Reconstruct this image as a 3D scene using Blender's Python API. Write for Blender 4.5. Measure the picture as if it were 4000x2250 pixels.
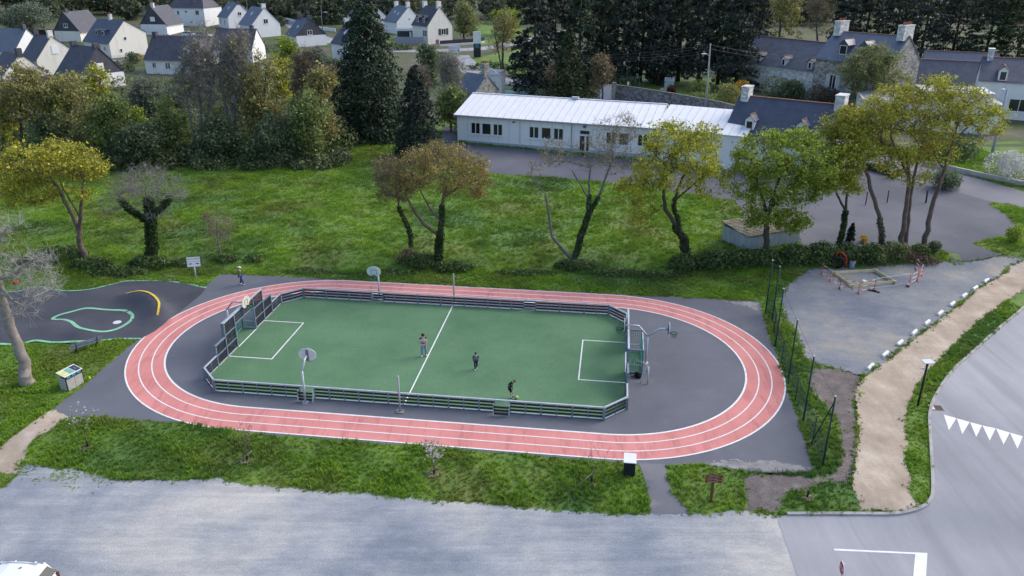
import bpy, bmesh, math, random
import numpy as np
from mathutils import Vector, Matrix
from mathutils.geometry import delaunay_2d_cdt
random.seed(7); RNG = np.random.default_rng(7)
SC = bpy.context.scene
for o in list(bpy.data.objects): bpy.data.objects.remove(o)
R = math.radians
# ------------------------------------------------------------------ camera, sky, sun, exposure
CAM_H, PITCH, ROLL, FOC = 25.22, R(22.75), R(0.19), 3071.0      # focal length in pixels of the 4000 px wide photograph
cam = bpy.data.cameras.new('camera'); camo = bpy.data.objects.new('camera', cam); SC.collection.objects.link(camo)
cam.sensor_width = 36; cam.lens = 36*FOC/4000; cam.clip_start = .5; cam.clip_end = 3000
camo.location = (0, 0, CAM_H)
camo.matrix_world = Matrix.Translation((0, 0, CAM_H)) @ Matrix.Rotation(R(90)-PITCH, 4, 'X') @ Matrix.Rotation(ROLL, 4, 'Z')
SC.camera = camo
SUN_EL, SUN_AZ = R(40), R(62)             # azimuth clockwise from +Y: soft light from beyond the right edge
world = bpy.data.worlds.new('World'); SC.world = world; world.use_nodes = True
wn = world.node_tree.nodes; wl = world.node_tree.links
sky = wn.new('ShaderNodeTexSky'); sky.sky_type = 'NISHITA'; sky.sun_disc = False
sky.sun_elevation = SUN_EL; sky.sun_rotation = SUN_AZ; sky.air_density = 1.0; sky.dust_density = 3.0; sky.ozone_density = 1.6
wl.new(sky.outputs[0], wn['Background'].inputs[0]); wn['Background'].inputs[1].default_value = 0.15
sun = bpy.data.lights.new('sun', 'SUN'); sun.energy = 0.8; sun.angle = R(36); sun.color = (1, .95, .89)
suno = bpy.data.objects.new('sun', sun); SC.collection.objects.link(suno)
sd = Vector((math.sin(SUN_AZ)*math.cos(SUN_EL), math.cos(SUN_AZ)*math.cos(SUN_EL), math.sin(SUN_EL)))
suno.rotation_euler = sd.to_track_quat('Z', 'Y').to_euler(); suno.location = (60, -30, 80)
SC.view_settings.view_transform = 'Standard'; SC.view_settings.look = 'None'; SC.view_settings.gamma = 1
SC.view_settings.use_curve_mapping = False
SC.view_settings.exposure = 0.86
SC.cycles.max_bounces = 6; SC.cycles.transparent_max_bounces = 12
# ------------------------------------------------------------------ geometry helpers
FO = (-5.62, 48.955); FY = R(-7.42); FC, FS = math.cos(FY), math.sin(FY)    # pitch centre and heading
def F(u, v): return (FO[0]+u*FC-v*FS, FO[1]+u*FS+v*FC)
def fld(x, y):
    dx, dy = x-FO[0], y-FO[1]; return dx*FC+dy*FS, -dx*FS+dy*FC
def sst(a, b, x):
    t = np.clip((np.asarray(x, float)-a)/(b-a), 0, 1); return t*t*(3-2*t)
YK = [-1e3, 66.8, 105, 200, 260, 420, 2000]; ZK = [0, 0, 1.5, 3.3, 5.0, 8.0, 8.0]
def terr(x, y):
    x = np.asarray(x, float); y = np.asarray(y, float)
    u, v = fld(x, y)
    bank = sst(0, 1, (y-63.6-.6*np.sin(x*.21)*.6)/3.2)*.8
    return np.interp(y, YK, ZK)+bank-.45*(1-sst(-15.6, -12.4, v))
def ray(u, v):
    a, b = u-2000, v-1125
    cr, sr = math.cos(ROLL), math.sin(ROLL)
    x = cr*a+sr*b; y = -sr*a+cr*b
    c, s = math.cos(PITCH), math.sin(PITCH)
    return np.array([x/FOC, c-(y/FOC)*s, -s-(y/FOC)*c])
def G(u, v, dz=0):                        # ground point seen at photograph pixel (u, v)
    d = ray(u, v); t = (0-CAM_H)/d[2]
    for _ in range(60):
        p = d*t
        t += .7*((float(terr(p[0], p[1]))+dz-CAM_H)-d[2]*t)/d[2]
    p = d*t
    return (p[0], p[1], float(terr(p[0], p[1])))
def AT(u, v, Y):
    d = ray(u, v)*(Y/ray(u, v)[1]); return (d[0], d[1], CAM_H+d[2])
ROW = [0, 563, 1126, 1687]
def P(c, r, x, y): return (1000*c+x/2.574, ROW[r]+y/2.574)
def V(x, y): return (x*4000/2576, y*4000/2576)
def GP(c, r, x, y): return G(*P(c, r, x, y))
def GV(x, y): return G(*V(x, y))
# ------------------------------------------------------------------ materials
def nodes(name):
    m = bpy.data.materials.new(name); m.use_nodes = True
    nt = m.node_tree; return m, nt, nt.nodes, nt.links, nt.nodes['Principled BSDF']
def coords(n, l, kind='Object', scale=(1, 1, 1), rot=0):
    if kind == 'World':
        g = n.new('ShaderNodeNewGeometry'); out = g.outputs['Position']
    else:
        g = n.new('ShaderNodeTexCoord'); out = g.outputs[kind]
    mp = n.new('ShaderNodeMapping'); mp.inputs['Scale'].default_value = scale; mp.inputs['Rotation'].default_value = (0, 0, rot)
    l.new(out, mp.inputs['Vector']); return mp.outputs[0]
def noise(n, l, vec, scale, detail=4, rough=.55, dist=0):
    t = n.new('ShaderNodeTexNoise'); t.inputs['Scale'].default_value = scale; t.inputs['Detail'].default_value = detail
    t.inputs['Roughness'].default_value = rough; t.inputs['Distortion'].default_value = dist
    l.new(vec, t.inputs['Vector']); return t.outputs['Fac']
def ramp(n, l, fac, stops):
    r = n.new('ShaderNodeValToRGB'); e = r.color_ramp.elements
    while len(e) < len(stops): e.new(.5)
    for i, (p, c) in enumerate(stops):
        e[i].position = p; e[i].color = (*c, 1) if len(c) == 3 else c
    l.new(fac, r.inputs[0]); return r.outputs[0]
def mixc(n, l, fac, a, b, mode='MIX'):
    m = n.new('ShaderNodeMix'); m.data_type = 'RGBA'; m.blend_type = mode
    for s, val in ((m.inputs[0], fac), (m.inputs[6], a), (m.inputs[7], b)):
        if isinstance(val, (int, float)): s.default_value = val
        elif isinstance(val, tuple): s.default_value = (*val, 1) if len(val) == 3 else val
        else: l.new(val, s)
    return m.outputs[2]
def bump(n, l, fac, bsdf, strength=.3, dist=.02):
    b = n.new('ShaderNodeBump'); b.inputs['Strength'].default_value = strength; b.inputs['Distance'].default_value = dist
    l.new(fac, b.inputs['Height']); l.new(b.outputs[0], bsdf.inputs['Normal'])
MATS = {}
def mat(name, col, var=.25, scale=3, rough=.75, spec=.3, metal=0, kind='Object', stretch=(1, 1, 1), bmp=.15, fine=40):
    """plain weathered colour: two noises vary the tone, a third gives relief"""
    if name in MATS: return MATS[name]
    m, nt, n, l, b = nodes(name)
    vec = coords(n, l, kind, stretch)
    dark = tuple(c*(1-var) for c in col); lite = tuple(min(1, c*(1+var*.7)) for c in col)
    c1 = ramp(n, l, noise(n, l, vec, scale, 5), [(.3, dark), (.7, lite)])
    c2 = mixc(n, l, .35*min(1, var*2), c1, ramp(n, l, noise(n, l, vec, fine, 3), [(.3, dark), (.7, lite)]))
    l.new(c2, b.inputs['Base Color'])
    b.inputs['Roughness'].default_value = rough; b.inputs['Specular IOR Level'].default_value = spec; b.inputs['Metallic'].default_value = metal
    if bmp: bump(n, l, noise(n, l, vec, fine, 3), b, bmp, .01)
    MATS[name] = m; return m
def multi(name, build, rough=.85, spec=.25):
    if name in MATS: return MATS[name]
    m, nt, n, l, b = nodes(name); b.inputs['Roughness'].default_value = rough; b.inputs['Specular IOR Level'].default_value = spec
    build(n, l, b); MATS[name] = m; return m
def leafy(n, l, b, c, t=.35):
    tr = n.new('ShaderNodeBsdfTranslucent'); l.new(c, tr.inputs[0]); mx = n.new('ShaderNodeMixShader'); mx.inputs[0].default_value = t
    l.new(b.outputs[0], mx.inputs[1]); l.new(tr.outputs[0], mx.inputs[2]); l.new(mx.outputs[0], n['Material Output'].inputs[0])
def grass_col(n, l, tint=1.0):
    w = coords(n, l, 'World')
    big = noise(n, l, w, .09, 3, .5); mid = noise(n, l, w, .45, 4, .6); fine = noise(n, l, w, 4.5, 4, .65)
    a = ramp(n, l, mid, [(.28, (.078*tint, .142*tint, .028)), (.5, (.116*tint, .205*tint, .036)), (.72, (.175*tint, .265*tint, .050))])
    brown = ramp(n, l, noise(n, l, w, .20, 5, .68), [(.46, (0, 0, 0)), (.70, (.72, .72, .72))])
    a = mixc(n, l, brown, a, (.165, .160, .055))
    blue = ramp(n, l, big, [(.50, (0, 0, 0)), (.66, (.7, .7, .7))])
    a = mixc(n, l, blue, a, (.065, .150, .050))
    return mixc(n, l, .40, a, ramp(n, l, fine, [(.25, (.55, .55, .55)), (.75, (1.40, 1.40, 1.40))]), 'MULTIPLY'), fine
def m_grass(n, l, b):
    c, f = grass_col(n, l, 1.0); l.new(c, b.inputs['Base Color']); bump(n, l, f, b, .8, .12)
def m_blade(n, l, b):
    c, f = grass_col(n, l, 1.7)
    oi = n.new('ShaderNodeObjectInfo')
    c = mixc(n, l, .8, c, ramp(n, l, oi.outputs['Random'], [(0, (.7, .8, .6)), (.5, (1, 1, 1)), (1, (1.5, 1.3, 1.0))]), 'MULTIPLY')
    l.new(c, b.inputs['Base Color']); leafy(n, l, b, c, .35)
def m_asphalt(n, l, b):
    w = coords(n, l, 'World')
    a = ramp(n, l, noise(n, l, w, .16, 5, .6), [(.3, (.098, .105, .128)), (.7, (.142, .150, .176))])
    a = mixc(n, l, ramp(n, l, noise(n, l, w, .5, 6, .7), [(.55, (0, 0, 0)), (.8, (.35, .35, .35))]), a, (.23, .225, .23))
    a = mixc(n, l, .5, a, ramp(n, l, noise(n, l, w, 28, 3, .7), [(.25, (.6, .6, .6)), (.75, (1.4, 1.4, 1.4))]), 'MULTIPLY')
    a = mixc(n, l, ramp(n, l, noise(n, l, w, 9, 2, .5), [(.72, (0, 0, 0)), (.78, (.3, .3, .3))]), a, (.2, .19, .2))
    l.new(a, b.inputs['Base Color']); bump(n, l, noise(n, l, w, 60, 2), b, .25, .01)
def m_pump(n, l, b):
    w = coords(n, l, 'World'); a = ramp(n, l, noise(n, l, w, .3, 5, .6), [(.3, (.045, .048, .062)), (.7, (.072, .075, .092))])
    a = mixc(n, l, .5, a, ramp(n, l, noise(n, l, w, 20, 4, .75), [(.25, (.65, .65, .65)), (.75, (1.35, 1.35, 1.35))]), 'MULTIPLY'); l.new(a, b.inputs['Base Color'])
def m_road(n, l, b):
    w = coords(n, l, 'World'); ws = coords(n, l, 'World', (1, .12, 1), R(-12))
    a = ramp(n, l, noise(n, l, w, .1, 5, .6), [(.3, (.255, .262, .285)), (.7, (.345, .348, .37))])
    a = mixc(n, l, .6, a, ramp(n, l, noise(n, l, ws, .7, 4, .6), [(.3, (.78, .78, .8)), (.7, (1.15, 1.15, 1.15))]), 'MULTIPLY')
    a = mixc(n, l, .4, a, ramp(n, l, noise(n, l, w, 30, 3, .7), [(.25, (.65, .65, .65)), (.75, (1.35, 1.35, 1.35))]), 'MULTIPLY')
    tyre = coords(n, l, 'World', (1, .03, 1), R(-16)); a = mixc(n, l, ramp(n, l, noise(n, l, tyre, 1.0, 3, .5, .4), [(.52, (0, 0, 0)), (.66, (.32, .32, .32))]), a, (.17, .175, .19))
    a = mixc(n, l, ramp(n, l, noise(n, l, w, .45, 7, .8), [(.62, (0, 0, 0)), (.72, (.4, .4, .4))]), a, (.19, .19, .20))
    l.new(a, b.inputs['Base Color']); bump(n, l, noise(n, l, w, 60, 2), b, .25, .01)
def m_farroad(n, l, b):
    w = coords(n, l, 'World')
    a = ramp(n, l, noise(n, l, w, .12, 6, .65), [(.3, (.13, .133, .15)), (.7, (.205, .205, .222))])
    l.new(a, b.inputs['Base Color'])
def m_yard(n, l, b):
    w = coords(n, l, 'World')
    a = ramp(n, l, noise(n, l, w, .10, 5, .6), [(.35, (.082, .087, .108)), (.65, (.138, .142, .164))])
    a = mixc(n, l, ramp(n, l, noise(n, l, w, .4, 6, .75), [(.6, (0, 0, 0)), (.8, (.4, .4, .4))]), a, (.2, .2, .21))
    a = mixc(n, l, .5, a, ramp(n, l, noise(n, l, w, 12, 5, .8), [(.25, (.7, .7, .7)), (.75, (1.3, 1.3, 1.3))]), 'MULTIPLY'); l.new(a, b.inputs['Base Color'])
def m_village(n, l, b):
    w = coords(n, l, 'World')
    a = ramp(n, l, noise(n, l, w, .10, 5, .7), [(.3, (.045, .060, .026)), (.45, (.075, .105, .034)), (.58, (.115, .105, .075)), (.72, (.17, .155, .14))])
    a = mixc(n, l, .6, a, ramp(n, l, noise(n, l, w, 1.5, 5, .75), [(.3, (.6, .6, .6)), (.7, (1.3, 1.3, 1.3))]), 'MULTIPLY'); l.new(a, b.inputs['Base Color'])
def m_gravel(n, l, b):
    w = coords(n, l, 'World'); ws = coords(n, l, 'World', (.45, 1, 1), R(12)); wq = coords(n, l, 'World', (.22, 1, 1), R(-6))
    a = ramp(n, l, noise(n, l, w, .11, 4, .55), [(.38, (.22, .25, .295)), (.5, (.345, .36, .38)), (.62, (.48, .465, .44))])
    a = mixc(n, l, .55, a, ramp(n, l, noise(n, l, ws, 1.1, 9, .78), [(.32, (.58, .63, .69)), (.68, (1.30, 1.28, 1.25))]), 'MULTIPLY')
    a = mixc(n, l, ramp(n, l, noise(n, l, wq, 2.2, 9, .85, .3), [(.55, (0, 0, 0)), (.72, (.45, .45, .45))]), a, (.58, .575, .56))
    a = mixc(n, l, ramp(n, l, noise(n, l, w, .5, 6, .7), [(.60, (0, 0, 0)), (.75, (.35, .35, .35))]), a, (.46, .40, .34))
    wt = coords(n, l, 'World', (.05, 1, 1), R(-9)); a = mixc(n, l, .5, a, ramp(n, l, noise(n, l, wt, 1.1, 7, .7, 1.2), [(.34, (.74, .77, .81)), (.66, (1.2, 1.18, 1.14))]), 'MULTIPLY')
    a = mixc(n, l, .5, a, ramp(n, l, noise(n, l, w, 9, 8, .85), [(.30, (.62, .63, .65)), (.70, (1.30, 1.29, 1.28))]), 'MULTIPLY')
    v = n.new('ShaderNodeTexVoronoi'); v.inputs['Scale'].default_value = 17; l.new(w, v.inputs['Vector'])
    a = mixc(n, l, .16, a, ramp(n, l, v.outputs['Color'], [(.1, (.55, .55, .55)), (.9, (1.4, 1.4, 1.4))]), 'MULTIPLY')
    l.new(a, b.inputs['Base Color']); bump(n, l, noise(n, l, w, 14, 6, .8), b, .8, .04)
def m_lot(n, l, b):
    w = coords(n, l, 'World'); ws = coords(n, l, 'World', (.5, 1, 1), R(35))
    a = ramp(n, l, noise(n, l, w, .15, 4, .6), [(.36, (.17, .19, .235)), (.54, (.25, .26, .275)), (.68, (.36, .33, .29))])
    a = mixc(n, l, .6, a, ramp(n, l, noise(n, l, ws, 1.0, 8, .78), [(.3, (.68, .70, .74)), (.7, (1.25, 1.25, 1.22))]), 'MULTIPLY')
    a = mixc(n, l, .75, a, ramp(n, l, noise(n, l, w, 9, 8, .85), [(.30, (.5, .5, .52)), (.70, (1.4, 1.4, 1.38))]), 'MULTIPLY')
    l.new(a, b.inputs['Base Color']); bump(n, l, noise(n, l, w, 14, 6, .8), b, .8, .04)
def m_sand(n, l, b):
    w = coords(n, l, 'World'); ws = coords(n, l, 'World', (1, .25, 1), R(-28))
    a = ramp(n, l, noise(n, l, w, .35, 6, .65), [(.3, (.33, .27, .21)), (.55, (.46, .38, .30)), (.75, (.60, .54, .46))])
    a = mixc(n, l, .6, a, ramp(n, l, noise(n, l, ws, 1.1, 5, .7), [(.3, (.74, .73, .72)), (.7, (1.2, 1.2, 1.2))]), 'MULTIPLY')
    a = mixc(n, l, .55, a, ramp(n, l, noise(n, l, w, 18, 4, .75), [(.28, (.6, .6, .6)), (.72, (1.3, 1.3, 1.3))]), 'MULTIPLY')
    l.new(a, b.inputs['Base Color']); bump(n, l, noise(n, l, w, 25, 3), b, .6, .03)
def m_soil(n, l, b):
    w = coords(n, l, 'World')
    a = ramp(n, l, noise(n, l, w, .7, 6, .7), [(.3, (.10, .085, .08)), (.55, (.19, .165, .155)), (.75, (.33, .29, .27))])
    a = mixc(n, l, .6, a, ramp(n, l, noise(n, l, w, 14, 4, .75), [(.28, (.5, .5, .5)), (.72, (1.4, 1.4, 1.4))]), 'MULTIPLY')
    l.new(a, b.inputs['Base Color']); bump(n, l, noise(n, l, w, 9, 5), b, .9, .08)
def m_turf(n, l, b):
    w = coords(n, l, 'World')
    a = ramp(n, l, noise(n, l, w, .22, 5, .6), [(.3, (.078, .170, .088)), (.7, (.122, .232, .128))])
    a = mixc(n, l, .55, a, ramp(n, l, noise(n, l, w, 7, 5, .75), [(.28, (.72, .72, .72)), (.72, (1.25, 1.25, 1.25))]), 'MULTIPLY')
    a = mixc(n, l, .35, a, ramp(n, l, noise(n, l, w, 40, 3, .8), [(.28, (.5, .5, .5)), (.72, (1.5, 1.5, 1.5))]), 'MULTIPLY')
    a = mixc(n, l, ramp(n, l, noise(n, l, w, .6, 7, .75), [(.56, (0, 0, 0)), (.76, (.45, .45, .45))]), a, (.17, .22, .17))
    l.new(a, b.inputs['Base Color']); bump(n, l, noise(n, l, w, 60, 2), b, .4, .02)
def m_track(n, l, b):
    w = coords(n, l, 'World'); ws = coords(n, l, 'World', (1, .16, 1), R(7.4))
    a = ramp(n, l, noise(n, l, w, .3, 5, .6), [(.3, (.54, .205, .188)), (.7, (.66, .272, .248))])
    a = mixc(n, l, ramp(n, l, noise(n, l, ws, 1.7, 5, .7), [(.50, (0, 0, 0)), (.72, (.55, .55, .55))]), a, (.27, .085, .085))
    a = mixc(n, l, ramp(n, l, noise(n, l, w, 2.4, 6, .8), [(.60, (0, 0, 0)), (.78, (.5, .5, .5))]), a, (.28, .09, .09))
    a = mixc(n, l, .35, a, ramp(n, l, noise(n, l, w, 30, 3, .8), [(.28, (.7, .7, .7)), (.72, (1.3, 1.3, 1.3))]), 'MULTIPLY')
    l.new(a, b.inputs['Base Color']); bump(n, l, noise(n, l, w, 60, 2), b, .3, .01)
def m_paint(n, l, b):
    w = coords(n, l, 'World')
    a = ramp(n, l, noise(n, l, w, 3, 5, .7), [(.3, (.66, .67, .68)), (.6, (.82, .82, .82))])
    a = mixc(n, l, ramp(n, l, noise(n, l, w, 14, 4, .8), [(.54, (0, 0, 0)), (.72, (.6, .6, .6))]), a, (.44, .43, .43))
    l.new(a, b.inputs['Base Color'])
def frayed(f):
    """worn rim: the sheet thins out into patches toward its edge"""
    def g(n, l, b):
        f(n, l, b); at = n.new('ShaderNodeAttribute'); at.attribute_name = 'edge'; w = coords(n, l, 'World')
        m1 = n.new('ShaderNodeMath'); m1.operation = 'MULTIPLY_ADD'; l.new(noise(n, l, w, 3.2, 7, .72), m1.inputs[0]); m1.inputs[1].default_value = 2.2; m1.inputs[2].default_value = -1.1
        m2 = n.new('ShaderNodeMath'); l.new(m1.outputs[0], m2.inputs[0]); l.new(at.outputs['Fac'], m2.inputs[1])
        mr = n.new('ShaderNodeMapRange'); mr.interpolation_type = 'SMOOTHSTEP'; mr.inputs[1].default_value = .02; mr.inputs[2].default_value = .24; l.new(m2.outputs[0], mr.inputs[0])
        tr = n.new('ShaderNodeBsdfTransparent'); mx = n.new('ShaderNodeMixShader'); l.new(mr.outputs[0], mx.inputs[0]); l.new(tr.outputs[0], mx.inputs[1]); l.new(b.outputs[0], mx.inputs[2]); l.new(mx.outputs[0], n['Material Output'].inputs[0])
    return g
MG = multi('grass_ground', m_grass); MBL = multi('grass_blades', m_blade, .7)
MA = multi('court_asphalt', m_asphalt, .8, .35); MR = multi('road_asphalt', m_road, .8, .3); MFR = multi('lane_asphalt', m_farroad)
MGR = multi('carpark_gravel', frayed(m_gravel), .95, .1); MLOT = multi('lot_gravel', frayed(m_lot), .95, .1); MSAND = multi('sandy_path', frayed(m_sand), .95, .1); MSOIL = multi('bare_soil', frayed(m_soil), .95, .1)
MTURF = multi('artificial_turf', m_turf, .9, .2); MTRK = multi('track_rubber', m_track, .85, .25); MPAINT = multi('line_paint', m_paint, .7)
# ------------------------------------------------------------------ mesh helpers
COL = SC.collection
def worldloc(o):
    v = Vector((0, 0, 0))
    while o is not None: v += o.location; o = o.parent
    return v
def link(name, me, m, parent=None, smooth=False):
    o = bpy.data.objects.new(name, me); COL.objects.link(o)
    if m is not None:
        for k in (m if isinstance(m, (list, tuple)) else [m]): me.materials.append(k)
    if parent is not None: o.parent = parent
    if smooth: me.polygons.foreach_set('use_smooth', [True]*len(me.polygons))
    return o
def npmesh(name, verts, faces, mi=None):
    me = bpy.data.meshes.new(name)
    if len(faces) == 0 or len(verts) == 0:
        me.from_pydata([tuple(v) for v in verts], [], []); return me
    v = np.asarray(verts, dtype=np.float32)
    if isinstance(faces, np.ndarray):
        k = faces.shape[1]; nf = len(faces)
        me.vertices.add(len(v)); me.vertices.foreach_set('co', v.ravel())
        me.loops.add(nf*k); me.loops.foreach_set('vertex_index', faces.astype(np.int32).ravel())
        me.polygons.add(nf); me.polygons.foreach_set('loop_start', np.arange(0, nf*k, k, dtype=np.int32))
        me.update(calc_edges=True)
    else:
        me.from_pydata([tuple(map(float, q)) for q in v], [], faces)
    if mi is not None: me.polygons.foreach_set('material_index', np.asarray(mi, dtype=np.int32))
    return me
class MB:
    """collects boxes, bars, tubes and prisms into one mesh"""
    def __init__(s): s.v = []; s.f = []
    def add(s, vs, fs):
        k = len(s.v); s.v += [tuple(map(float, q)) for q in vs]; s.f += [tuple(i+k for i in f) for f in fs]; return s
    def box(s, c, d, rz=0):
        cx, cy, cz = c; dx, dy, dz = d[0]/2, d[1]/2, d[2]/2; a, b = math.cos(rz), math.sin(rz)
        vs = [(cx+x*a-y*b, cy+x*b+y*a, cz+z) for z in (-dz, dz) for x, y in ((-dx, -dy), (dx, -dy), (dx, dy), (-dx, dy))]
        return s.add(vs, [(3, 2, 1, 0), (4, 5, 6, 7), (0, 1, 5, 4), (1, 2, 6, 5), (2, 3, 7, 6), (3, 0, 4, 7)])
    def bar(s, p, q, w, h, up=(0, 0, 1)):
        p, q = Vector(p), Vector(q); d = (q-p).normalized(); up = Vector(up)
        if abs(d.dot(up)) > .98: up = Vector((0, 1, 0))
        x = d.cross(up).normalized()*w/2; z = x.cross(d).normalized()*h/2
        vs = [e+i*x+j*z for e in (p, q) for i, j in ((-1, -1), (1, -1), (1, 1), (-1, 1))]
        return s.add(vs, [(3, 2, 1, 0), (4, 5, 6, 7), (0, 1, 5, 4), (1, 2, 6, 5), (2, 3, 7, 6), (3, 0, 4, 7)])
    def tube(s, pts, rad, n=6, cap=True):
        pts = [Vector(p) for p in pts]
        rad = [float(rad)]*len(pts) if np.isscalar(rad) else [float(q) for q in rad]
        k = len(s.v); ref = None
        for i, p in enumerate(pts):
            d = (pts[min(i+1, len(pts)-1)]-pts[max(i-1, 0)]).normalized()
            if ref is None:
                ref = Vector((0, 0, 1)) if abs(d.z) < .9 else Vector((1, 0, 0))
            x = d.cross(ref).normalized(); y = d.cross(x).normalized(); ref = -y if False else ref
            for j in range(n):
                a = 2*math.pi*j/n; q = p+rad[i]*(math.cos(a)*x+math.sin(a)*y); s.v.append(tuple(q))
        for i in range(len(pts)-1):
            for j in range(n):
                a, b = k+i*n+j, k+i*n+(j+1) % n; s.f.append((a, b, b+n, a+n))
        if cap:
            s.f.append(tuple(k+j for j in range(n))[::-1]); e = k+(len(pts)-1)*n; s.f.append(tuple(e+j for j in range(n)))
        return s
    def prism(s, poly, z0, z1):
        n = len(poly)
        vs = [(x, y, z0) for x, y in poly]+[(x, y, z1) for x, y in poly]
        return s.add(vs, [tuple(range(n))[::-1], tuple(range(n, 2*n))]+[(i, (i+1) % n, n+(i+1) % n, n+i) for i in range(n)])
    def slab(s, pts, nrm, t):                 # flat polygon in 3D given thickness t along nrm
        n = len(pts); o = Vector(nrm).normalized()*t
        vs = [tuple(p) for p in pts]+[tuple(Vector(p)+o) for p in pts]
        return s.add(vs, [tuple(range(n))[::-1], tuple(range(n, 2*n))]+[(i, (i+1) % n, n+(i+1) % n, n+i) for i in range(n)])
    def build(s, name, m, parent=None, world=False, smooth=False):
        v = s.v
        if world and parent is not None:
            w = worldloc(parent); v = [(a-w.x, b-w.y, c-w.z) for a, b, c in v]
        me = npmesh(name, v, s.f)
        bm = bmesh.new(); bm.from_mesh(me); bmesh.ops.recalc_face_normals(bm, faces=bm.faces); bm.to_mesh(me); bm.free()
        return link(name, me, m, parent, smooth)
def thing(name, label, cat, loc=(0, 0, 0), rz=0, group=None):
    o = bpy.data.objects.new(name, None); COL.objects.link(o); o.empty_display_size = .3
    o.location = loc; o.rotation_euler = (0, 0, rz); o['label'] = label; o['category'] = cat
    if group: o['group'] = group
    return o
def tag(o, label, cat, group=None):
    o['label'] = label; o['category'] = cat
    if group: o['group'] = group
    return o
def struct(o): o['kind'] = 'structure'; return o
def copy_tree(o, parent=None):
    c = o.copy(); COL.objects.link(c)
    if parent is not None: c.parent = parent
    for ch in list(o.children): copy_tree(ch, c)
    return c
def text_mesh(name, body, size, m, parent, loc, rot=(0, 0, 0), depth=.004, align='CENTER'):
    cu = bpy.data.curves.new(name, 'FONT'); cu.body = body; cu.size = size; cu.extrude = depth; cu.align_x = align; cu.align_y = 'CENTER'; cu.resolution_u = 2
    t = bpy.data.objects.new(name+'_tmp', cu); COL.objects.link(t)
    dg = bpy.context.evaluated_depsgraph_get(); me = bpy.data.meshes.new_from_object(t.evaluated_get(dg))
    bpy.data.objects.remove(t); bpy.data.curves.remove(cu)
    o = bpy.data.objects.new(name, me); COL.objects.link(o); me.materials.clear(); me.materials.append(m)
    o.parent = parent; o.location = loc; o.rotation_euler = rot; return o
# ------------------------------------------------------------------ ground sheets
SHEETS = []                                   # (polygon, margin) that grass must keep off
def rough_poly(pts, amp, step=.45):
    out = []; n = len(pts)
    for i in range(n):
        a = np.array(pts[i][:2]); b = np.array(pts[(i+1) % n][:2]); L = np.linalg.norm(b-a); k = max(1, int(L/step))
        nn = np.array([-(b-a)[1], (b-a)[0]])/max(L, 1e-6)
        for j in range(k):
            p = a+(b-a)*j/k; w = amp*(math.sin(p[0]*2.1+p[1]*1.3)*.5+math.sin(p[0]*5.3-p[1]*4.1)*.35+(random.random()-.5)*.9)
            out.append(tuple(p+nn*w*(1 if j else .3)))
    return out
EDGES = []; NAMED = {}
def sheet(name, pts, dz, m, amp=0, grid=2.5, parent=None, keep=True, zfun=None, fringe=0):
    """ground sheet from an outline: Delaunay mesh on a grid, laid on the terrain; 'edge' runs 0 at the rim to 1 inside"""
    poly = [tuple(p[:2]) for p in pts]
    poly = rough_poly(poly, amp, .4 if fringe else .6)
    if keep: SHEETS.append(poly)
    NAMED[name] = poly
    a = np.asarray(poly); mn, mx = a.min(0), a.max(0); n = len(poly)
    gx, gy = np.meshgrid(np.arange(mn[0]+grid*.37, mx[0], grid*(1.0 if fringe else 1.5)), np.arange(mn[1]+grid*.41, mx[1], grid)); gx, gy = gx.ravel()+.07*grid*np.sin(gy.ravel()*9), gy.ravel()
    k = inpoly(gx, gy, poly); q = np.stack([gx[k], gy[k]], 1)
    dist = np.full(len(q), 9.0)
    for c in range(0, n, 60): dist = np.minimum(dist, np.min(np.linalg.norm(q[:, None]-a[None, c:c+60], axis=2), axis=1)) if len(q) else dist
    q = q[dist > grid*.3]; dist = dist[dist > grid*.3]
    vv, ee, ff, _, _, _ = delaunay_2d_cdt([Vector(p) for p in poly]+[Vector(p) for p in q], [(i, (i+1) % n) for i in range(n)], [], 1, 1e-5)
    xy = np.array([tuple(v) for v in vv]); z = np.array([float(zfun(x, y)) for x, y in xy]) if zfun else terr(xy[:, 0], xy[:, 1])
    me = npmesh(name, np.column_stack([xy, z+dz]), np.array([tuple(f) if True else f for f in ff], dtype=np.int32))
    if fringe:
        d = np.full(len(xy), 9.0)
        for c in range(0, n, 60): d = np.minimum(d, np.min(np.linalg.norm(xy[:, None]-a[None, c:c+60], axis=2), axis=1))
        at = me.attributes.new('edge', 'FLOAT', 'POINT'); at.data.foreach_set('value', np.clip((d-.05)/fringe, 0, 1).astype(np.float32)); EDGES.append(a)
    if sum(p.normal.z for p in list(me.polygons)[:50]) < 0: me.flip_normals()
    o = link(name, me, m, parent)
    if parent is None: struct(o)
    return o
def inpoly(px, py, poly):
    poly = np.asarray(poly); c = np.zeros(px.shape, bool); j = len(poly)-1
    for i in range(len(poly)):
        xi, yi = poly[i]; xj, yj = poly[j]
        if yi != yj:
            c ^= ((yi > py) != (yj > py)) & (px < (xj-xi)*(py-yi)/(yj-yi)+xi)
        j = i
    return c
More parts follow.
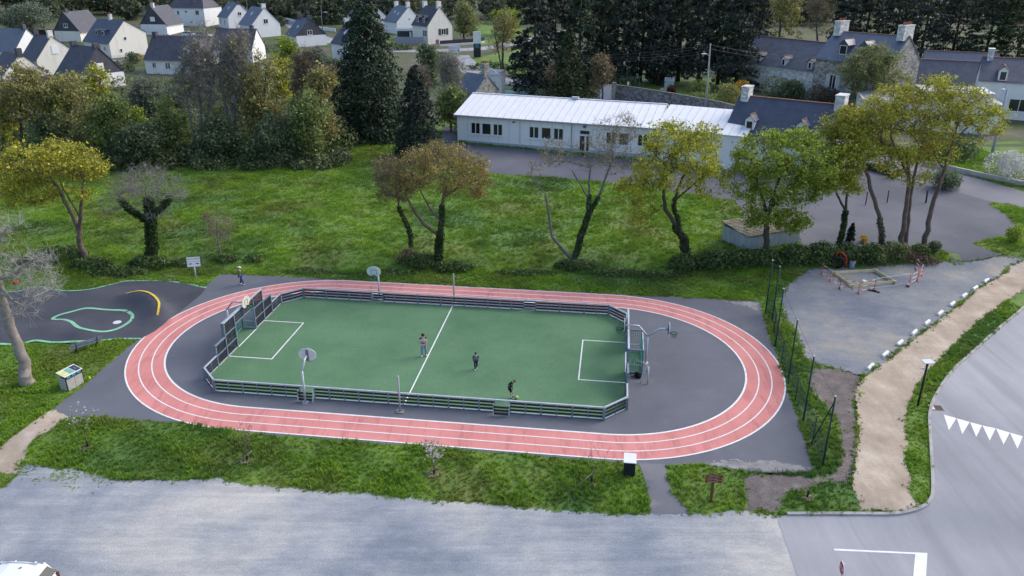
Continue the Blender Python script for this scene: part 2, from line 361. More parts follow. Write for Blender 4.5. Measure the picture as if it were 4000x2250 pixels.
def strip(name, line, w, dz, m, parent=None, closed=False, zfun=None, step=.6):
    """ribbon of width w along a ground polyline"""
    pts = [np.array(p[:2], float) for p in line]; q = []
    for a, b in zip(pts, pts[1:]+([pts[0]] if closed else [])):
        k = max(1, int(np.linalg.norm(b-a)/step))
        q += [a+(b-a)*i/k for i in range(k)]
    if not closed: q.append(pts[-1])
    n = len(q); vs = []
    for i in range(n):
        d = q[(i+1) % n if closed else min(i+1, n-1)]-q[(i-1) % n if closed else max(i-1, 0)]
        d = d/max(np.linalg.norm(d), 1e-9); nn = np.array([-d[1], d[0]])
        ww = w(i/n) if callable(w) else w
        for s in (-.5, .5):
            p = q[i]+nn*s*ww; vs.append((p[0], p[1], float((zfun or terr)(p[0], p[1]))+dz))
    fs = [(2*i, 2*i+1, 2*((i+1) % n)+1, 2*((i+1) % n)) for i in range(n if closed else n-1)]
    me = npmesh(name, vs, [f[::-1] for f in fs]); return link(name, me, m, parent)
def spline(pts, k=6, closed=False):
    p = [np.array(q[:2], float) for q in pts]; n = len(p); out = []
    for i in range(n if closed else n-1):
        a = p[(i-1) % n] if closed or i > 0 else p[0]; b = p[i]; c = p[(i+1) % n]; d = p[(i+2) % n] if closed or i+2 < n else p[-1]
        for j in range(k):
            t = j/k; out.append(.5*((2*b)+(-a+c)*t+(2*a-5*b+4*c-d)*t*t+(-a+3*b-3*c+d)*t**3))
    if not closed: out.append(p[-1])
    return out
# ------------------------------------------------------------------ the setting: sheets laid on the terrain
# court of dark asphalt round the pitch
court = [GP(0,1,2235,1303), GP(1,1,0,1318), F(-11.5,11.62), F(12.5,11.62), GP(2,2,1250,75), GP(2,2,2000,108), GP(2,2,2480,135), GP(2,2,2520,240), GP(3,2,0,460), GP(3,2,70,610), GP(3,2,160,900),
         GP(3,2,255,1200), GP(3,2,340,1449), GP(3,3,385,150), GP(3,3,450,370), GP(3,3,430,400), GP(3,3,0,412), GP(2,3,2300,385), GP(2,3,1900,330), GP(2,3,1550,335), F(15.2,-12.05), F(13.4,-11.66),
         F(-8.5,-11.66), GP(0,2,1790,1350), GP(0,2,1080,1300), GP(0,2,690,1295), GP(0,2,530,1215), GP(0,2,860,965), GP(0,2,1090,765), GP(0,2,1390,518), GP(0,1,2050,1440)]
sheet('asphalt_court', court, .015, MA, .05, grid=.8)
# pump track with a banked turn
arc = [G(*P(0,2,x,y), .75) for x, y in ((1225,22),(1330,28),(1420,46),(1510,82),(1575,130),(1603,168),(1592,205),(1573,232))]
arcs = np.array([p[:2] for p in spline(arc, 6)])
PCX, PCY = GP(0,2,1150,230)[:2]
def pump(x, y):
    d2 = np.min((arcs[:, 0]-x)**2+(arcs[:, 1]-y)**2); i = int(np.argmin((arcs[:, 0]-x)**2+(arcs[:, 1]-y)**2))
    e = math.sin(math.pi*min(1, max(0, .10+.82*i/len(arcs))))
    q = math.sqrt((x-PCX)**2+(y-PCY)**2)-math.sqrt((arcs[i, 0]-PCX)**2+(arcs[i, 1]-PCY)**2); wd = .35+.95/(1+math.exp(min(30, 5*q)))      # outer face of the bank is steeper
    h = 1.05*e*math.exp(-d2/wd)
    for cx, cy, a, w in BUMPS: h += a*math.exp(-((x-cx)**2+(y-cy)**2)/w)
    return float(terr(x, y))+h
BUMPS = [(*GP(0,2,480,430)[:2], .34, 1.6), (*GP(0,2,830,480)[:2], .28, 1.2), (*GP(0,2,300,120)[:2], .45, 2.2), (*GP(0,2,900,330)[:2], .22, 3.0), (*GP(0,2,60,480)[:2], .40, 2.0), (*GP(0,2,900,90)[:2], .25, 3.5)]
low = [GP(0,2,x,y) for x, y in ((1418,512),(1200,512),(1000,531),(800,550),(560,552),(370,537),(260,556),(120,575),(0,577))]
upp = [GP(0,2,0,40), GP(0,2,80,40), GP(0,2,200,32), GP(0,1,330,1446), GP(0,1,420,1438), GP(0,1,520,1449), GP(0,2,450,12), GP(0,2,650,32), GP(0,2,830,38), GP(0,2,950,23), GP(0,1,1020,1449), GP(0,1,1150,1410), GP(0,1,1280,1380), GP(0,1,1600,1376), GP(0,1,1750,1387), GP(0,1,1900,1410), GP(0,1,2075,1449)]
left = [(-52, low[-1][1]-1), (-52, upp[0][1])]
pt = sheet('pump_track', [p[:2] for p in low]+left+[p[:2] for p in upp]+[GP(0,2,2030,60)[:2], GP(0,2,1870,190)[:2], GP(0,2,1690,330)[:2], GP(0,2,1565,430)[:2]], .030, multi('pump_asphalt', m_pump, .75, .35), 0, grid=.35, zfun=pump)
MGL = mat('mint_paint', (.22, .50, .33), .2, 2, .7); MYL = mat('yellow_paint', (.75, .52, .07), .2, 2, .7)
strip('edge_line', spline(low, 4), .22, .042, MGL, pt, zfun=pump); strip('edge_line', spline(upp, 4), .20, .042, MGL, pt, zfun=pump)
strip('bank_line', arcs, .17, .040, MYL, pt, zfun=pump, step=.25)
loop = spline([GP(0,2,x,y) for x, y in ((535,310),(600,275),(720,245),(880,212),(1060,228),(1240,235),(1310,262),(1335,300),(1300,345),(1200,405),(1080,442),(960,455),(860,448),(780,410),(720,365),(640,333),(560,325))], 5, True)
strip('loop_line', loop, .26, .042, MGL, pt, closed=True, zfun=pump, step=.3)
lid = MB().tube([(0, 0, 0), (0, 0, .02)], .3, 14).build('manhole_cover', mat('pale_metal', (.62, .63, .68), .15, 4, .5), None)
c = GP(0,2,1180,352); lid.location = (c[0], c[1], pump(c[0], c[1])+.032); tag(lid, 'small pale round cover inside the green loop of the pump track', 'manhole cover')
# running track: three lanes, four white lines
U0, U1 = -9.45, 12.3
def oval(r, n=48):
    q = [(U1+r*math.sin(math.pi*i/n), -r*math.cos(math.pi*i/n)) for i in range(n+1)]
    q += [(U0-r*math.sin(math.pi*i/n), r*math.cos(math.pi*i/n)) for i in range(n+1)]
    return [F(*p) for p in q]
def ring(name, r0, r1, dz, m, parent=None):
    a, b = oval(r0), oval(r1); n = len(a)
    vs = [(x, y, float(terr(x, y))*0+dz) for x, y in a]+[(x, y, dz) for x, y in b]
    return link(name, npmesh(name, vs, [(i, n+i, n+(i+1) % n, (i+1) % n) for i in range(n)]), m, parent)
trk = struct(ring('running_track', 9.0, 11.48, .024, MTRK))
for r, w in ((9.02, .12), (9.82, .075), (10.63, .075), (11.44, .10)): ring('lane_line', r-w/2, r+w/2, .030, MPAINT, trk)
# artificial turf pitch with its white lines
oct_ = [(12.15, 7.5), (13.5, 6.1), (13.5, -6.1), (12.15, -7.5), (-12.15, -7.5), (-13.5, -6.1), (-13.5, 6.1), (-12.15, 7.5)]
def flat(name, quads, dz, m, parent=None):
    vs, fs = [], []
    for q in quads:
        k = len(vs); vs += [(*F(*p), dz) for p in q]; fs.append(tuple(range(k, k+len(q))))
    return link(name, npmesh(name, vs, fs), m, parent)
pitch = flat('football_pitch', [oct_[::-1], [(13.5, 1.5), (13.5, -1.5), (14.5, -1.5), (14.5, 1.5)][::-1], [(-13.5, 1.5), (-13.5, -1.5), (-14.5, -1.5), (-14.5, 1.5)]], .032, MTURF); struct(pitch)
def seg(a, b, w=.085):
    d = np.array(b)-np.array(a); d = d/np.linalg.norm(d); n = np.array([-d[1], d[0]])*w/2; a, b = np.array(a), np.array(b)
    return [tuple(a-n), tuple(b-n), tuple(b+n), tuple(a+n)]
flat('halfway_line', [seg((0, -7.5), (0, 7.5))], .038, MPAINT, pitch)
for s in (-1, 1):
    flat('goal_area_line', [seg((s*13.5, 2.89), (s*10.42, 2.89))], .038, MPAINT, pitch); flat('goal_area_line', [seg((s*13.5, -2.89), (s*10.42, -2.89))], .038, MPAINT, pitch)
    flat('goal_area_line', [seg((s*10.42, -2.93), (s*10.42, 2.93))], .039, MPAINT, pitch); flat('goal_line', [seg((s*13.46, -1.5), (s*13.46, 1.5))], .0385, MPAINT, pitch)
def m_dust(n, l, b):
    w = coords(n, l, 'World'); l.new(ramp(n, l, noise(n, l, w, 1.2, 6, .7), [(.3, (.17, .165, .17)), (.7, (.34, .33, .33))]), b.inputs['Base Color'])
MDUST = multi('dusty_asphalt', frayed(m_dust), .9, .1)
sheet('dusty_apron', [GP(2,3,1900,332), GP(2,3,1980,290), GP(2,3,2200,275), GP(2,3,2560,280), GP(3,3,150,300), GP(3,3,380,345), GP(3,3,440,372), GP(3,3,425,398), GP(3,3,0,410), GP(2,3,2300,383)], .021, MDUST, .10, grid=0.3, keep=False, fringe=0.7)
sheet('dusty_corner', [GP(2,2,2100,125), GP(2,2,2470,138), GP(2,2,2500,250), GP(2,2,2440,230), GP(2,2,2360,190), GP(2,2,2250,170)], .021, MDUST, .08, grid=0.3, keep=False, fringe=0.6)
# car park, footpaths and roads
vb = [GP(0,3,230,300), GP(0,3,420,330), GP(0,3,600,375), GP(0,3,780,370), GP(0,3,1000,420), GP(0,3,1080,470), GP(0,3,1250,490), GP(0,3,1500,470), GP(0,3,1750,490), GP(0,3,2000,480), GP(0,3,2200,455), GP(0,3,2300,505), GP(1,3,0,520), GP(1,3,300,555), GP(1,3,700,595), GP(1,3,1100,610),
      GP(1,3,1300,650), GP(1,3,1800,680), GP(1,3,2300,715), GP(2,3,0,740), GP(2,3,500,785), GP(2,3,1000,825), GP(2,3,1390,800)]
sheet('car_park', vb+[GP(2,3,1800,820), GP(2,3,2350,795), GP(3,3,190,850), GP(3,3,230,1000), GP(3,3,400,1470), (11.5, 12), (-60, 12), (-60, 36.5), GP(0,3,0,560), GP(0,3,90,520), GP(0,3,170,440), GP(0,3,180,340), GP(0,3,225,310)], .012, MGR, .10, grid=0.5, fringe=0.7)
sheet('footpath', [GP(0,2,690,1290), GP(0,2,480,1449), GP(0,3,400,40), GP(0,3,300,130), GP(0,3,235,300), GP(0,3,190,340), GP(0,3,185,345), GP(0,3,180,430), GP(0,3,0,420), (-36, 34.6), (-36, 37.4), GP(0,3,0,160), GP(0,3,100,70), GP(0,3,200,0), GP(0,2,330,1340), GP(0,2,530,1215)], .022, MSAND, .06, grid=0.35, fringe=0.3)
sheet('asphalt_path', [GP(2,3,1270,318), GP(2,3,1540,330), GP(2,3,1560,480), GP(2,3,1620,620), GP(2,3,1720,750), GP(2,3,1800,820), GP(2,3,1430,835), GP(2,3,1390,800), GP(2,3,1375,640), GP(2,3,1330,470)], .026, multi('path_asphalt', m_farroad), .03, grid=.5)
kerb = [GP(3,3,190,832), GP(3,3,900,832), GP(3,3,1250,832), GP(3,3,1430,806), GP(3,3,1570,752), GP(3,3,1630,690), GP(3,3,1655,590), GP(3,3,1645,300), GP(3,3,1628,0), GP(3,2,1622,1290), GP(3,2,1650,1160), GP(3,2,1695,1070), GP(3,2,1765,950), GP(3,2,1885,800), GP(3,2,2050,652), GP(3,2,2280,440), GP(3,2,2574,195)]
kerb = spline(kerb, 4)
kx = [tuple(p) for p in kerb]
ext = [(kx[-1][0]+(kx[-1][0]-kx[-4][0])*9, kx[-1][1]+(kx[-1][1]-kx[-4][1])*9)]
sheet('road', kx+ext+[(75, 50), (75, 5), (8, 5), GP(3,3,290,1449)[:2], GP(3,3,100,880)[:2]], .020, MR, 0, grid=.8)
k3 = strip('kerb', kx+ext, .16, .11, mat('kerb_stone', (.36, .35, .34), .3, 1.5), None)
bm = bmesh.new(); bm.from_mesh(k3.data); r = bmesh.ops.extrude_face_region(bm, geom=bm.faces[:])
for e in r['geom']:
    if isinstance(e, bmesh.types.BMVert): e.co.z -= .16
bmesh.ops.recalc_face_normals(bm, faces=bm.faces); bm.to_mesh(k3.data); bm.free(); struct(k3)
sheet('sand_path', [GP(3,3,930,815), GP(3,3,905,700), GP(3,3,830,560), GP(3,3,850,420), GP(3,3,880,250), GP(3,3,910,60), GP(3,2,890,1300), GP(3,2,880,1180), GP(3,2,870,1080), GP(3,2,900,960), GP(3,2,1000,860), GP(3,2,1180,740), GP(3,2,1440,530), GP(3,2,1700,340), GP(3,2,1950,150), GP(3,2,2120,0), GP(3,1,2330,1330), GP(3,1,2430,1240), GP(3,1,2574,1160), (50, 66.6), (50, 62.4), GP(3,2,2574,20), GP(3,2,2330,170), GP(3,2,2100,350), GP(3,2,1880,560), GP(3,2,1700,760), GP(3,2,1560,900), GP(3,2,1460,1050), GP(3,2,1400,1180), GP(3,2,1390,1449), GP(3,3,1395,150), GP(3,3,1410,400), GP(3,3,1450,620), GP(3,3,1540,735), GP(3,3,1430,790), GP(3,3,1250,812)], .020, MSAND, .10, grid=0.4, fringe=0.4)
sheet('gravel_lot', [GP(3,2,480,760), GP(3,2,350,690), GP(3,2,330,560), GP(3,2,250,400), GP(3,2,150,240), GP(3,2,110,120), GP(3,1,200,1400), GP(3,1,400,1250), GP(3,1,620,1235), GP(3,1,900,1245), GP(3,1,1200,1215), GP(3,1,1480,1200), GP(3,1,1780,1170), GP(3,1,1870,1200), GP(3,1,2100,1165), GP(3,1,2370,1120), GP(3,1,2574,1140), (49, 67.2), GP(3,1,2574,1165), GP(3,1,2430,1245), GP(3,1,2330,1335), GP(3,2,2120,0), GP(3,2,1700,345), GP(3,2,1440,535), GP(3,2,1180,745), GP(3,2,1000,865), GP(3,2,900,880), GP(3,2,700,815)], .016, MLOT, .12, grid=0.5, fringe=0.8)
sheet('bare_soil', [GP(3,2,480,800), GP(3,2,700,810), GP(3,2,900,870), GP(3,2,960,900), GP(3,2,890,1000), GP(3,2,870,1180), GP(3,2,890,1330), GP(3,3,905,60), GP(3,3,870,260), GP(3,3,840,430), GP(3,3,800,520), GP(3,3,640,510), GP(3,3,480,530), GP(3,3,330,600), GP(3,3,160,640), GP(3,3,130,800), GP(3,3,30,810), GP(2,3,2330,795), GP(2,3,2320,560), GP(2,3,2380,440), GP(2,3,2450,415), GP(3,3,180,430), GP(3,3,430,470), GP(3,3,600,440), GP(3,3,720,330), GP(3,3,740,100), GP(3,2,700,1350), GP(3,2,560,1160), GP(3,2,430,1040), GP(3,2,395,880)], .010, MSOIL, .14, grid=0.4, fringe=0.45)
# asphalt yard of the long white building and the drive beyond the oaks
yard = [GV(1105,372), GV(1140,385), GV(1230,436), GV(1400,448), GV(1560,462), GV(1850,505), GV(1880,560), GV(2010,585), GV(2020,640), GV(2140,640), GV(2330,620), GP(3,1,1760,1060), GP(3,1,1870,1195), GP(3,1,2100,1165), GP(3,1,2370,1115), GP(3,1,2200,1060), GP(3,1,2050,1000), GP(3,1,2150,970), GP(3,1,2420,920), GP(3,1,2500,830), GP(3,1,2420,740), GP(3,1,2300,650), GP(3,1,2240,610), GP(3,1,2260,590), GP(3,1,2420,600), GP(3,1,2574,640), (75, 88), (75, 96), GP(3,1,2574,480), GP(3,1,1800,270), GP(3,1,1500,190), GP(3,1,920,90), GV(2050,410), GV(1900,420), GV(1500,395), GV(1152,360), GV(1140,318), GV(1115,318)]
sheet('asphalt_yard', yard, .014, multi('yard_asphalt', m_yard), .06, grid=1.2)
sheet('lane', [GP(3,1,2574,480), (75, 96), (75, 88), GP(3,1,2574,640), GP(3,1,2420,600), GP(3,1,2260,585), GP(3,1,1920,490), GP(3,1,1940,350), GP(3,1,1550,290), GP(3,1,1280,330), GP(3,1,1230,270), GP(3,1,1000,215), GP(3,1,920,190), GP(3,1,900,110), GP(3,1,1130,100), GP(3,1,1560,180), GP(3,1,2000,310)], .022, MFR, .03, grid=1.2)
def lane(name, pts, w, dz=.06): return struct(strip(name, spline([GV(*q) for q in pts], 5), w, dz, MR, None, step=1.0))
lane('village_street', [(600,8), (660,28), (780,85), (870,112), (1000,128), (1150,126), (1240,119), (1330,100), (1440,76)], 5.0)
lane('back_street', [(1150,140), (1190,178), (1260,203), (1340,214), (1430,232), (1560,258), (1700,285), (1850,330), (1960,400)], 5.5, .066)
sheet('bare_terrace', [GP(3,0,2380,1300), GP(3,0,2574,1290), (66, GP(3,0,2574,1290)[1]), (64, GP(3,1,2574,75)[1]-2), GP(3,1,2574,75), GP(3,1,2290,60)], .016, MSOIL, .1, grid=1.0, fringe=.5)
sheet('upper_street', [GV(440,10), GV(700,12), GV(900,20), GV(900,26), GV(700,20), GV(560,22), GV(440,20)], .05, MFR, .05, grid=4)
sheet('side_street', [GV(300,78), GV(380,74), GV(440,64), GV(440,70), GV(380,81), GV(300,88)], .05, MFR, .05, grid=4)
sheet('village_ground', [GV(-60, 330), GV(400, 330), GV(860, 300), GV(1000, 290), GV(1140, 305), GV(1150, 350), (14, 112), (40, 104), (75, 104), (420, 300), (700, 900), (-700, 900), (-420, 300)], .010, multi('village_soil', m_village), .3, grid=9)
for pts in ([(1165,158),(1240,136),(1335,116),(1345,190),(1250,176),(1200,166)], [(1190,60),(1340,76),(1335,92),(1240,111),(1190,116)], [(1560,200),(1880,195),(1905,262),(1760,250),(1560,226)], [(880,95),(1000,100),(1010,120),(880,104)], [(1200,205),(1300,222),(1330,236),(1220,232)]): sheet('lawn', [GV(*q) for q in pts], .035, MG, .3, grid=4)
# ground: one sheet to beyond the last tree
xs = np.unique(np.concatenate([np.arange(-900, -50, 12), np.arange(-50, 50.1, .75), np.arange(50, 900, 12)])); ys = np.unique(np.concatenate([np.arange(-30, 24, 3), np.arange(24, 70, .5), np.arange(70, 130, 2), np.arange(130, 280, 5), np.arange(280, 1500, 25)]))
X, Y = np.meshgrid(xs, ys); Z = terr(X, Y)
SUNK = np.zeros(X.shape, bool)
for pl in SHEETS:
    a = np.asarray(pl); mn, mx = a.min(0), a.max(0); w = (X > mn[0]) & (X < mx[0]) & (Y > mn[1]) & (Y < mx[1])
    if w.any(): SUNK[w] |= inpoly(X[w], Y[w], pl)
deep = SUNK.copy(); deep[1:-1, 1:-1] &= SUNK[:-2, 1:-1] & SUNK[2:, 1:-1] & SUNK[1:-1, :-2] & SUNK[1:-1, 2:]
Z = Z-.12*deep
ny, nx = X.shape; idx = np.arange(nx*ny).reshape(ny, nx)
gr = struct(link('ground', npmesh('ground', np.stack([X.ravel(), Y.ravel(), Z.ravel()], 1), np.stack([idx[:-1, :-1].ravel(), idx[:-1, 1:].ravel(), idx[1:, 1:].ravel(), idx[1:, :-1].ravel()], 1)), MG, None, True))
# painted road markings
rm = struct(flat('road_marking', [], 0, MPAINT)) if False else None
def gpoly(name, pts, dz, m):
    vs = [(p[0], p[1], float(terr(p[0], p[1]))+dz) for p in pts]; o = link(name, npmesh(name, vs, [tuple(range(len(vs)))]), m, ROADO); return o
ROADO = bpy.data.objects['road']
for (a, b, c) in (((1766,1273),(1893,1310),(1818,1430)), ((1897,1312),(2027,1348),(1952,1470)), ((2031,1350),(2152,1382),(2092,1498)), ((2156,1383),(2287,1412),(2228,1535)), ((2292,1413),(2430,1455),(2367,1575)), ((2433,1456),(2560,1492),(2508,1618))):
    gpoly('give_way_triangle', [GP(3,2,*a), GP(3,2,*c), GP(3,2,*b)], .026, MPAINT)
gpoly('edge_marking', [GP(3,3,660,1178), GP(3,3,668,1196), GP(3,3,1480,1233), GP(3,3,1480,1217)], .026, MPAINT)
gpoly('stop_line', [GP(3,3,1481,1217), GP(3,3,1460,1449), GP(3,3,1440,1700), GP(3,3,1575,1700), GP(3,3,1588,1449), GP(3,3,1602,1222)], .0265, MPAINT)
# blades of grass: tufts scattered over every bit of ground that no sheet covers
def tuft(name, seed, n=13, spread=.13, hmin=.10, hmax=.24):
    rg = np.random.default_rng(seed); vs, fs = [], []
    for i in range(n):
        a = rg.uniform(0, 6.283); r = spread*math.sqrt(rg.uniform()); x, y = r*math.cos(a), r*math.sin(a); h = rg.uniform(hmin, hmax)
        b = rg.uniform(0, 6.283); w = rg.uniform(.012, .022); lx, ly = .55*h*math.cos(b), .55*h*math.sin(b); k = len(vs)
        px, py = -math.sin(b)*w, math.cos(b)*w
        vs += [(x-px, y-py, -.02), (x+px, y+py, -.02), (x+lx*.35+px*.8, y+ly*.35+py*.8, h*.6), (x+lx*.35-px*.8, y+ly*.35-py*.8, h*.6), (x+lx, y+ly, h)]
        fs += [(k, k+1, k+2, k+3), (k+3, k+2, k+4)]
    me = npmesh(name, vs, fs); me.materials.append(MBL); return bpy.data.objects.new(name, me)
def scatter(name, pts, scl, src, label=None, cat=None):
    me = npmesh(name, pts, []); a = me.attributes.new('sc', 'FLOAT', 'POINT'); a.data.foreach_set('value', np.asarray(scl, np.float32))
    o = link(name, me, None); o['kind'] = 'stuff'
    if label: tag(o, label, cat)
    ng = bpy.data.node_groups.new(name+'_nodes', 'GeometryNodeTree')
    ng.interface.new_socket('Geometry', in_out='INPUT', socket_type='NodeSocketGeometry'); ng.interface.new_socket('Geometry', in_out='OUTPUT', socket_type='NodeSocketGeometry')
    N = ng.nodes; L = ng.links; gi = N.new('NodeGroupInput'); go = N.new('NodeGroupOutput')
    iop = N.new('GeometryNodeInstanceOnPoints'); oi = N.new('GeometryNodeObjectInfo'); oi.inputs['Object'].default_value = src
    rv = N.new('FunctionNodeRandomValue'); rv.data_type = 'FLOAT_VECTOR'; rv.inputs[0].default_value = (-.25, -.25, 0); rv.inputs[1].default_value = (.25, .25, 6.283)
    na = N.new('GeometryNodeInputNamedAttribute'); na.data_type = 'FLOAT'; na.inputs['Name'].default_value = 'sc'
    L.new(gi.outputs[0], iop.inputs['Points']); L.new(oi.outputs['Geometry'], iop.inputs['Instance']); L.new(rv.outputs[0], iop.inputs['Rotation']); L.new(na.outputs[0], iop.inputs['Scale']); L.new(iop.outputs[0], go.inputs[0])
    md = o.modifiers.new('tufts', 'NODES'); md.node_group = ng; return o
def free(px, py, pad=0):
    ok = np.ones(px.shape, bool)
    for pl in SHEETS:
        a = np.asarray(pl); mn, mx = a.min(0), a.max(0); w = (px > mn[0]) & (px < mx[0]) & (py > mn[1]) & (py < mx[1]) & ok
        if w.any():
            t = ok[w]; t &= ~inpoly(px[w], py[w], pl); ok[w] = t
    return ok
def tufts(n, x0, x1, y0, y1, s0, s1, clump=0):
    px = RNG.uniform(x0, x1, n); py = RNG.uniform(y0, y1, n)
    vis = np.abs(px) < py*.68+4
    px, py = px[vis], py[vis]; ok = free(px, py); px, py = px[ok], py[ok]
    nz = np.sin(px*.9+2*np.sin(py*.5))*np.sin(py*1.1+1.7*np.sin(px*.37)); s = RNG.uniform(s0, s1, len(px))*(1+.45*nz)
    return np.stack([px, py, terr(px, py)], 1), s
# ------------------------------------------------------------------ boarded fence round the pitch
MST = mat('fence_steel', (.20, .25, .33), .22, 2, .5, .5, .25); MRAIL = mat('galvanised_rail', (.50, .54, .60), .15, 3, .45, .5, .3)
MSLAT = mat('dark_plank', (.030, .031, .040), .35, 4, .7); MGAL = mat('galvanised_post', (.46, .50, .56), .18, 2, .5, .5, .3)
MWHT = mat('white_enamel', (.74, .75, .76), .12, 2, .6); MNET = mat('green_net', (.03, .22, .16), .2, 5, .8); MBLK = mat('black_metal', (.018, .018, .020), .3, 5, .6)
Z0 = .03
def fp(u, v, z): return (*F(u, v), z)
fence = thing('pitch_fence', 'low grey steel fence of dark planks boarding in the green pitch', 'fence', (*F(0, 0), 0))
def fpart(name, mb, m): return mb.build(name, m, fence, True)
GATES = [(-6.54, -5.61), (5.61, 6.54)]
def run(a, b, h=.86, nbay=None, gates=False, out=(0, 0)):
    a, b = np.array(a, float), np.array(b, float); L = np.linalg.norm(b-a); n = nbay or max(1, round(L/1.87)); d = (b-a)/L
    def pt(t, z, o=0): q = a+d*t; return fp(q[0]+out[0]*o, q[1]+out[1]*o, z)
    for i in range(n+1):
        if i == 0 or i == n: continue
        fpart('post', MB().bar(pt(L*i/n, Z0), pt(L*i/n, h-.02), .10, .09, (1, 0, 0)), MST)
    for i in range(n):
        t0, t1 = L*i/n, L*(i+1)/n; tm = (t0+t1)/2
        fpart('mid_post', MB().bar(pt(tm, Z0), pt(tm, h-.03), .05, .06, (1, 0, 0)), MST)
        spans = [(t0, t1)]
        g = None
        if gates:
            for g0, g1 in GATES:
                ua, ub = sorted(((a+d*t0)[0], (a+d*t1)[0])); ha, hb = (a+d*t0)[0], (a+d*tm)[0]; hc = (a+d*t1)[0]
                for lo, hi, tt in ((min(ha, hb), max(ha, hb), (t0, tm)), (min(hb, hc), max(hb, hc), (tm, t1))):
                    if abs(lo-g0) < .3 and abs(hi-g1) < .3: g = tt; spans = [(tm, t1)] if tt[0] == t0 else [(t0, tm)]
        for s0, s1 in spans:
            for z in (.70, .47, .24): fpart('slat', MB().bar(pt(s0+.03, z), pt(s1-.03, z), .035, .125), MSLAT)
            fpart('bottom_rail', MB().bar(pt(s0+.02, .075), pt(s1-.02, .075), .05, .05), MRAIL)
        if g:                                     # walk-in recess: two sloping cheeks and a shifted plank screen
            for z in (.62, .40, .18): fpart('slat', MB().bar(pt(g[0], z, .42), pt(g[1], z, .42), .035, .13), MSLAT)
            for t in g:
                fpart('gate_cheek', MB().bar(pt(t, .03, .46), pt(t, .74, .36), .05, .06, (1, 0, 0)), MRAIL)
                fpart('gate_cheek', MB().bar(pt(t, .70, .0), pt(t, .70, .40), .04, .05), MST)
    fpart('top_rail', MB().bar(pt(-.02, h), pt(L+.02, h), .10, .07), MRAIL)
run((-12.15, -7.5), (12.15, -7.5), nbay=13, gates=True, out=(0, -1)); run((-12.15, 7.5), (12.15, 7.5), nbay=13, gates=True, out=(0, 1))
for s in (-1, 1):
    for t in (-1, 1):
        run((s*12.15, t*7.5), (s*13.5, t*6.1), nbay=1); run((s*13.5, t*6.1), (s*13.5, t*4.4), nbay=1)
        for u, v in ((12.15, 7.5), (13.5, 6.1)): fpart('corner_post', MB().bar(fp(s*u, t*v, Z0), fp(s*u, t*v, .83), .19, .16, (FC, FS, 0)), MST)
        # stepped screens of upright planks beside the goal
        for v0, v1, top in ((4.4, 3.0, 1.55), (3.0, 1.5, 2.55)):
            for v in ((4.4, 3.0) if top < 2 else (1.5,)):
                hp = 1.55 if v == 4.4 else 2.55
                fpart('post', MB().bar(fp(s*13.5, t*v, Z0), fp(s*13.5, t*v, hp), .10, .10, (FC, FS, 0)), MST)
            fpart('top_rail', MB().bar(fp(s*13.5, t*(v0+.05), top), fp(s*13.5, t*(v1-.05), top), .12, .07), MRAIL if top > 2 else MST)
            for z in ((.07, .78) if top < 2 else (.07, .78, 1.62)): fpart('rail', MB().bar(fp(s*13.5, t*v0, z), fp(s*13.5, t*v1, z), .07, .06), MST if z > .1 else MRAIL)
            nb = 8
            for i in range(nb):
                v = v0+(v1-v0)*(i+.5)/nb; fpart('upright_plank', MB().bar(fp(s*13.53, t*v, .10), fp(s*13.53, t*v, top-.04), .105, .03, (FC, FS, 0)), MSLAT)
    # planks over the goal mouth
    for z in (2.35, 2.14, 1.93): fpart('slat', MB().bar(fp(s*13.5, -1.45, z), fp(s*13.5, 1.45, z), .035, .125), MSLAT)
    for z, mm in ((2.55, MRAIL), (1.80, MST)): fpart('rail', MB().bar(fp(s*13.5, -1.45, z), fp(s*13.5, 1.45, z), .10, .07), mm)
    fpart('mid_post', MB().bar(fp(s*13.5, 0, 1.8), fp(s*13.5, 0, 2.53), .05, .06, (FC, FS, 0)), MST)
# goals with nets
for s, nm in ((-1, 'goal frame with green net at the pump track end of the pitch'), (1, 'goal frame with green net beside the black bag and hand rail')):
    g = thing('football_goal', nm, 'goal', fp(s*14, 0, 0), 0, 'goals of the small pitch')
    for t in (-1, 1):
        MB().bar(fp(s*14.5, t*1.5, Z0), fp(s*14.5, t*1.5, 1.75), .08, .08, (FC, FS, 0)).build('back_post', MST, g, True)
        MB().bar(fp(s*13.58, t*1.5, 1.72), fp(s*14.5, t*1.5, 1.72), .07, .07).build('top_bar', MST, g, True)
        MB().bar(fp(s*13.6, t*1.5, .09), fp(s*14.5, t*1.5, .09), .06, .08).build('ground_bar', MRAIL, g, True)
        MB().bar(fp(s*13.6, t*1.5, .62), fp(s*14.5, t*1.5, .62), .05, .05).build('side_bar', MRAIL, g, True)
    MB().bar(fp(s*14.5, -1.5, 1.75), fp(s*14.5, 1.5, 1.75), .07, .07).build('cross_bar', MRAIL, g, True); MB().bar(fp(s*14.5, -1.5, .09), fp(s*14.5, 1.5, .09), .07, .07).build('ground_bar', MRAIL, g, True)
    n = MB()
    for i in range(24): n.bar(fp(s*(14.43-.05*math.sin(i*1.3)), -1.45+2.9*i/23, .1), fp(s*14.46, -1.45+2.9*i/23, 1.72), .016, .016, (FC, FS, 0))
    for j in range(14): n.bar(fp(s*14.42, -1.45, .12+1.6*j/13), fp(s*14.42, 1.45, .12+1.6*j/13), .016, .016)
    for t in (-1, 1):
        for j in range(12): n.bar(fp(s*13.62, t*1.46, .14+1.5*j/11), fp(s*14.46, t*1.46, .14+1.5*j/11), .012, .012)
        for i in range(7): n.bar(fp(s*(13.65+.8*i/6), t*1.46, .12), fp(s*(13.65+.8*i/6), t*1.46, 1.7), .012, .012, (FC, FS, 0))
    n.build('net', MNET, g, True)
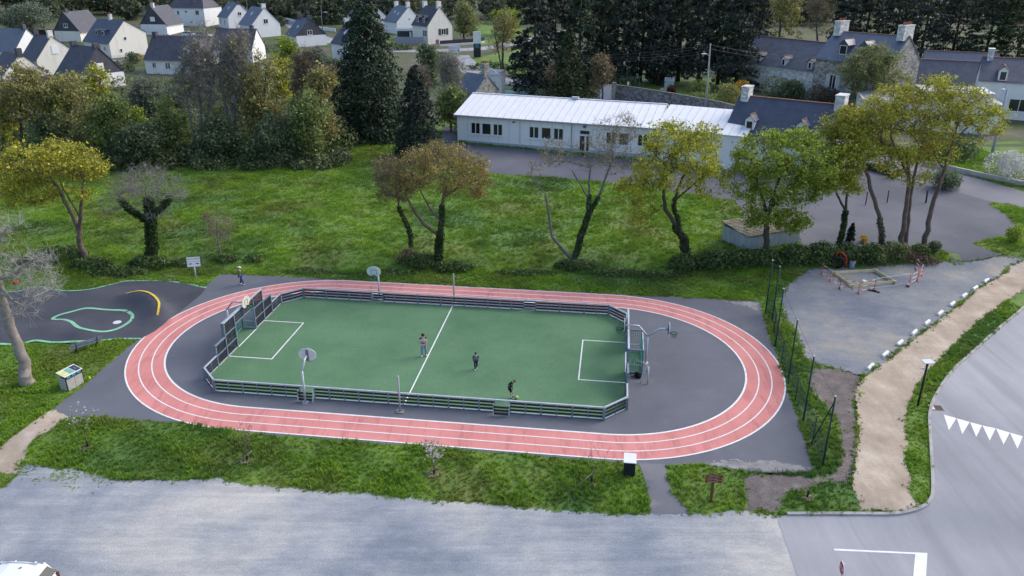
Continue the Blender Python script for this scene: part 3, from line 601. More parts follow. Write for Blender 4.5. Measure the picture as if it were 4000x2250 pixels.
# ------------------------------------------------------------------ basketball boards
def hoop(g, c, ang, m_board, back=False):
    """board centre c (local), facing direction ang; parts go under thing g"""
    ca, sa = math.cos(ang), math.sin(ang)
    def L(x, y, z): return (c[0]+x*sa+y*ca, c[1]-x*ca+y*sa, c[2]+z)      # x across, y out of the board
    out = [(-.27, -.40), (.27, -.40), (.54, -.20), (.56, .0)]+[(.56*math.cos(a), .02+.40*math.sin(a)) for a in [math.pi*i/14 for i in range(1, 14)]]+[(-.56, .0), (-.54, -.20)]
    bd = MB().slab([L(x, .0, z) for x, z in out], (ca, sa, 0), .03).build('backboard', m_board, g)
    t = MB(); t.bar(L(-.22, .034, .13), L(.22, .034, .13), .008, .035); t.bar(L(-.22, .034, -.25), L(-.22, .034, .13), .035, .008); t.bar(L(.22, .034, -.25), L(.22, .034, .13), .035, .008)
    t.build('target_square', mat('slate_paint', (.10, .11, .13), .2), bd)
    MB().bar(L(0, -.03, -.42), L(0, -.03, .30), .16, .05, (ca, sa, 0)).build('back_plate', mat('plate_grey', (.16, .17, .19), .25, 3), g)
    rg = MB(); k = 16; cx, cy, cz = L(0, .36, -.30)
    rg.tube([(cx+.22*math.cos(2*math.pi*i/k), cy+.22*math.sin(2*math.pi*i/k), cz) for i in range(k+1)], .018, 6); rg.bar(L(-.07, .02, -.30), L(-.07, .16, -.30), .02, .06); rg.bar(L(.07, .02, -.30), L(.07, .16, -.30), .02, .06)
    ring_ = rg.build('ring', MBLK, g)
    nt = MB()
    for i in range(12):
        a, b = 2*math.pi*i/12, 2*math.pi*(i+1)/12
        for sgn in (1, -1):
            nt.tube([(cx+.22*math.cos(a), cy+.22*math.sin(a), cz), (cx+.17*math.cos(a+sgn*.26), cy+.17*math.sin(a+sgn*.26), cz-.16), (cx+.13*math.cos(a+sgn*.52), cy+.13*math.sin(a+sgn*.52), cz-.34)], .009, 3, False)
    nt.build('net', MNET, ring_)
MBRD = mat('board_white', (.66, .68, .68), .2, 2.5, .6); MBRD2 = mat('board_cream', (.62, .60, .52), .25, 3, .6)
def side_hoop(v, sgn, label):
    b = fp(-6.06, v, .02); g = thing('basketball_hoop', label, 'basketball hoop', b, 0, 'basketball hoops round the pitch')
    a = math.atan2(sgn*FC, -sgn*FS); ca, sa = math.cos(a), math.sin(a)
    MB().tube([(0, 0, 0), (0, 0, 2.2)], [.075, .065], 8).build('pole', MGAL, g, False, True)
    MB().tube([(0, 0, 2.17), (ca*.62, sa*.62, 2.72), (ca*.98, sa*.98, 2.74)], .065, 8).build('arm', MGAL, g, False, True)
    MB().box((0, 0, .01), (.34, .34, .03)).build('base_plate', MGAL, g)
    hoop(g, (ca*1.02, sa*1.02, 2.78), a, MBRD)
side_hoop(-8.0, 1, 'basketball hoop on a cranked pole beside the near fence, seen from behind')
side_hoop(8.05, -1, 'basketball hoop with fan shaped board facing the camera behind the far fence')
yp = thing('twin_basketball_post', 'forked galvanised post carrying two hoops behind the goal beside the black bag', 'basketball hoop', fp(14.78, .05, .02), 0, 'basketball hoops round the pitch')
dx, dy = FC, FS
MB().tube([(0, 0, 0), (0, 0, 2.05)], [.08, .075], 8).build('pole', MGAL, yp, False, True); MB().box((0, 0, .01), (.36, .36, .03)).build('base_plate', MGAL, yp)
MB().tube([(0, 0, 2.0), (-.62*dx, -.62*dy, 2.72), (-1.5*dx, -1.5*dy, 2.72)], .07, 8).build('arm', MGAL, yp, False, True); MB().tube([(0, 0, 2.0), (.78*dx, .78*dy, 2.6), (1.3*dx, 1.3*dy, 2.6)], .07, 8).build('arm', MGAL, yp, False, True)
hoop(yp, (-1.55*dx, -1.55*dy, 2.76), math.atan2(-dy, -dx), MBRD); hoop(yp, (1.36*dx, 1.36*dy, 2.64), math.atan2(dy, dx), MBRD)
lp = thing('basketball_hoop', 'basketball hoop with stained cream board above the goal at the pump track end', 'basketball hoop', fp(-14.78, .05, .02), 0, 'basketball hoops round the pitch')
MB().tube([(0, 0, 0), (0, 0, 2.15)], [.08, .075], 8).build('pole', MGAL, lp, False, True); MB().box((0, 0, .01), (.36, .36, .03)).build('base_plate', MGAL, lp)
MB().tube([(0, 0, 2.1), (.5*dx, .5*dy, 2.76), (1.45*dx, 1.45*dy, 2.76)], .06, 8).build('arm', MGAL, lp, False, True)
hoop(lp, (1.5*dx, 1.5*dy, 2.82), math.atan2(dy, dx), MBRD2)
# net posts on the halfway line
for v, lb in ((-8.27, 'plain grey net post on a square footing between near fence and track'), (8.2, 'plain grey net post standing behind the far fence')):
    g = thing('net_post', lb, 'post', fp(-.02, v, .02), 0, 'net posts on the halfway line')
    MB().tube([(0, 0, 0), (0, 0, 2.4)], .055, 8).build('shaft', mat('zinc_post', (.34, .34, .37), .25, 2, .6), g, False, True)
    MB().tube([(0, 0, 2.4), (0, 0, 2.45)], .06, 8).build('cap', MGAL, g); MB().box((0, 0, .03), (.5, .42, .06), FY).build('footing', mat('footing_concrete', (.22, .22, .23), .3, 3), g)
# hand rail stand and bag behind the right goal
r1, r2 = F(14.42, -2.72), F(14.86, -2.75)
g = thing('bicycle_rack', 'bent galvanised tube rack beside the black bag behind the goal', 'rack', (*r2, .02))
MB().tube([(*F(14.42, -2.77), .02), (*F(14.42, -2.72), .35), (*F(14.5, -2.6), .62), (*F(14.72, -2.4), 1.0), (*F(14.82, -2.35), 1.02)], .028, 8).build('leg_tube', MGAL, g, True, True)
MB().tube([(*F(14.86, -2.78), .02), (*F(14.86, -2.7), 1.05), (*F(14.86, -2.5), 1.08), (*F(14.80, -2.25), 1.04), (*F(14.3, -1.75), 1.02), (*F(13.9, -1.45), 1.02), (*F(13.85, -1.5), .72)], .028, 8).build('rail_tube', MGAL, g, True, True)
MB().tube([(*F(14.76, -2.3), 1.02), (*F(14.78, -2.2), .5)], .028, 8).build('stub_tube', MGAL, g, True, True)
MB().tube([(*F(14.82, -2.9), .02), (*F(14.82, -2.85), 1.25)], .03, 8).build('leg_tube', MGAL, g, True, True)
bg = thing('backpack', 'black backpack lying on the asphalt behind the goal', 'backpack', (*F(14.27, -2.0), .02), FY)
def blob(name, c, s, m, parent, nz=.12, seg=16, ring=10, seed=0):
    bm = bmesh.new(); bmesh.ops.create_uvsphere(bm, u_segments=seg, v_segments=ring, radius=1); rg = random.Random(seed)
    for v in bm.verts:
        k = 1+nz*math.sin(v.co.x*3.1+seed)*math.cos(v.co.y*2.7+v.co.z*3.3); v.co = Vector((v.co.x*s[0]*k+c[0], v.co.y*s[1]*k+c[1], max(v.co.z*s[2]*k, -s[2]*.8)+c[2]))
    me = bpy.data.meshes.new(name); bm.to_mesh(me); bm.free(); return link(name, me, m, parent, True)
MBAG = mat('black_cloth', (.008, .008, .010), .3, 6, .8)
blob('bag_body', (0, 0, .17), (.29, .19, .20), MBAG, bg, .15, 18, 12, 1); blob('front_pocket', (.02, -.17, .14), (.19, .09, .13), MBAG, bg, .1, 12, 8, 2)
MB().tube([(-.24, -.02, .10), (-.36, -.07, .06), (-.48, -.08, .02)], .022, 6).build('strap', MBAG, bg, False, True); MB().tube([(-.16, 0, .33), (-.2, -.02, .41), (-.12, -.03, .42), (-.08, 0, .35)], .016, 6).build('handle', MBAG, bg, False, True)
b = GP(2,2,48,1116); bl = thing('football', 'yellow football at the foot of the boy in black', 'ball', (b[0], b[1], .035))
blob('ball_shell', (0, 0, .11), (.11, .11, .11), mat('ball_yellow', (.72, .56, .16), .25, 14, .5), bl, 0, 16, 12)
for k, (t, ph) in enumerate(((.5, .3), (1.2, 1.8), (1.3, 3.4), (1.4, 5.2), (2.2, .9), (2.3, 2.9))):
    q = Vector((math.sin(t)*math.cos(ph), math.sin(t)*math.sin(ph), math.cos(t))); o = MB().tube([q*.106+Vector((0, 0, .11)), q*.1125+Vector((0, 0, .11))], .035, 5).build('panel', mat('ball_panel', (.5, .35, .08), .2), bl)
# ------------------------------------------------------------------ people
def skin(name, pts, edges, rad, m, parent, sub=2, root=0):
    me = bpy.data.meshes.new(name+'_skel'); me.from_pydata([tuple(p) for p in pts], edges, [])
    t = bpy.data.objects.new(name+'_skel', me); COL.objects.link(t)
    t.modifiers.new('skin', 'SKIN'); sm = t.modifiers.new('sub', 'SUBSURF'); sm.levels = sub; sm.render_levels = sub
    for i, d in enumerate(me.skin_vertices[0].data):
        r = rad[i]; d.radius = (r, r) if isinstance(r, (int, float)) else r; d.use_root = (i == root)
    dg = bpy.context.evaluated_depsgraph_get(); out = bpy.data.meshes.new_from_object(t.evaluated_get(dg)); out.name = name
    bpy.data.objects.remove(t); bpy.data.meshes.remove(me)
    out.materials.clear(); out.materials.append(m); o = bpy.data.objects.new(name, out); COL.objects.link(o); o.parent = parent
    out.polygons.foreach_set('use_smooth', [True]*len(out.polygons)); return o
MSKIN = mat('skin', (.55, .33, .25), .12, 6, .6)
def person(label, loc, face, h, J, top, bottom, shoe, hair, short_sleeve=True, shorts=False, slim=1.0, group=None):
    """J: joints in metres for a 1.7 m figure; face = heading of the nose"""
    k = h/1.7; g = thing('person', label, 'person', loc, face-math.pi/2, group)
    S = lambda p: (p[0]*k, p[1]*k, p[2]*k)
    names = ['pel', 'spi', 'che', 'nck', 'hd0', 'hd1', 'hd2', 'lsh', 'lel', 'lwr', 'rsh', 'rel', 'rwr', 'lhp', 'lkn', 'lan', 'lto', 'rhp', 'rkn', 'ran', 'rto']
    rad = [.125, .12, .13, .055, .075, .098, .085, .06, .045, .032, .06, .045, .032, .085, .058, .040, .036, .085, .058, .040, .036]
    ed = [(0, 1), (1, 2), (2, 3), (3, 4), (4, 5), (5, 6), (2, 7), (7, 8), (8, 9), (2, 10), (10, 11), (11, 12), (0, 13), (13, 14), (14, 15), (15, 16), (0, 17), (17, 18), (18, 19), (19, 20)]
    pts = [J[n] for n in names]; rad = [r*slim for r in rad]; pts2, rad2, ed2 = list(pts), list(rad), list(ed)
    rad2[0], rad2[1], rad2[2] = (.155*slim, .10*slim), (.14*slim, .095*slim), (.16*slim, .10*slim)
    for w, e, sx in ((9, 8, -1), (12, 11, 1)):                    # palm, four curled fingers and a thumb
        d = (Vector(pts[w])-Vector(pts[e])).normalized(); f = Vector((0, 1, 0)); f = (f-d*f.dot(d)).normalized(); s = d.cross(f)
        palm = Vector(pts[w])+d*.06; i0 = len(pts2); pts2.append(tuple(palm)); rad2.append((.026, .034)); ed2.append((w, i0))
        for q, ln in ((-.026, .060), (-.009, .072), (.009, .068), (.026, .052)):
            a = palm+d*.035+f*q; b = a+d*ln*.55-s*sx*.012; c = b+d*ln*.4-s*sx*.026; n0 = len(pts2)
            pts2 += [tuple(a), tuple(b), tuple(c)]; rad2 += [.009, .0085, .0075]; ed2 += [(i0, n0), (n0, n0+1), (n0+1, n0+2)]
        a = palm-d*.015+f*.036; b = a+d*.035+f*.018; n0 = len(pts2); pts2 += [tuple(a), tuple(b)]; rad2 += [.010, .009]; ed2 += [(i0, n0), (n0, n0+1)]
    def sc(rs): return [(r*k if isinstance(r, (int, float)) else (r[0]*k, r[1]*k)) for r in rs]
    body = skin('body', [S(p) for p in pts2], ed2, sc(rad2), MSKIN, g)
    def sub(ids, extra, nm, m, edges, trunc={}):
        ps = [S(pts[i]) for i in ids]
        for a, (b, t) in trunc.items():
            i = ids.index(a); ps[i] = S(tuple(Vector(pts[b]).lerp(Vector(pts[a]), t)))
        rr = [rad2[i] for i in ids]; rr = [(r+extra if isinstance(r, (int, float)) else (r[0]+extra, r[1]+extra)) for r in rr]
        return skin(nm, ps, [(ids.index(a), ids.index(b)) for a, b in edges], sc(rr), m, g)
    tr = {9: (8, .0), 12: (11, .0)} if short_sleeve else {9: (8, .95), 12: (11, .95)}
    if short_sleeve: shirt = sub([0, 1, 2, 7, 8, 10, 11], .022, 'shirt', top, [(0, 1), (1, 2), (2, 7), (7, 8), (2, 10), (10, 11)], {8: (7, .72), 11: (10, .72)})
    else: shirt = sub([0, 1, 2, 7, 8, 9, 10, 11, 12], .024, 'shirt', top, [(0, 1), (1, 2), (2, 7), (7, 8), (8, 9), (2, 10), (10, 11), (11, 12)], tr)
    sub([0, 13, 14, 15, 17, 18, 19], .026 if not shorts else .034, 'shorts' if shorts else 'trousers', bottom, [(0, 13), (13, 14), (0, 17), (17, 18)]+([] if shorts else [(14, 15), (18, 19)]), {14: (13, .92), 18: (17, .92)} if shorts else {}) if not shorts else sub([0, 13, 14, 17, 18], .036, 'shorts', bottom, [(0, 13), (13, 14), (0, 17), (17, 18)], {14: (13, .85), 18: (17, .85)})
    for a, t in ((15, 16), (19, 20)):
        A, T = Vector(S(pts[a])), Vector(S(pts[t])); d = (T-A); d.z = 0; d.normalize()
        skin('shoe', [tuple(A-d*.05*k+Vector((0, 0, -.03*k))), tuple(A+d*.05*k+Vector((0, 0, -.03*k))), tuple(T+d*.02*k)], [(0, 1), (1, 2)], [.048*k, .050*k, .042*k], shoe, g)
    hd = Vector(S(pts[5])); up = (Vector(S(pts[6]))-Vector(S(pts[4]))).normalized(); fw = Vector((0, 1, 0)); fw = (fw-up*fw.dot(up)).normalized(); sd_ = fw.cross(up)
    for sx in (-1, 1):
        e = hd+fw*.088*k+sd_*sx*.032*k+up*.005*k; blob('eye', e, (.012*k, .008*k, .009*k), MBLK, g, 0, 8, 6); ea = hd+sd_*sx*.096*k-up*.01*k; blob('ear', ea, (.014*k, .024*k, .034*k), MSKIN, g, 0, 8, 6)
    ns = hd+fw*.102*k-up*.025*k; blob('nose', ns, (.014*k, .02*k, .022*k), MSKIN, g, 0, 8, 6); mo = hd+fw*.094*k-up*.062*k; blob('mouth', mo, (.024*k, .006*k, .006*k), mat('lips', (.40, .14, .12), .1), g, 0, 8, 6)
    return g, hd, up, fw, sd_, k, shirt
def hair(g, hd, up, fw, k, m, s=(.112, .122, .10), lift=.05, back=.02, name='hair', long=0):
    bm = bmesh.new(); bmesh.ops.create_uvsphere(bm, u_segments=16, v_segments=12, radius=1); sd_ = fw.cross(up); rg = random.Random(3)
    for v in bm.verts:
        c = v.co.copy(); j = 1+.10*math.sin(c.x*9+c.y*7)*math.cos(c.z*8)
        z = c.z if c.z > -.25 else -.25+(c.z+.25)*(.25+long if c.y < .1 else .1)
        v.co = hd+up*((z*s[2]+lift)*k)*1.0+fw*((c.y*s[1]*j-back)*k)+sd_*(c.x*s[0]*j*k)
    me = bpy.data.meshes.new(name); bm.to_mesh(me); bm.free(); return link(name, me, m, g, True)
def bands(name, stops):
    """cloth whose colour changes with height on the wearer (object space z)"""
    def f(n, l, b):
        tc = n.new('ShaderNodeTexCoord'); sx = n.new('ShaderNodeSeparateXYZ'); l.new(tc.outputs['Object'], sx.inputs[0])
        mr = n.new('ShaderNodeMapRange'); mr.inputs[1].default_value = .8; mr.inputs[2].default_value = 1.6; l.new(sx.outputs['Z'], mr.inputs[0])
        r = n.new('ShaderNodeValToRGB'); r.color_ramp.interpolation = 'CONSTANT'; e = r.color_ramp.elements
        while len(e) < len(stops): e.new(.5)
        for i, (z, c) in enumerate(stops): e[i].position = max(0, (z-.8)/.8); e[i].color = (*c, 1)
        l.new(mr.outputs[0], r.inputs[0]); l.new(r.outputs[0], b.inputs['Base Color'])
    return multi(name, f, .85)
ST = dict(pel=(0, 0, .93), spi=(0, 0, 1.08), che=(0, 0, 1.30), nck=(0, .01, 1.44), hd0=(0, .02, 1.50), hd1=(0, .025, 1.58), hd2=(0, .02, 1.65), lsh=(-.19, 0, 1.38), lel=(-.23, -.02, 1.12), lwr=(-.22, .08, .90), rsh=(.19, 0, 1.38), rel=(.23, -.02, 1.12), rwr=(.22, .08, .90),
          lhp=(-.095, 0, .88), lkn=(-.11, .03, .49), lan=(-.11, 0, .09), lto=(-.13, .13, .04), rhp=(.095, 0, .88), rkn=(.11, .03, .49), ran=(.11, 0, .09), rto=(.13, .13, .04))
def pose(**k): d = dict(ST); d.update(k); return d
MSNK = mat('white_sneaker', (.70, .72, .74), .15, 8); MHB = mat('dark_brown_hair', (.030, .018, .014), .4, 30, .6); MHR = mat('auburn_hair', (.085, .032, .022), .4, 30, .6)
MJEAN = mat('grey_blue_joggers', (.20, .26, .36), .25, 6)
q = GP(1,2,1688,686)
g, hd, up, fw, sdv, k, sh = person('teenager in a navy, white and red t-shirt standing by the halfway line', (q[0], q[1], .035), R(-75), 1.69, pose(lan=(-.17, -.05, .09), lto=(-.20, .08, .04), lkn=(-.14, .02, .49), ran=(.13, .04, .09), rto=(.20, .15, .04), hd2=(.01, .05, 1.65), hd1=(0, .04, 1.58), lwr=(-.19, .10, .93), rwr=(.17, .12, .93)), bands('navy_white_red_cloth', [(.8, (.55, .02, .05)), (1.095, (.72, .74, .78)), (1.31, (.012, .018, .06))]), MJEAN, MSNK, MHB)
hair(g, hd, up, fw, k, MHB, (.118, .125, .105), .055, .015)
text_mesh('shirt_lettering', 'FILA', .15, mat('navy_print', (.02, .03, .10), .1), g, (0, .132, 1.19), (R(90), 0, R(180)), .012)
q = GP(1,2,2212,820)
g, hd, up, fw, sdv, k, sh = person('small boy in a grey top with black sleeves walking across the pitch', (q[0], q[1], .035), R(-84), 1.25, pose(lan=(-.08, -.16, .13), lto=(-.09, -.04, .06), lkn=(-.09, .04, .50), ran=(.08, .14, .09), rto=(.09, .27, .05), rkn=(.10, .12, .50), lwr=(-.24, .12, .92), rwr=(.24, .0, .90)), mat('grey_jersey', (.15, .18, .24), .2, 8), mat('navy_trousers', (.012, .016, .045), .2, 8), MSNK, MHB, False)
hair(g, hd, up, fw, k, MHB, (.12, .125, .105), .055, .01)
for a, b in (('lsh', 'lel'), ('rsh', 'rel')):
    A, B = Vector(ST[a])*k, Vector(ST[b])*k; skin('sleeve', [tuple(A+(Vector((0, 0, 1.36*k))-A)*.25), tuple(A), tuple(A.lerp(B, .9))], [(0, 1), (1, 2)], [.075*k, .092*k, .078*k], MBAG, g)
q = GV(1284,1002)
g, hd, up, fw, sdv, k, sh = person('boy in black shirt and shorts looking down at the yellow ball', (q[0], q[1], .035), R(4), 1.30, pose(spi=(0, .03, 1.08), che=(0, .12, 1.28), nck=(0, .20, 1.40), hd0=(0, .25, 1.44), hd1=(0, .31, 1.49), hd2=(0, .33, 1.55), lsh=(-.18, .13, 1.36), rsh=(.18, .13, 1.36), lel=(-.26, -.06, 1.16), lwr=(-.28, -.16, .96), rel=(.24, .04, 1.12), rwr=(.23, .10, .90), lan=(-.10, .20, .10), lto=(-.11, .33, .05), lkn=(-.10, .16, .50)), MBAG, MBAG, mat('blue_trainer', (.03, .16, .30), .4, 20), MHR, False, True)
hair(g, hd, up, fw, k, MHR, (.115, .122, .10), .05, .01)
MB().bar((.236*k, .12*k, 1.36*k), (.292*k, .055*k, 1.12*k), .05*k, .014*k, (1, 0, 0)).build('sleeve_stripe', MWHT, g)
MB().bar((.292*k, .055*k, 1.12*k), (.275*k, .10*k, .93*k), .05*k, .014*k, (1, 0, 0)).build('sleeve_stripe', MWHT, g)
for a in ('lan', 'ran'):
    p = pose(lan=(-.10, .20, .10))[a]; MB().tube([(p[0]*k, p[1]*k, .10*k), (p[0]*k, p[1]*k-.005, .20*k)], .05*k, 10).build('sock', MWHT, g, False, True)
q = GV(607,717)
g, hd, up, fw, sdv, k, sh = person('person in white cap, olive jacket and blue jeans walking on the asphalt', (q[0], q[1], .02), R(8), 1.60, pose(lan=(-.09, -.10, .10), lto=(-.10, .03, .04), ran=(.09, .22, .09), rto=(.09, .35, .05), rkn=(.10, .13, .49), lkn=(-.10, .03, .48), lwr=(-.2, .10, .92), rwr=(.2, .0, .92)), mat('olive_cloth', (.10, .115, .085), .25, 6), mat('blue_denim', (.03, .05, .20), .3, 8), MSNK, MHB, False)
hair(g, hd, up, fw, k, MHB, (.108, .118, .10), .03, .02, long=.9)
cap = hair(g, hd, up, fw, k, mat('white_cap', (.72, .68, .68), .1, 5), (.118, .126, .085), .075, .01, 'cap')
pk = hd+up*.06*k; MB().slab([tuple(pk+fw*a*k+sdv*b*k) for a, b in ((.08, -.085), (.17, -.065), (.20, 0), (.17, .065), (.08, .085))], tuple(up), .012).build('cap_peak', MATS['white_cap'], g)
skin('jacket_hem', [(0, 0, 1.0*k), (0, 0, .80*k)], [(0, 1)], [.15*k, (.175*k, .145*k)], MATS['olive_cloth'], g)
# ------------------------------------------------------------------ furniture round the court
MWOOD = mat('grey_timber', (.40, .39, .36), .25, 3, .8, stretch=(1, 1, 8)); MBENCH = mat('slate_bench', (.17, .19, .26), .25, 3, .6)
a, b = GP(0,2,790,660), GP(0,2,985,600); ang = math.atan2(b[1]-a[1], b[0]-a[0])
a2 = (a[0]+.12, a[1]+.1)
g = thing('park_bench', 'slate grey slatted bench with black cast legs on the grass by the pump track', 'bench', ((a[0]+b[0])/2, (a[1]+b[1])/2, 0), ang)
for i, y in enumerate((.10, .24, .38)): MB().bar((-1.02, y, .44), (1.02, y, .44), .11, .035).build('seat_slat', MBENCH, g)
for i, (y, z) in enumerate(((-.02, .62), (-.09, .80))): MB().bar((-1.02, y, z), (1.02, y, z), .03, .12).build('back_slat', MBENCH, g)
for x in (-.68, .68):
    MB().bar((x, .42, 0), (x, .34, .43), .05, .05, (1, 0, 0)).build('leg', MBLK, g); MB().bar((x, -.06, 0), (x, .08, .43), .05, .05, (1, 0, 0)).build('leg', MBLK, g)
    MB().bar((x, .04, .42), (x, -.12, .88), .05, .05, (1, 0, 0)).build('back_support', MBLK, g); MB().bar((x, .02, .41), (x, .44, .41), .05, .04).build('seat_support', MBLK, g); MB().bar((x, -.02, .12), (x, .38, .12), .03, .03).build('brace', MBLK, g)
# information cabinet
c = GP(0,2,680,1046)
g = thing('information_cabinet', 'grey timber cabinet with printed sloping top at the edge of the court', 'cabinet', (c[0], c[1], 0), R(68)); g.scale = (1.12, 1, 1)
# local x along the two door side, y to the back
L_, W_, H_ = 1.10, .66, .95
for j in range(6):
    z = .04+j*.14
    MB().box((.06, W_*.5, z+.065), (.03, W_-.02, .128)).build('side_board', MWOOD, g)
for d in range(2):
    for j in range(5): MB().box((.09+.265+d*.52, .02, .04+j*.145+.065), (.50, .03, .135)).build('door_board', MWOOD, g)
MB().box((.60, W_*.5, .44), (L_-.14, W_-.10, .82)).build('carcass', mat('cabinet_core', (.18, .18, .17), .3), g)
MB().box((.05, .015, .43), (.03, .04, .84)).build('corner_strip', MBLK, g); MB().box((1.14, .015, .43), (.03, .04, .84)).build('corner_strip', MBLK, g)
f = MB().box((.60, .0, .93), (1.12, .02, .18)).build('fascia', mat('navy_board', (.012, .025, .05), .2), g)
for i in range(3): MB().box((.26+i*.34, -.014, .93), (.22, .006, .10)).build('badge', mat('cyan_print', (.05, .32, .45), .3, 12), f)
tp = MB().slab([(.02, -.03, 1.02), (1.18, -.03, 1.02), (1.18, W_+.05, 1.18), (.02, W_+.05, 1.18)], (0, -.15, 1), .03).build('top_panel', MWHT, g)
def onTop(x0, x1, y0, y1, m, nm):
    zz = lambda y: 1.02+(y+.03)/(W_+.08)*.16+.036
    return MB().slab([(x0, y0, zz(y0)), (x1, y0, zz(y0)), (x1, y1, zz(y1)), (x0, y1, zz(y1))], (0, -.15, 1), .004).build(nm, m, tp)
onTop(.06, .38, .02, W_-.04, mat('pale_yellow_print', (.62, .60, .25), .35, 9), 'print_block'); onTop(.42, .74, .02, W_-.04, mat('green_print', (.16, .36, .27), .3, 10), 'print_block'); onTop(.78, 1.14, .02, W_-.04, mat('navy_print2', (.04, .045, .09), .2), 'print_block')
for i in range(3): onTop(.92+i*.035, .945+i*.035, .2, .4, MWHT, 'print_mark')
# sign board by the pump track
c = GP(0,1,1978,1382); g = thing('rules_sign', 'white tilted rules board on a grey post at the grass edge', 'sign', (c[0], c[1], c[2]), R(14))
MB().tube([(0, 0, 0), (0, 0, 1.5)], .045, 8).build('post', MGAL, g, False, True); MB().box((0, 0, .02), (.42, .3, .04)).build('footing', MATS['footing_concrete'], g)
pn = MB().slab([(-.52, -.07, 1.38), (.52, -.07, 1.38), (.52, .07, 2.18), (-.52, .07, 2.18)], (0, -1, .17), .03).build('panel', MWHT, g)
for x0, x1, z0, z1, mm in ((-.5, .5, 2.02, 2.05, MBLK), (-.5, .5, 1.82, 1.835, MBLK), (-.4, -.14, 1.60, 1.67, MATS['navy_print']), (.16, .42, 1.60, 1.67, MATS['navy_print']), (.30, .36, 1.50, 1.53, MBLK)):
    yy = lambda z: -.07+(z-1.38)/.8*.14-.034
    MB().slab([(x0, yy(z0), z0), (x1, yy(z0), z0), (x1, yy(z1), z1), (x0, yy(z1), z1)], (0, -1, .17), .004).build('print_line', mm, pn)
# waste box and wooden finger post by the asphalt path
c = GP(2,3,1182,440); g = thing('waste_bin', 'black slatted bin with white lid beside the asphalt path', 'bin', (c[0], c[1]+.2, c[2]), FY)
MB().box((0, 0, .42), (.56, .52, .80)).build('liner', MBLK, g)
for i in range(9): MB().box((-.27+i*.0675, -.275, .42), (.045, .03, .80)).build('slat', mat('bin_slat', (.022, .024, .035), .3), g)
for i in range(8): MB().box((-.285, -.22+i*.064, .42), (.03, .045, .80)).build('slat', MATS['bin_slat'], g)
MB().slab([(-.33, -.33, .86), (.33, -.33, .86), (.33, .33, 1.02), (-.33, .33, 1.02)], (0, -.25, 1), .05).build('lid', mat('white_lid', (.80, .80, .80), .05, 2, .5), g)
c = GP(2,3,1998,700); g = thing('finger_post', 'reddish brown wooden signpost on the grass right of the asphalt path', 'signpost', c, R(-4)); MRW = mat('red_wood', (.16, .055, .035), .35, 4, .8, stretch=(1, 1, .2))
MB().box((0, 0, .85), (.12, .11, 1.7)).build('post', MRW, g)
for j, (z, x0) in enumerate(((1.62, .02), (1.46, -.01), (1.30, .0))): 
    pb = MB().slab([(-.42+x0, -.08, z-.065), (.40+x0, -.08, z-.065), (.45+x0, -.08, z), (.40+x0, -.08, z+.065), (-.42+x0, -.08, z+.065)], (0, -1, 0), .03).build('sign_board', MRW, g)
    for r_ in range(2): MB().box((-.05+x0, -.113, z+.02-.04*r_), (.5, .004, .012)).build('carved_line', mat('carved_pale', (.5, .4, .32), .3, 20), pb)
# tall green posts, netting and strainers along the right side of the court
MGP = mat('green_post', (.012, .045, .040), .25, 3, .5); 
def m_mesh(n, l, b):
    w = coords(n, l, 'World'); l.new(ramp(n, l, noise(n, l, w, 4, 3), [(.3, (.02, .07, .06)), (.7, (.035, .10, .085))]), b.inputs['Base Color'])
    tr = n.new('ShaderNodeBsdfTransparent'); mx = n.new('ShaderNodeMixShader'); mx.inputs[0].default_value = .34; l.new(tr.outputs[0], mx.inputs[1]); l.new(b.outputs[0], mx.inputs[2])
    l.new(mx.outputs[0], n['Material Output'].inputs[0])
MMESH = multi('green_wire_mesh', m_mesh)
bases = [GV(1925,790), GV(1942,808), GP(3,2,72,585), GP(3,2,200,940), GP(3,2,350,1355), GP(3,3,545,362)]
g = thing('ball_stop_fence', 'tall dark green posts with low green mesh along the right edge of the court', 'fence', bases[3]); 
tops = [(1, 4.2), (1, 4.2), (1, 4.4), (1, 4.4), (1, 4.4), (1, 4.4)]
for i, p in enumerate(bases):
    po = MB().tube([(p[0], p[1], p[2]), (p[0], p[1], p[2]+4.4)], .05, 8).build('tall_post', MGP, g, True, True); MB().tube([(p[0], p[1], p[2]+4.4), (p[0], p[1], p[2]+4.46)], .06, 8).build('cap', MGAL, po, True)
e, d_ = bases[-1], bases[-2]; t = Vector((d_[0]-e[0], d_[1]-e[1], 0)).normalized()
MB().tube([(e[0]+t.x*2.4, e[1]+t.y*2.4, e[2]), (e[0], e[1], e[2]+4.1)], .04, 6).build('strainer', MGP, g, True, True)
for a, b in zip(bases[1:], bases[2:]):
    m_ = ((a[0]+b[0])/2, (a[1]+b[1])/2); MB().tube([(m_[0], m_[1], 0-.3), (m_[0], m_[1], 1.75)], .032, 6).build('short_post', MGP, g, True, True)
for a, b in zip(bases, bases[1:]):
    za, zb = a[2], b[2]; q4 = MB(); q4.add([(a[0], a[1], za+.02), (b[0], b[1], zb+.02), (b[0], b[1], zb+1.7), (a[0], a[1], za+1.7)], [(0, 1, 2, 3)])
    q4.build('mesh_panel', MMESH, g, True); w_ = MB()
    for h_ in (.05, .85, 1.7, 2.9, 4.3): w_.tube([(a[0], a[1], za+h_), (b[0], b[1], zb+h_)], .010, 4, False)
    n_ = 22
    for i in range(1, n_): 
        x_, y_, z_ = a[0]+(b[0]-a[0])*i/n_, a[1]+(b[1]-a[1])*i/n_, za+(zb-za)*i/n_; w_.tube([(x_, y_, z_+.03), (x_, y_, z_+1.7)], .005, 3, False)
    w_.build('wire', MGP, g, True)
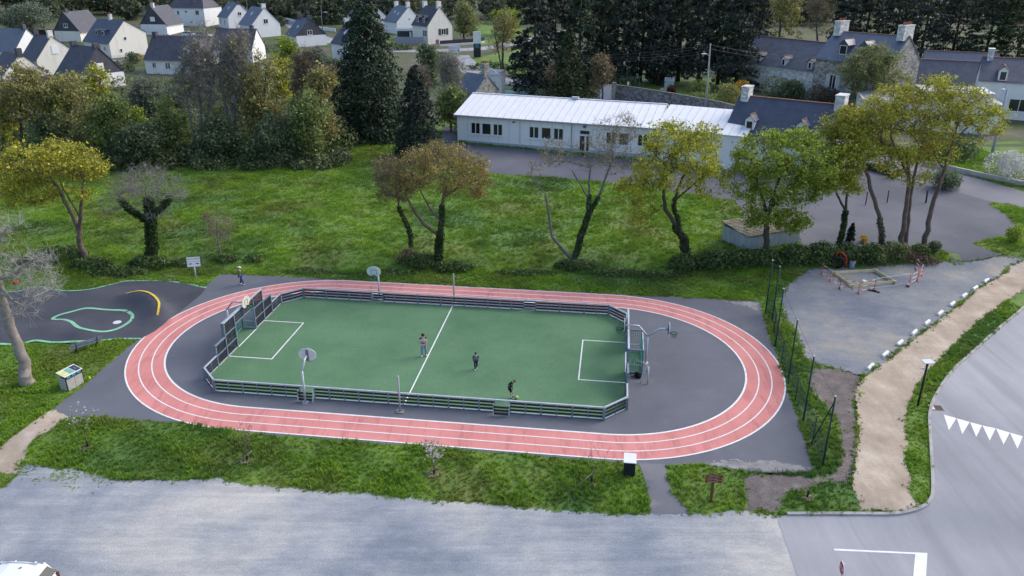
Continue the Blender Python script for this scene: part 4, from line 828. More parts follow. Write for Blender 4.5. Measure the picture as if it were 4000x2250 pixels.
# white concrete wheel stops
MWS = mat('white_concrete', (.74, .74, .73), .12, 5, .8); ws = None
for i, ((x0, y0), (x1, y1)) in enumerate((((990,832),(1062,765)), ((1140,700),(1210,642)), ((1290,585),(1355,530)), ((1435,482),(1497,425)), ((1565,378),(1628,328)), ((1697,282),(1758,233)), ((1820,190),(1878,143)), ((1942,100),(1996,62)), ((2055,22),(2105,-12)))):
    a, b = GP(3,2,x0,y0), GP(3,2,x1,y1); 
    lb = 'white concrete wheel stop number %s along the sandy path counted from the soil patch' % ['one', 'two', 'three', 'four', 'five', 'six', 'seven', 'eight', 'nine'][i]
    lb = ['white concrete wheel stop nearest the bare soil patch', 'second white wheel stop from the bare soil patch', 'third white wheel stop from the bare soil patch', 'fourth white wheel stop from the bare soil patch', 'fifth white wheel stop from the bare soil patch', 'fifth white wheel stop from the far end of the row', 'fourth white wheel stop from the far end of the row', 'third white wheel stop from the far end of the row', 'second white wheel stop from the far end of the row'][i]
    WSL = (a, b) if i == 0 else WSL
    if ws is None:
        mb = MB(); prof = [(-.11, 0), (.11, 0), (.11, .11), (.05, .19), (-.05, .19), (-.11, .11)]; n = 6; Ls = (-.48, -.43, .43, .48)
        for li, x in enumerate(Ls):
            s = .86 if li in (0, 3) else 1
            for y, z in prof: mb.v.append((x, y*s, z*(s if z > .15 else 1)))
        for li in range(3):
            for j in range(n): mb.f.append((li*n+j, li*n+(j+1) % n, (li+1)*n+(j+1) % n, (li+1)*n+j))
        mb.f += [tuple(range(n))[::-1], tuple(range(3*n, 4*n))]; ws = mb.build('wheel_stop', MWS); o = ws
    else: o = ws.copy(); COL.objects.link(o)
    o.location = ((a[0]+b[0])/2, (a[1]+b[1])/2, (a[2]+b[2])/2+.015); o.rotation_euler = (0, 0, math.atan2(b[1]-a[1], b[0]-a[0])); tag(o, lb, 'wheel stop', 'white wheel stops along the sandy path')
a = GP(3,1,2160,1400); b = GP(3,1,2222,1360); o = ws.copy(); COL.objects.link(o); o.location = ((a[0]+b[0])/2, (a[1]+b[1])/2, (a[2]+b[2])/2+.015); o.rotation_euler = (0, 0, math.atan2(b[1]-a[1], b[0]-a[0])); tag(o, 'last white wheel stop at the far end of the row', 'wheel stop', 'white wheel stops along the sandy path')
# solar lamp post on the grass strip, drain, stop sign
c = GP(3,2,1505,1182); g = thing('solar_lamp', 'black post with a square clear panel on the grass strip by the road', 'lamp post', c)
MB().tube([(0, 0, 0), (0, 0, 3.05)], .065, 8).build('post', MBLK, g, False, True); MB().box((0, 0, 3.07), (.62, .5, .03), .1).build('solar_panel', mat('clear_panel', (.55, .58, .64), .1, 2, .2, .6), g); MB().tube([(-.22, 0, 2.62), (.2, 0, 2.62)], .03, 6).build('lamp_arm', MGAL, g); MB().box((-.2, 0, 2.6), (.22, .16, .05)).build('lamp_head', MGAL, g)
c = GP(3,2,1688,1205); g = thing('drain_grate', 'rusty drain grate in the road gutter beside the grass strip', 'drain', (c[0], c[1], c[2]+.021), R(-8))
MB().box((0, 0, .008), (.78, .62, .016)).build('frame', mat('grate_rust', (.22, .15, .13), .35, 8), g)
for i in range(6): MB().box((-.02+i*.065, 0, .02), (.03, .5, .012)).build('bar', MBLK, g)
MB().box((-.25, 0, .02), (.24, .5, .012)).build('cover_plate', mat('pale_metal', (.6, .6, .6)), g)
sp = AT(*P(3,3,758,1370), 27.4); gz = float(terr(sp[0], sp[1]))
g = thing('stop_sign', 'red octagonal stop sign on a post seen edge on at the bottom edge', 'sign', (sp[0], sp[1], gz), R(0))
MB().tube([(0, 0, 0), (0, 0, sp[2]-gz+.25)], .035, 8).build('post', MGAL, g, False, True)
sn = R(174); ca, sa = math.cos(sn), math.sin(sn); hz = sp[2]-gz
def so(x, y, z): return (x*-sa+y*ca, x*ca+y*sa, hz+z)
oc = [(.32*math.cos(R(22.5+45*i)), .32*math.sin(R(22.5+45*i))) for i in range(8)]
MB().slab([so(x, .05, z) for x, z in oc], (ca, sa, 0), .025).build('rim', MWHT, g); MB().slab([so(x*.9, .076, z*.9) for x, z in oc], (ca, sa, 0), .004).build('face', mat('sign_red', (.45, .02, .05), .1, 3, .5), g)
text_mesh('lettering', 'STOP', .21, MWHT, g, so(0, .083, 0), (R(90), 0, sn+R(90)), .003)
# ------------------------------------------------------------------ trees
def m_leaf(col, var=.5, yel=None, tr=.3):
    def f(n, l, b):
        g = n.new('ShaderNodeNewGeometry'); vec = coords(n, l, 'World')
        d = tuple(c*(1-var) for c in col); e = tuple(min(1, c*(1+var)) for c in (yel or col))
        a = ramp(n, l, g.outputs['Random Per Island'], [(0, d), (.45, col), (1, e)])
        a = mixc(n, l, .8, a, ramp(n, l, noise(n, l, vec, .55, 3, .6), [(.28, (.52, .56, .52)), (.72, (1.35, 1.3, 1.25))]), 'MULTIPLY')
        l.new(a, b.inputs['Base Color']); leafy(n, l, b, a, tr)
    return f
def leafmat(name, col, var=.45, yel=None, tr=.3): return multi('leaf_'+name, m_leaf(col, var, yel, tr), .7, .25)
LY = leafmat('young_oak', (.37, .375, .05), .3, (.50, .475, .075)); LG = leafmat('green_oak', (.26, .36, .05), .35, (.38, .46, .08)); LO = leafmat('ochre', (.33, .28, .095), .4, (.42, .34, .11)); LYG = leafmat('yellow_oak', (.40, .43, .05), .3, (.54, .54, .08))
LB = leafmat('bronze', (.24, .20, .12), .4, (.30, .25, .14)); LOL = leafmat('olive', (.29, .30, .105), .35, (.37, .36, .13)); LM = leafmat('mid', (.21, .28, .095), .35, (.28, .34, .12)); LDK = leafmat('laurel', (.135, .190, .105), .35, (.19, .24, .13))
LIV = leafmat('ivy', (.045, .085, .028), .55, (.08, .125, .045)); LCON = leafmat('cypress', (.044, .070, .044), .45, (.065, .098, .06), .1); LCB = leafmat('spruce', (.026, .042, .034), .45, (.045, .062, .046), .1); LCG = leafmat('greencypress', (.040, .062, .030), .5, (.07, .09, .04), .1); LCD = leafmat('cedar', (.036, .050, .044), .45, (.062, .074, .056), .1)
LWI = leafmat('willow', (.25, .28, .12), .3, (.31, .33, .14)); LGY = leafmat('grey_willow', (.17, .215, .165), .35, (.22, .26, .19)); LPU = leafmat('maroon', (.10, .035, .030), .5, (.15, .05, .03)); LYE = leafmat('gorse', (.50, .30, .03), .35, (.6, .4, .04)); LWH = leafmat('blossom', (.62, .62, .62), .2, (.75, .75, .75)); LPK = leafmat('pink_blossom', (.62, .56, .58), .2, (.72, .64, .66)); LDRY = leafmat('drybrush', (.16, .125, .10), .4, (.22, .17, .13))
MBK = mat('bark', (.15, .115, .10), .45, 2.5, .9, .1, bmp=.6, fine=14); MBG = mat('grey_bark', (.17, .165, .165), .4, 2.5, .9, .1, bmp=.6, fine=14); MBD = mat('dark_bark', (.085, .070, .060), .4, 2.5, .9, .1, bmp=.6, fine=14); MTW = mat('twig', (.27, .255, .245), .3, 3, .9, .1, bmp=0); MTB = mat('brown_twig', (.175, .145, .125), .35, 3, .9, .1, bmp=0)
def tubes(segs, n):
    """segs: (k,8) p0 p1 r0 r1 -> verts, quads"""
    s = np.asarray(segs, float); s = s[np.linalg.norm(s[:, 3:6]-s[:, :3], axis=1) > 1e-4]; p0, p1, r0, r1 = s[:, :3], s[:, 3:6], s[:, 6], s[:, 7]
    d = p1-p0; d /= np.maximum(np.linalg.norm(d, axis=1), 1e-9)[:, None]
    ref = np.where(np.abs(d[:, 2:3]) < .9, np.array([[0, 0, 1.]]), np.array([[1., 0, 0]])); x = np.cross(d, ref); x /= np.linalg.norm(x, axis=1)[:, None]; y = np.cross(d, x)
    if n > 4: p0, p1 = p0-d*r0[:, None]*.32, p1+d*r1[:, None]*.32      # overlap at the bends
    a = np.arange(n)*2*math.pi/n; ring = np.cos(a)[None, :, None]*x[:, None, :]+np.sin(a)[None, :, None]*y[:, None, :]
    v = np.concatenate([p0[:, None]+ring*r0[:, None, None], p1[:, None]+ring*r1[:, None, None]], 1).reshape(-1, 3)
    b = (np.arange(len(s))*2*n)[:, None]; j = np.arange(n)[None]; q = np.stack([b+j, b+(j+1) % n, b+n+(j+1) % n, b+n+j], 2).reshape(-1, 4)
    return v, q
def leaves(c, size, rg, aspect=.6, up=.35, out=None):
    """one small four-cornered leaf clump at every centre"""
    n = len(c); nrm = rg.normal(size=(n, 3)); nrm[:, 2] += up*1.5
    if out is not None: nrm += out
    nrm /= np.linalg.norm(nrm, axis=1)[:, None]
    t = rg.normal(size=(n, 3)); x = np.cross(nrm, t); x /= np.maximum(np.linalg.norm(x, axis=1), 1e-6)[:, None]; y = np.cross(nrm, x)
    s = (size*np.clip(rg.lognormal(-.1, .42, n), .35, 2.0))[:, None]; w = s*aspect*rg.uniform(.7, 1.2, n)[:, None]; b = nrm*s*.18
    v = np.stack([c-x*s*.5+b*-1, c-y*w*.5+b*.4, c+x*s*.5-b, c+y*w*.5+b*.4], 1).reshape(-1, 3); q = np.arange(4*n).reshape(n, 4)
    return v, q
def grow(stems, attr, rg, tip=.012, pw=.42, sag=.08, reach=None):
    """joins every attractor point to the nearest part of the limbs grown so far; returns segments with pipe-model radii"""
    nodes_, par = [], []
    minr = []
    for st in stems:                       # st: list of (x,y,z,r); first point may start on an earlier stem
        prev = -1
        if nodes_ and len(st[0]) > 4: prev = int(np.argmin([sum((a-b)**2 for a, b in zip(q, st[0][:3])) for q in nodes_]))
        for q in st:
            nodes_.append(tuple(q[:3])); par.append(prev); minr.append(q[3]); prev = len(nodes_)-1
    ns = len(nodes_); A = np.asarray(attr, float); N = np.asarray(nodes_)
    hi = np.array([m_ <= 9 for m_ in minr])
    dist = np.min(np.linalg.norm(A[:, None]-N[None, max(0, ns//3):], axis=2), axis=1); order = np.argsort(dist)
    N = list(map(np.array, nodes_)); start = max(1, ns//3)
    arr = np.zeros((ns+len(A)*3, 3)); arr[:ns] = np.asarray(nodes_); cnt = ns
    for i in order:
        a = A[i]; d = np.linalg.norm(arr[start:cnt]-a, axis=1)+.35*np.maximum(0, arr[start:cnt, 2]-a[2]); j = start+int(np.argmin(d)); p = arr[j]; L = np.linalg.norm(a-p); k = 2 if L > .9 else 1; prev = j
        if L > 2.2: k = 3
        for s in range(1, k+1):
            t = s/k; q = p+(a-p)*t
            if s < k: q = q+rg.normal(size=3)*L*.09+np.array([0, 0, -sag*L*math.sin(math.pi*t)*.4])
            arr[cnt] = q; par.append(prev); minr.append(0); prev = cnt; cnt += 1
    w = np.zeros(cnt); par = np.array(par); leafn = np.ones(cnt, bool); leafn[par[par >= 0]] = False; w[leafn] = 1
    for i in range(cnt-1, -1, -1):
        if par[i] >= 0: w[par[i]] += w[i]
    r = np.maximum(tip*np.maximum(w, 1)**pw, np.array(minr)); segs = []
    for i in range(cnt):
        p = par[i]
        if p < 0: continue
        r0 = r[p] if (i < ns and p < ns) else min(r[p], r[i]*1.35); segs.append((*arr[p], *arr[i], r0, r[i]))
    return np.asarray(segs), arr[ns:cnt], arr[:cnt]
def ellip(n, c, s, rg, shell=.55):
    v = rg.normal(size=(n, 3)); v /= np.linalg.norm(v, axis=1)[:, None]; r = rg.uniform(shell**3, 1, n)**(1/3); return np.asarray(c)+v*r[:, None]*np.asarray(s)
def wood(segs, name, m, parent):
    o = wood_(segs, name, m, parent)
    if name in ('twigs', 'boughs', 'stems'): o['kind'] = 'stuff'
    return o
def wood_(segs, name, m, parent):
    s = np.asarray(segs); big = s[:, 6] > .03; V_, Q_ = [], []; k = 0
    for part, n in ((s[big], 7), (s[~big], 3)):
        if len(part): v, q = tubes(part, n); V_.append(v); Q_.append(q+k); k += len(v)
    return link(name, npmesh(name, np.concatenate(V_), np.concatenate(Q_)), m, parent, True)
def leafobj(cs, size, name, m, parent, rg, aspect=.6, up=.35, out=None):
    v, q = leaves(np.asarray(cs), size, rg, aspect, up, out); o = link(name, npmesh(name, v, q), m, parent)
    if name in ('blossom', 'bark_mulch', 'ivy'): o['kind'] = 'stuff'
    return o
def twigs(ends, rg, n=3, L=.5, r=.006, up=.3):
    e = np.repeat(np.asarray(ends), n, 0); d = rg.normal(size=e.shape); d[:, 2] += up*2; d /= np.linalg.norm(d, axis=1)[:, None]; l_ = (L*rg.uniform(.4, 1.2, len(e)))[:, None]
    q = e+d*l_; return np.concatenate([e, q, np.full((len(e), 1), r), np.full((len(e), 1), r*.5)], 1)
def px3(b, u, v):                          # photograph pixel (2576 wide view) -> offset from tree base b, in the upright plane through the base
    p = AT(*V(u, v), b[1]); return (p[0]-b[0], 0, p[2]-b[2])
def tree(name, label, base, stems, clumps, na, nl, lsize, lm, bm_, seed, tip=.012, leafspread=.32, twig=2, twl=.4, twm=None, ivy=None, group=None, shell=.45, cat='tree', aspect=.65, pw=.42, twr=.008):
    """stems: polylines (view px u, v, depth offset, radius); clumps: (u, v, half width px, half height px, depth m, weight)"""
    rg = np.random.default_rng(seed); t = thing(name, label, cat, base, 0, group); sc = np.linalg.norm(np.array(px3(base, 1001, 500))-np.array(px3(base, 1000, 500)))
    st = []
    for k, s in enumerate(stems):
        q = [(*np.add(px3(base, a, b), (0, dy, 0)), r*.86) for a, b, dy, r in s]
        fine = []
        for (a, b) in zip(q, q[1:]):
            m_ = 3
            for j in range(m_):
                w = j/m_; p = [a[i]+(b[i]-a[i])*w for i in range(4)]; jig = 0 if (j == 0) else .25*a[3]
                fine.append((p[0]+rg.normal()*jig, p[1]+rg.normal()*jig, p[2], p[3])+((1,) if k and not fine else ()))
        fine.append(q[-1]); st.append(fine)
    tot = sum(c[5] for c in clumps); at = []
    for u, v, w, h, dep, wt in clumps:
        c = px3(base, u, v); at.append(ellip(int(na*wt/tot)+1, c, (w*sc, dep, h*sc), rg, shell))
    at = np.concatenate(at); at = at[at[:, 2] > .4]
    segs, ends, alln = grow(st, at, rg, tip, pw)
    trunk = wood(segs, 'trunk', bm_, t)
    cr = None
    if nl:
        wt_ = rg.exponential(1, len(at))**1.5+.04; e = at[rg.choice(len(at), nl, p=wt_/wt_.sum())]; cs = e+rg.normal(size=e.shape)*leafspread*np.array([.85, .85, .6]); cr = leafobj(cs, lsize, 'crown', lm, t, rg, aspect)
    if twig: wood(twigs(at, rg, twig, twl, twr), 'twigs', twm or MTB, cr or trunk)
    if ivy:
        cs = []
        for i0, a, b, n_, sp in ivy:
            s = np.asarray([q[:4] for q in st[i0]]); i = rg.uniform(a, b, n_)*(len(s)-1.001); k = i.astype(int); f = (i-k)[:, None]; p = s[k]*(1-f)+s[k+1]*f
            d = rg.normal(size=(n_, 3)); d[:, 2] *= .6; d /= np.linalg.norm(d, axis=1)[:, None]; cs.append(p[:, :3]+d*(p[:, 3:4]+sp*rg.uniform(.1, 1, n_)[:, None]))
        leafobj(np.concatenate(cs), .13, 'ivy', LIV, t, rg, .8)
    return t
GRP = 'oaks along the bank behind the court'
b = GV(213, 646); tree('oak_tree', 'leaning oak with yellow green umbrella crown at the left edge', b, [[(213,646,0,.33),(200,610,0,.27),(197,575,0,.24)], [(197,575,0,.2,),(170,525,.2,.2),(140,475,.4,.16),(100,430,.6,.1)], [(200,580,0,.2),(206,530,-.2,.17),(212,480,-.3,.12),(215,450,-.3,.08)], [(198,540,0,.1),(180,500,-.3,.09),(160,460,-.4,.07)]],
     [(60,420,75,55,3.2,3), (140,400,75,45,3.2,3), (200,415,60,38,2.6,2), (90,480,60,35,2.5,1.5), (20,470,45,45,2.5,1.5), (235,420,32,30,1.8,1), (185,480,45,35,2,.5)], 640, 13500, .19, LY, MBK, 11, tip=.013, leafspread=.34, group=GRP)
b = GV(378, 652); tree('ivy_clad_tree', 'bare grey twigged tree with a trunk thick with dark ivy', b, [[(378,652,0,.30),(381,600,0,.26),(378,545,0,.22),(372,500,0,.12)], [(378,560,0,.14),(330,535,.3,.12),(295,505,.4,.07)], [(379,545,0,.13),(410,520,-.2,.1),(430,495,-.3,.06)]],
     [(360,452,62,34,2.6,3), (318,470,45,30,2,1.6), (420,470,50,28,2,1.6), (282,515,30,26,1.4,.9), (400,525,38,30,1.8,.9), (455,490,22,14,1,.5), (345,500,40,24,2.2,.8)], 520, 0, .2, None, MBG, 12, tip=.010, twig=5, twl=.7, twm=MTW, twr=.008, ivy=[(0, .0, 1, 8000, .36), (1, .1, .95, 2600, .30), (2, .1, .95, 1800, .30)], group=GRP)
b = GV(556, 642); tree('thin_sapling', 'thin pale stemmed sapling with sparse brownish leaves on the meadow edge', b, [[(556,642,0,.10),(549,615,0,.075),(546,590,0,.06),(546,560,0,.04)]], [(548,568,44,46,1.5,3), (545,600,36,22,1.2,1)], 150, 1700, .11, LB, MBG, 13, tip=.007, leafspread=.25, twig=3, twl=.4, twm=MTW, group=GRP)
b = GV(1032, 650); tree('slim_oak', 'slim curved oak with ivy on its stem left of the forked bronze oak', b, [[(1032,650,0,.16),(1035,600,0,.14),(1020,560,0,.13),(1003,520,0,.11),(998,480,0,.08)]], [(985,455,52,48,2.2,2), (975,420,35,32,1.8,1), (1000,480,58,26,2,1)], 260, 3300, .13, LB, MBK, 14, tip=.010, leafspread=.28, twig=5, twl=.5, ivy=[(0, .15, .75, 1300, .13)], group=GRP)
b = GV(1102, 662); tree('bronze_oak', 'broad bronze leafed oak with forked trunk wrapped in ivy', b, [[(1102,662,0,.34),(1104,620,0,.31),(1108,585,0,.28)], [(1108,585,0,.22),(1112,530,.2,.19),(1115,495,.2,.14),(1125,470,.2,.09)], [(1104,592,0,.19),(1065,560,-.3,.16),(1040,520,-.4,.13),(1022,490,-.4,.08)], [(1110,560,0,.13),(1080,525,.3,.11),(1060,490,.4,.07)], [(1115,500,.2,.12),(1150,475,.3,.1),(1190,462,.4,.06)]],
     [(1110,415,95,48,3.6,4), (1180,430,60,45,3,2.5), (1040,430,65,48,3,2.5), (1085,390,70,28,2.8,1.5), (1000,470,50,34,2.2,1.2), (1215,465,24,34,1.6,.8), (1150,475,55,22,2.2,.8)], 900, 15000, .13, LO, MBK, 15, tip=.011, leafspread=.32, twig=5, twl=.5, ivy=[(0, .05, 1, 4200, .12), (1, 0, .45, 1200, .10)], group=GRP)
b = GV(1448, 660); tree('bare_forked_tree', 'nearly bare tree with two wide forks, one grey and one ivy covered', b, [[(1440,660,0,.26),(1447,645,0,.26)], [(1440,650,0,.2),(1415,625,-.2,.18),(1390,595,-.3,.15),(1383,555,-.3,.13),(1375,505,-.3,.11),(1372,488,-.3,.09)], [(1447,645,0,.26),(1462,590,.1,.24),(1480,545,.2,.21)], [(1480,545,.2,.19),(1483,500,.2,.14),(1482,460,.2,.1),(1487,420,.2,.06)], [(1482,540,.2,.17),(1505,500,.3,.14),(1520,460,.3,.11),(1545,400,.3,.07)], [(1480,500,.2,.1),(1460,465,.1,.08),(1440,430,.1,.05)]],
     [(1400,385,45,34,1.8,1.6), (1490,385,45,45,2,1.4), (1550,390,45,50,2,1.6), (1575,320,34,38,1.6,1.2), (1350,430,22,45,1,.5), (1520,340,40,40,1.8,1)], 420, 2600, .10, LO, MBG, 16, tip=.009, leafspread=.25, twig=5, twl=.55, twm=MTW, twr=.011, ivy=[(2, 0, 1, 2600, .09), (3, 0, .4, 700, .08), (4, 0, .35, 700, .08)], group=GRP)
b = GV(1733, 652); tree('lime_oak', 'oak with bright yellow green leaves standing in front of the white building', b, [[(1733,652,0,.42),(1722,605,0,.36),(1700,565,0,.28)], [(1705,575,0,.22),(1672,525,-.2,.2),(1668,480,-.2,.16),(1672,430,-.1,.1)], [(1708,570,0,.2),(1696,520,.2,.17),(1705,480,.3,.13),(1725,440,.4,.08)], [(1700,505,.2,.1),(1735,475,.2,.08),(1765,450,.3,.05)]],
     [(1690,350,70,45,3.2,3), (1745,390,70,55,3.4,3), (1640,420,60,50,3,2.2), (1690,440,80,40,3.2,1.8), (1600,480,45,42,2.4,1.2), (1615,530,42,35,1.8,1), (1790,460,45,50,2.6,1.2), (1770,350,45,35,2.4,1.2)], 740, 14500, .18, LYG, MBD, 17, tip=.012, leafspread=.34, twig=3, twl=.45, ivy=[(0, .1, 1, 1700, .12), (2, 0, .5, 600, .09)], group=GRP)
b = GV(1925, 640); tree('green_oak', 'densest and greenest oak beside the small concrete shed', b, [[(1925,640,0,.34),(1926,590,0,.30),(1930,550,0,.26)], [(1930,555,0,.2),(1920,500,.2,.17),(1905,450,.3,.11)], [(1930,550,0,.2),(1945,490,-.2,.17),(1960,440,-.2,.1)], [(1932,530,0,.14),(1975,490,.3,.11),(2010,460,.4,.07)]],
     [(1920,390,70,60,3.4,3), (1990,380,70,55,3.4,3), (2050,400,45,55,2.8,1.8), (1880,450,48,50,2.6,1.6), (1950,460,75,50,3.2,2.4), (2020,470,55,45,2.8,1.6), (1935,520,50,35,2.4,1.1), (2070,440,35,45,2.2,1), (1990,552,42,34,1.7,1.5), (1890,545,34,26,1.5,.8)], 980, 25000, .19, LG, MBD, 18, tip=.012, leafspread=.32, group=GRP)
b = GV(2105, 628); tree('ivy_oak', 'slender oak with a low fork beside the small dark cypress', b, [[(2105,628,0,.2),(2120,580,0,.19),(2128,530,0,.16)], [(2128,535,0,.13),(2110,500,-.2,.11),(2095,470,-.2,.08)], [(2128,530,0,.14),(2135,480,.2,.11),(2138,440,.2,.07)]], [(2120,420,45,55,2.2,2), (2085,450,35,40,2,1.2), (2130,350,40,45,2.2,1.3), (2140,450,28,45,1.6,1)], 380, 9000, .19, LYG, MBD, 19, leafspread=.3, ivy=[(0, .05, 1, 1800, .14)], group=GRP)
b = GV(2215, 618); tree('crooked_oak', 'crooked bare stemmed oak left of the twin trunks', b, [[(2215,618,0,.30),(2218,580,0,.25),(2212,540,0,.23),(2195,490,0,.21),(2185,445,0,.18),(2170,410,0,.16),(2155,360,0,.1)]], [(2110,320,45,48,2.2,1.6), (2140,290,32,32,1.8,1), (2170,370,35,45,2,1.1), (2100,370,30,35,1.6,.8), (2160,330,30,40,1.8,.8)], 320, 6500, .18, LY, MBK, 20, leafspread=.32, twig=3, ivy=[(0, .0, .3, 500, .1)], group=GRP)
b = GV(2272, 618); tree('twin_oak', 'tall oak with two close trunks and a wide golden crown', b, [[(2268,618,0,.30),(2275,560,0,.25),(2282,500,0,.22),(2286,440,0,.18),(2280,380,0,.12)], [(2284,618,.5,.26),(2292,560,.5,.22),(2296,500,.5,.19),(2310,430,.5,.14),(2330,360,.6,.09)], [(2284,440,0,.12),(2255,390,-.3,.1),(2235,340,-.4,.06)]],
     [(2260,270,75,55,3.6,3), (2200,300,38,45,2.4,1.3), (2320,260,60,55,3.2,2.6), (2270,350,70,45,3.2,2), (2300,420,55,45,2.6,1.5), (2230,390,40,40,2.2,1), (2345,330,40,40,2.4,1)], 900, 13500, .18, LY, MBK, 21, leafspread=.34, twig=3, group=GRP)
b = GV(2330, 615); tree('right_leaning_oak', 'tall oak leaning right with open crown before the pale annex', b, [[(2325,615,0,.30),(2335,560,0,.26),(2350,500,0,.22),(2375,430,0,.19),(2390,370,0,.15),(2410,310,0,.1)], [(2375,430,0,.11),(2350,390,-.2,.09),(2340,350,-.2,.06)], [(2392,365,0,.12),(2430,330,.3,.1),(2465,300,.4,.06)]],
     [(2400,255,55,48,3,2), (2450,270,50,48,2.8,2), (2490,300,35,42,2.2,1.2), (2420,330,60,38,2.6,1.2), (2380,390,28,40,1.6,.7), (2370,220,38,30,2,1)], 580, 7000, .17, LYG, MBK, 22, leafspread=.32, twig=4, group=GRP)
b = GV(75, 965); t = tree('bare_grey_tree', 'large bare tree with thick leaning trunk at the left edge', b, [[(75,968,0,.52),(62,930,0,.42),(45,870,0,.38),(20,800,0,.34),(0,735,0,.30),(-20,660,0,.22),(-25,560,0,.12)], [(-5,700,0,.16),(40,690,-.4,.13),(80,655,-.6,.08),(110,640,-.7,.05)], [(0,735,0,.12),(40,745,-.5,.09),(80,760,-.8,.05)], [(-20,650,0,.14),(10,600,-.3,.1),(30,565,-.4,.06)], [(0,720,0,.13),(60,735,-1.2,.09),(120,720,-1.6,.05)]],
     [(70,665,75,34,1.6,2.6), (90,710,65,34,1.5,2), (60,770,50,34,1.3,1.2), (-40,600,60,55,2.6,1.4), (20,570,45,26,1.6,.8), (120,730,38,18,1,.7), (-20,680,50,60,2,1)], 330, 0, .1, None, mat('lichen_bark', (.27, .245, .22), .4, 2.5, .9, .1, bmp=.6, fine=14), 23, tip=.011, twig=5, twl=.75, twm=mat('pale_twig', (.44, .44, .40), .2, 3, .9, .1, bmp=0), shell=.1, twr=.007)
# young fruit trees on the near verge
def sapling(label, px, h, w, lm, nl, seed, stake=None, twn=5, bare=False, lean=0):
    b = GV(*px); rg = np.random.default_rng(seed); t = thing('young_fruit_tree', label, 'tree', b, 0, 'young fruit trees planted on the near verge')
    st = [[(0, 0, 0, .032), (.02+lean*.3, 0, h*.3, .028), (.0+lean*.6, .02, h*.45, .022)]]
    at = []
    for i in range(26):
        a = rg.uniform(0, 6.28); r = w*rg.uniform(.2, 1); z = h*rg.uniform(.5, 1); at.append((lean*.6+r*math.cos(a), r*math.sin(a)*.8, z))
    segs, ends, _ = grow(st, np.array(at), rg, .0045, .42); tr_ = wood(segs, 'trunk', MTB, t)
    tw = twigs(np.array(at), rg, twn, .32, .004, .9); wood(tw, 'twigs', MTB, tr_)
    if nl:
        e = tw[:, :6]; i = rg.integers(0, len(e), nl); f = rg.uniform(0, 1, (nl, 1)); leafobj(e[i, :3]*(1-f)+e[i, 3:]*f+rg.normal(size=(nl, 3))*.02, .075, 'blossom', lm, t, rg, .9)
    MB().tube([(0, 0, 0), (.01, 0, .42)], .055, 8).build('trunk_guard', MBLK, t, False, True)
    ml = leafobj(ellip(260, (0, 0, .03), (.42, .34, .02), rg, 0), .11, 'bark_mulch', leafmat('mulch', (.33, .24, .19), .4, (.45, .35, .28), 0), t, rg, .5, 3)
    if stake: MB().tube([(stake[0]-.5, -.3, .0), (stake[0]+.35, .05, .62)], .022, 6).build('stake', MTW, t, False, True)
sapling('young tree with scattered white blossom beside the sandy path', (221, 1125), 2.35, .95, LWH, 150, 31, None)
sapling('young leafing tree with a slanting stake on the left half of the verge', (622, 1158), 2.1, .55, leafmat('bud', (.25, .24, .12), .3), 90, 32, (0, 0), 4)
sapling('young tree full of pale pink blossom in the middle of the verge', (1092, 1192), 2.05, .62, LPK, 420, 33, (0, 0), 5)
sapling('bare young tree with a slanting stake near the black bin', (1488, 1215), 2.3, .7, None, 0, 34, (-.3, 0), 4, lean=.15)
b = GV(2030, 1252); t = thing('cut_sapling', 'short black stump guard in mulch on the round grass tuft', 'tree', b); MB().tube([(0, 0, 0), (.05, 0, .45)], .055, 8).build('trunk_guard', MBLK, t, False, True); leafobj(ellip(200, (0, 0, .03), (.42, .3, .02), RNG, 0), .11, 'bark_mulch', MATS['leaf_mulch'], t, RNG, .5, 3)
wood(twigs(np.array([(.05, 0, .45)]), RNG, 9, .5, .005, .8), 'twigs', MTB, t)
# ------------------------------------------------------------------ buildings
def m_slate(c1, c2, lich=0):
    def f(n, l, b):
        o = coords(n, l, 'Object'); row = coords(n, l, 'Object', (.5, .5, 7))
        a = ramp(n, l, noise(n, l, o, .9, 6, .7), [(.3, c1), (.7, c2)])
        a = mixc(n, l, .6, a, ramp(n, l, noise(n, l, row, 2.6, 4, .7), [(.3, (.68, .68, .7)), (.7, (1.3, 1.3, 1.28))]), 'MULTIPLY')
        if lich: a = mixc(n, l, ramp(n, l, noise(n, l, o, .6, 6, .75), [(.58, (0, 0, 0)), (.72, (lich, lich, lich))]), a, (.20, .11, .05))
        l.new(a, b.inputs['Base Color']); bump(n, l, noise(n, l, row, 6, 3), b, .4, .03)
    return f
SLD = multi('dark_slate', m_slate((.040, .042, .060), (.075, .078, .102)), .6, .4); SLB = multi('blue_slate', m_slate((.085, .105, .145), (.125, .150, .195)), .5, .5); SLG = multi('mossy_slate', m_slate((.062, .070, .096), (.110, .122, .158), .45), .65, .4); SLN = multi('navy_slate', m_slate((.040, .052, .085), (.070, .086, .126)), .5, .5)
def m_wall(col, dirt, k=.6):
    def f(n, l, b):
        o = coords(n, l, 'Object'); st = coords(n, l, 'Object', (1, 1, .18))
        a = mixc(n, l, ramp(n, l, noise(n, l, st, .9, 6, .7), [(.5, (0, 0, 0)), (.78, (k, k, k))]), col, dirt)
        a = mixc(n, l, .2, a, ramp(n, l, noise(n, l, o, 8, 4, .7), [(.3, (.85, .85, .85)), (.7, (1.08, 1.08, 1.08))]), 'MULTIPLY'); l.new(a, b.inputs['Base Color'])
    return f
WWH = multi('white_render', m_wall((.76, .77, .78), (.55, .55, .56), .5)); WCR = multi('cream_render', m_wall((.77, .74, .67), (.52, .49, .45), .6)); WCL = multi('clad_white', m_wall((.84, .84, .84), (.74, .75, .77), .25), .5, .4); WGY = multi('grey_render', m_wall((.60, .61, .64), (.42, .42, .44), .5))
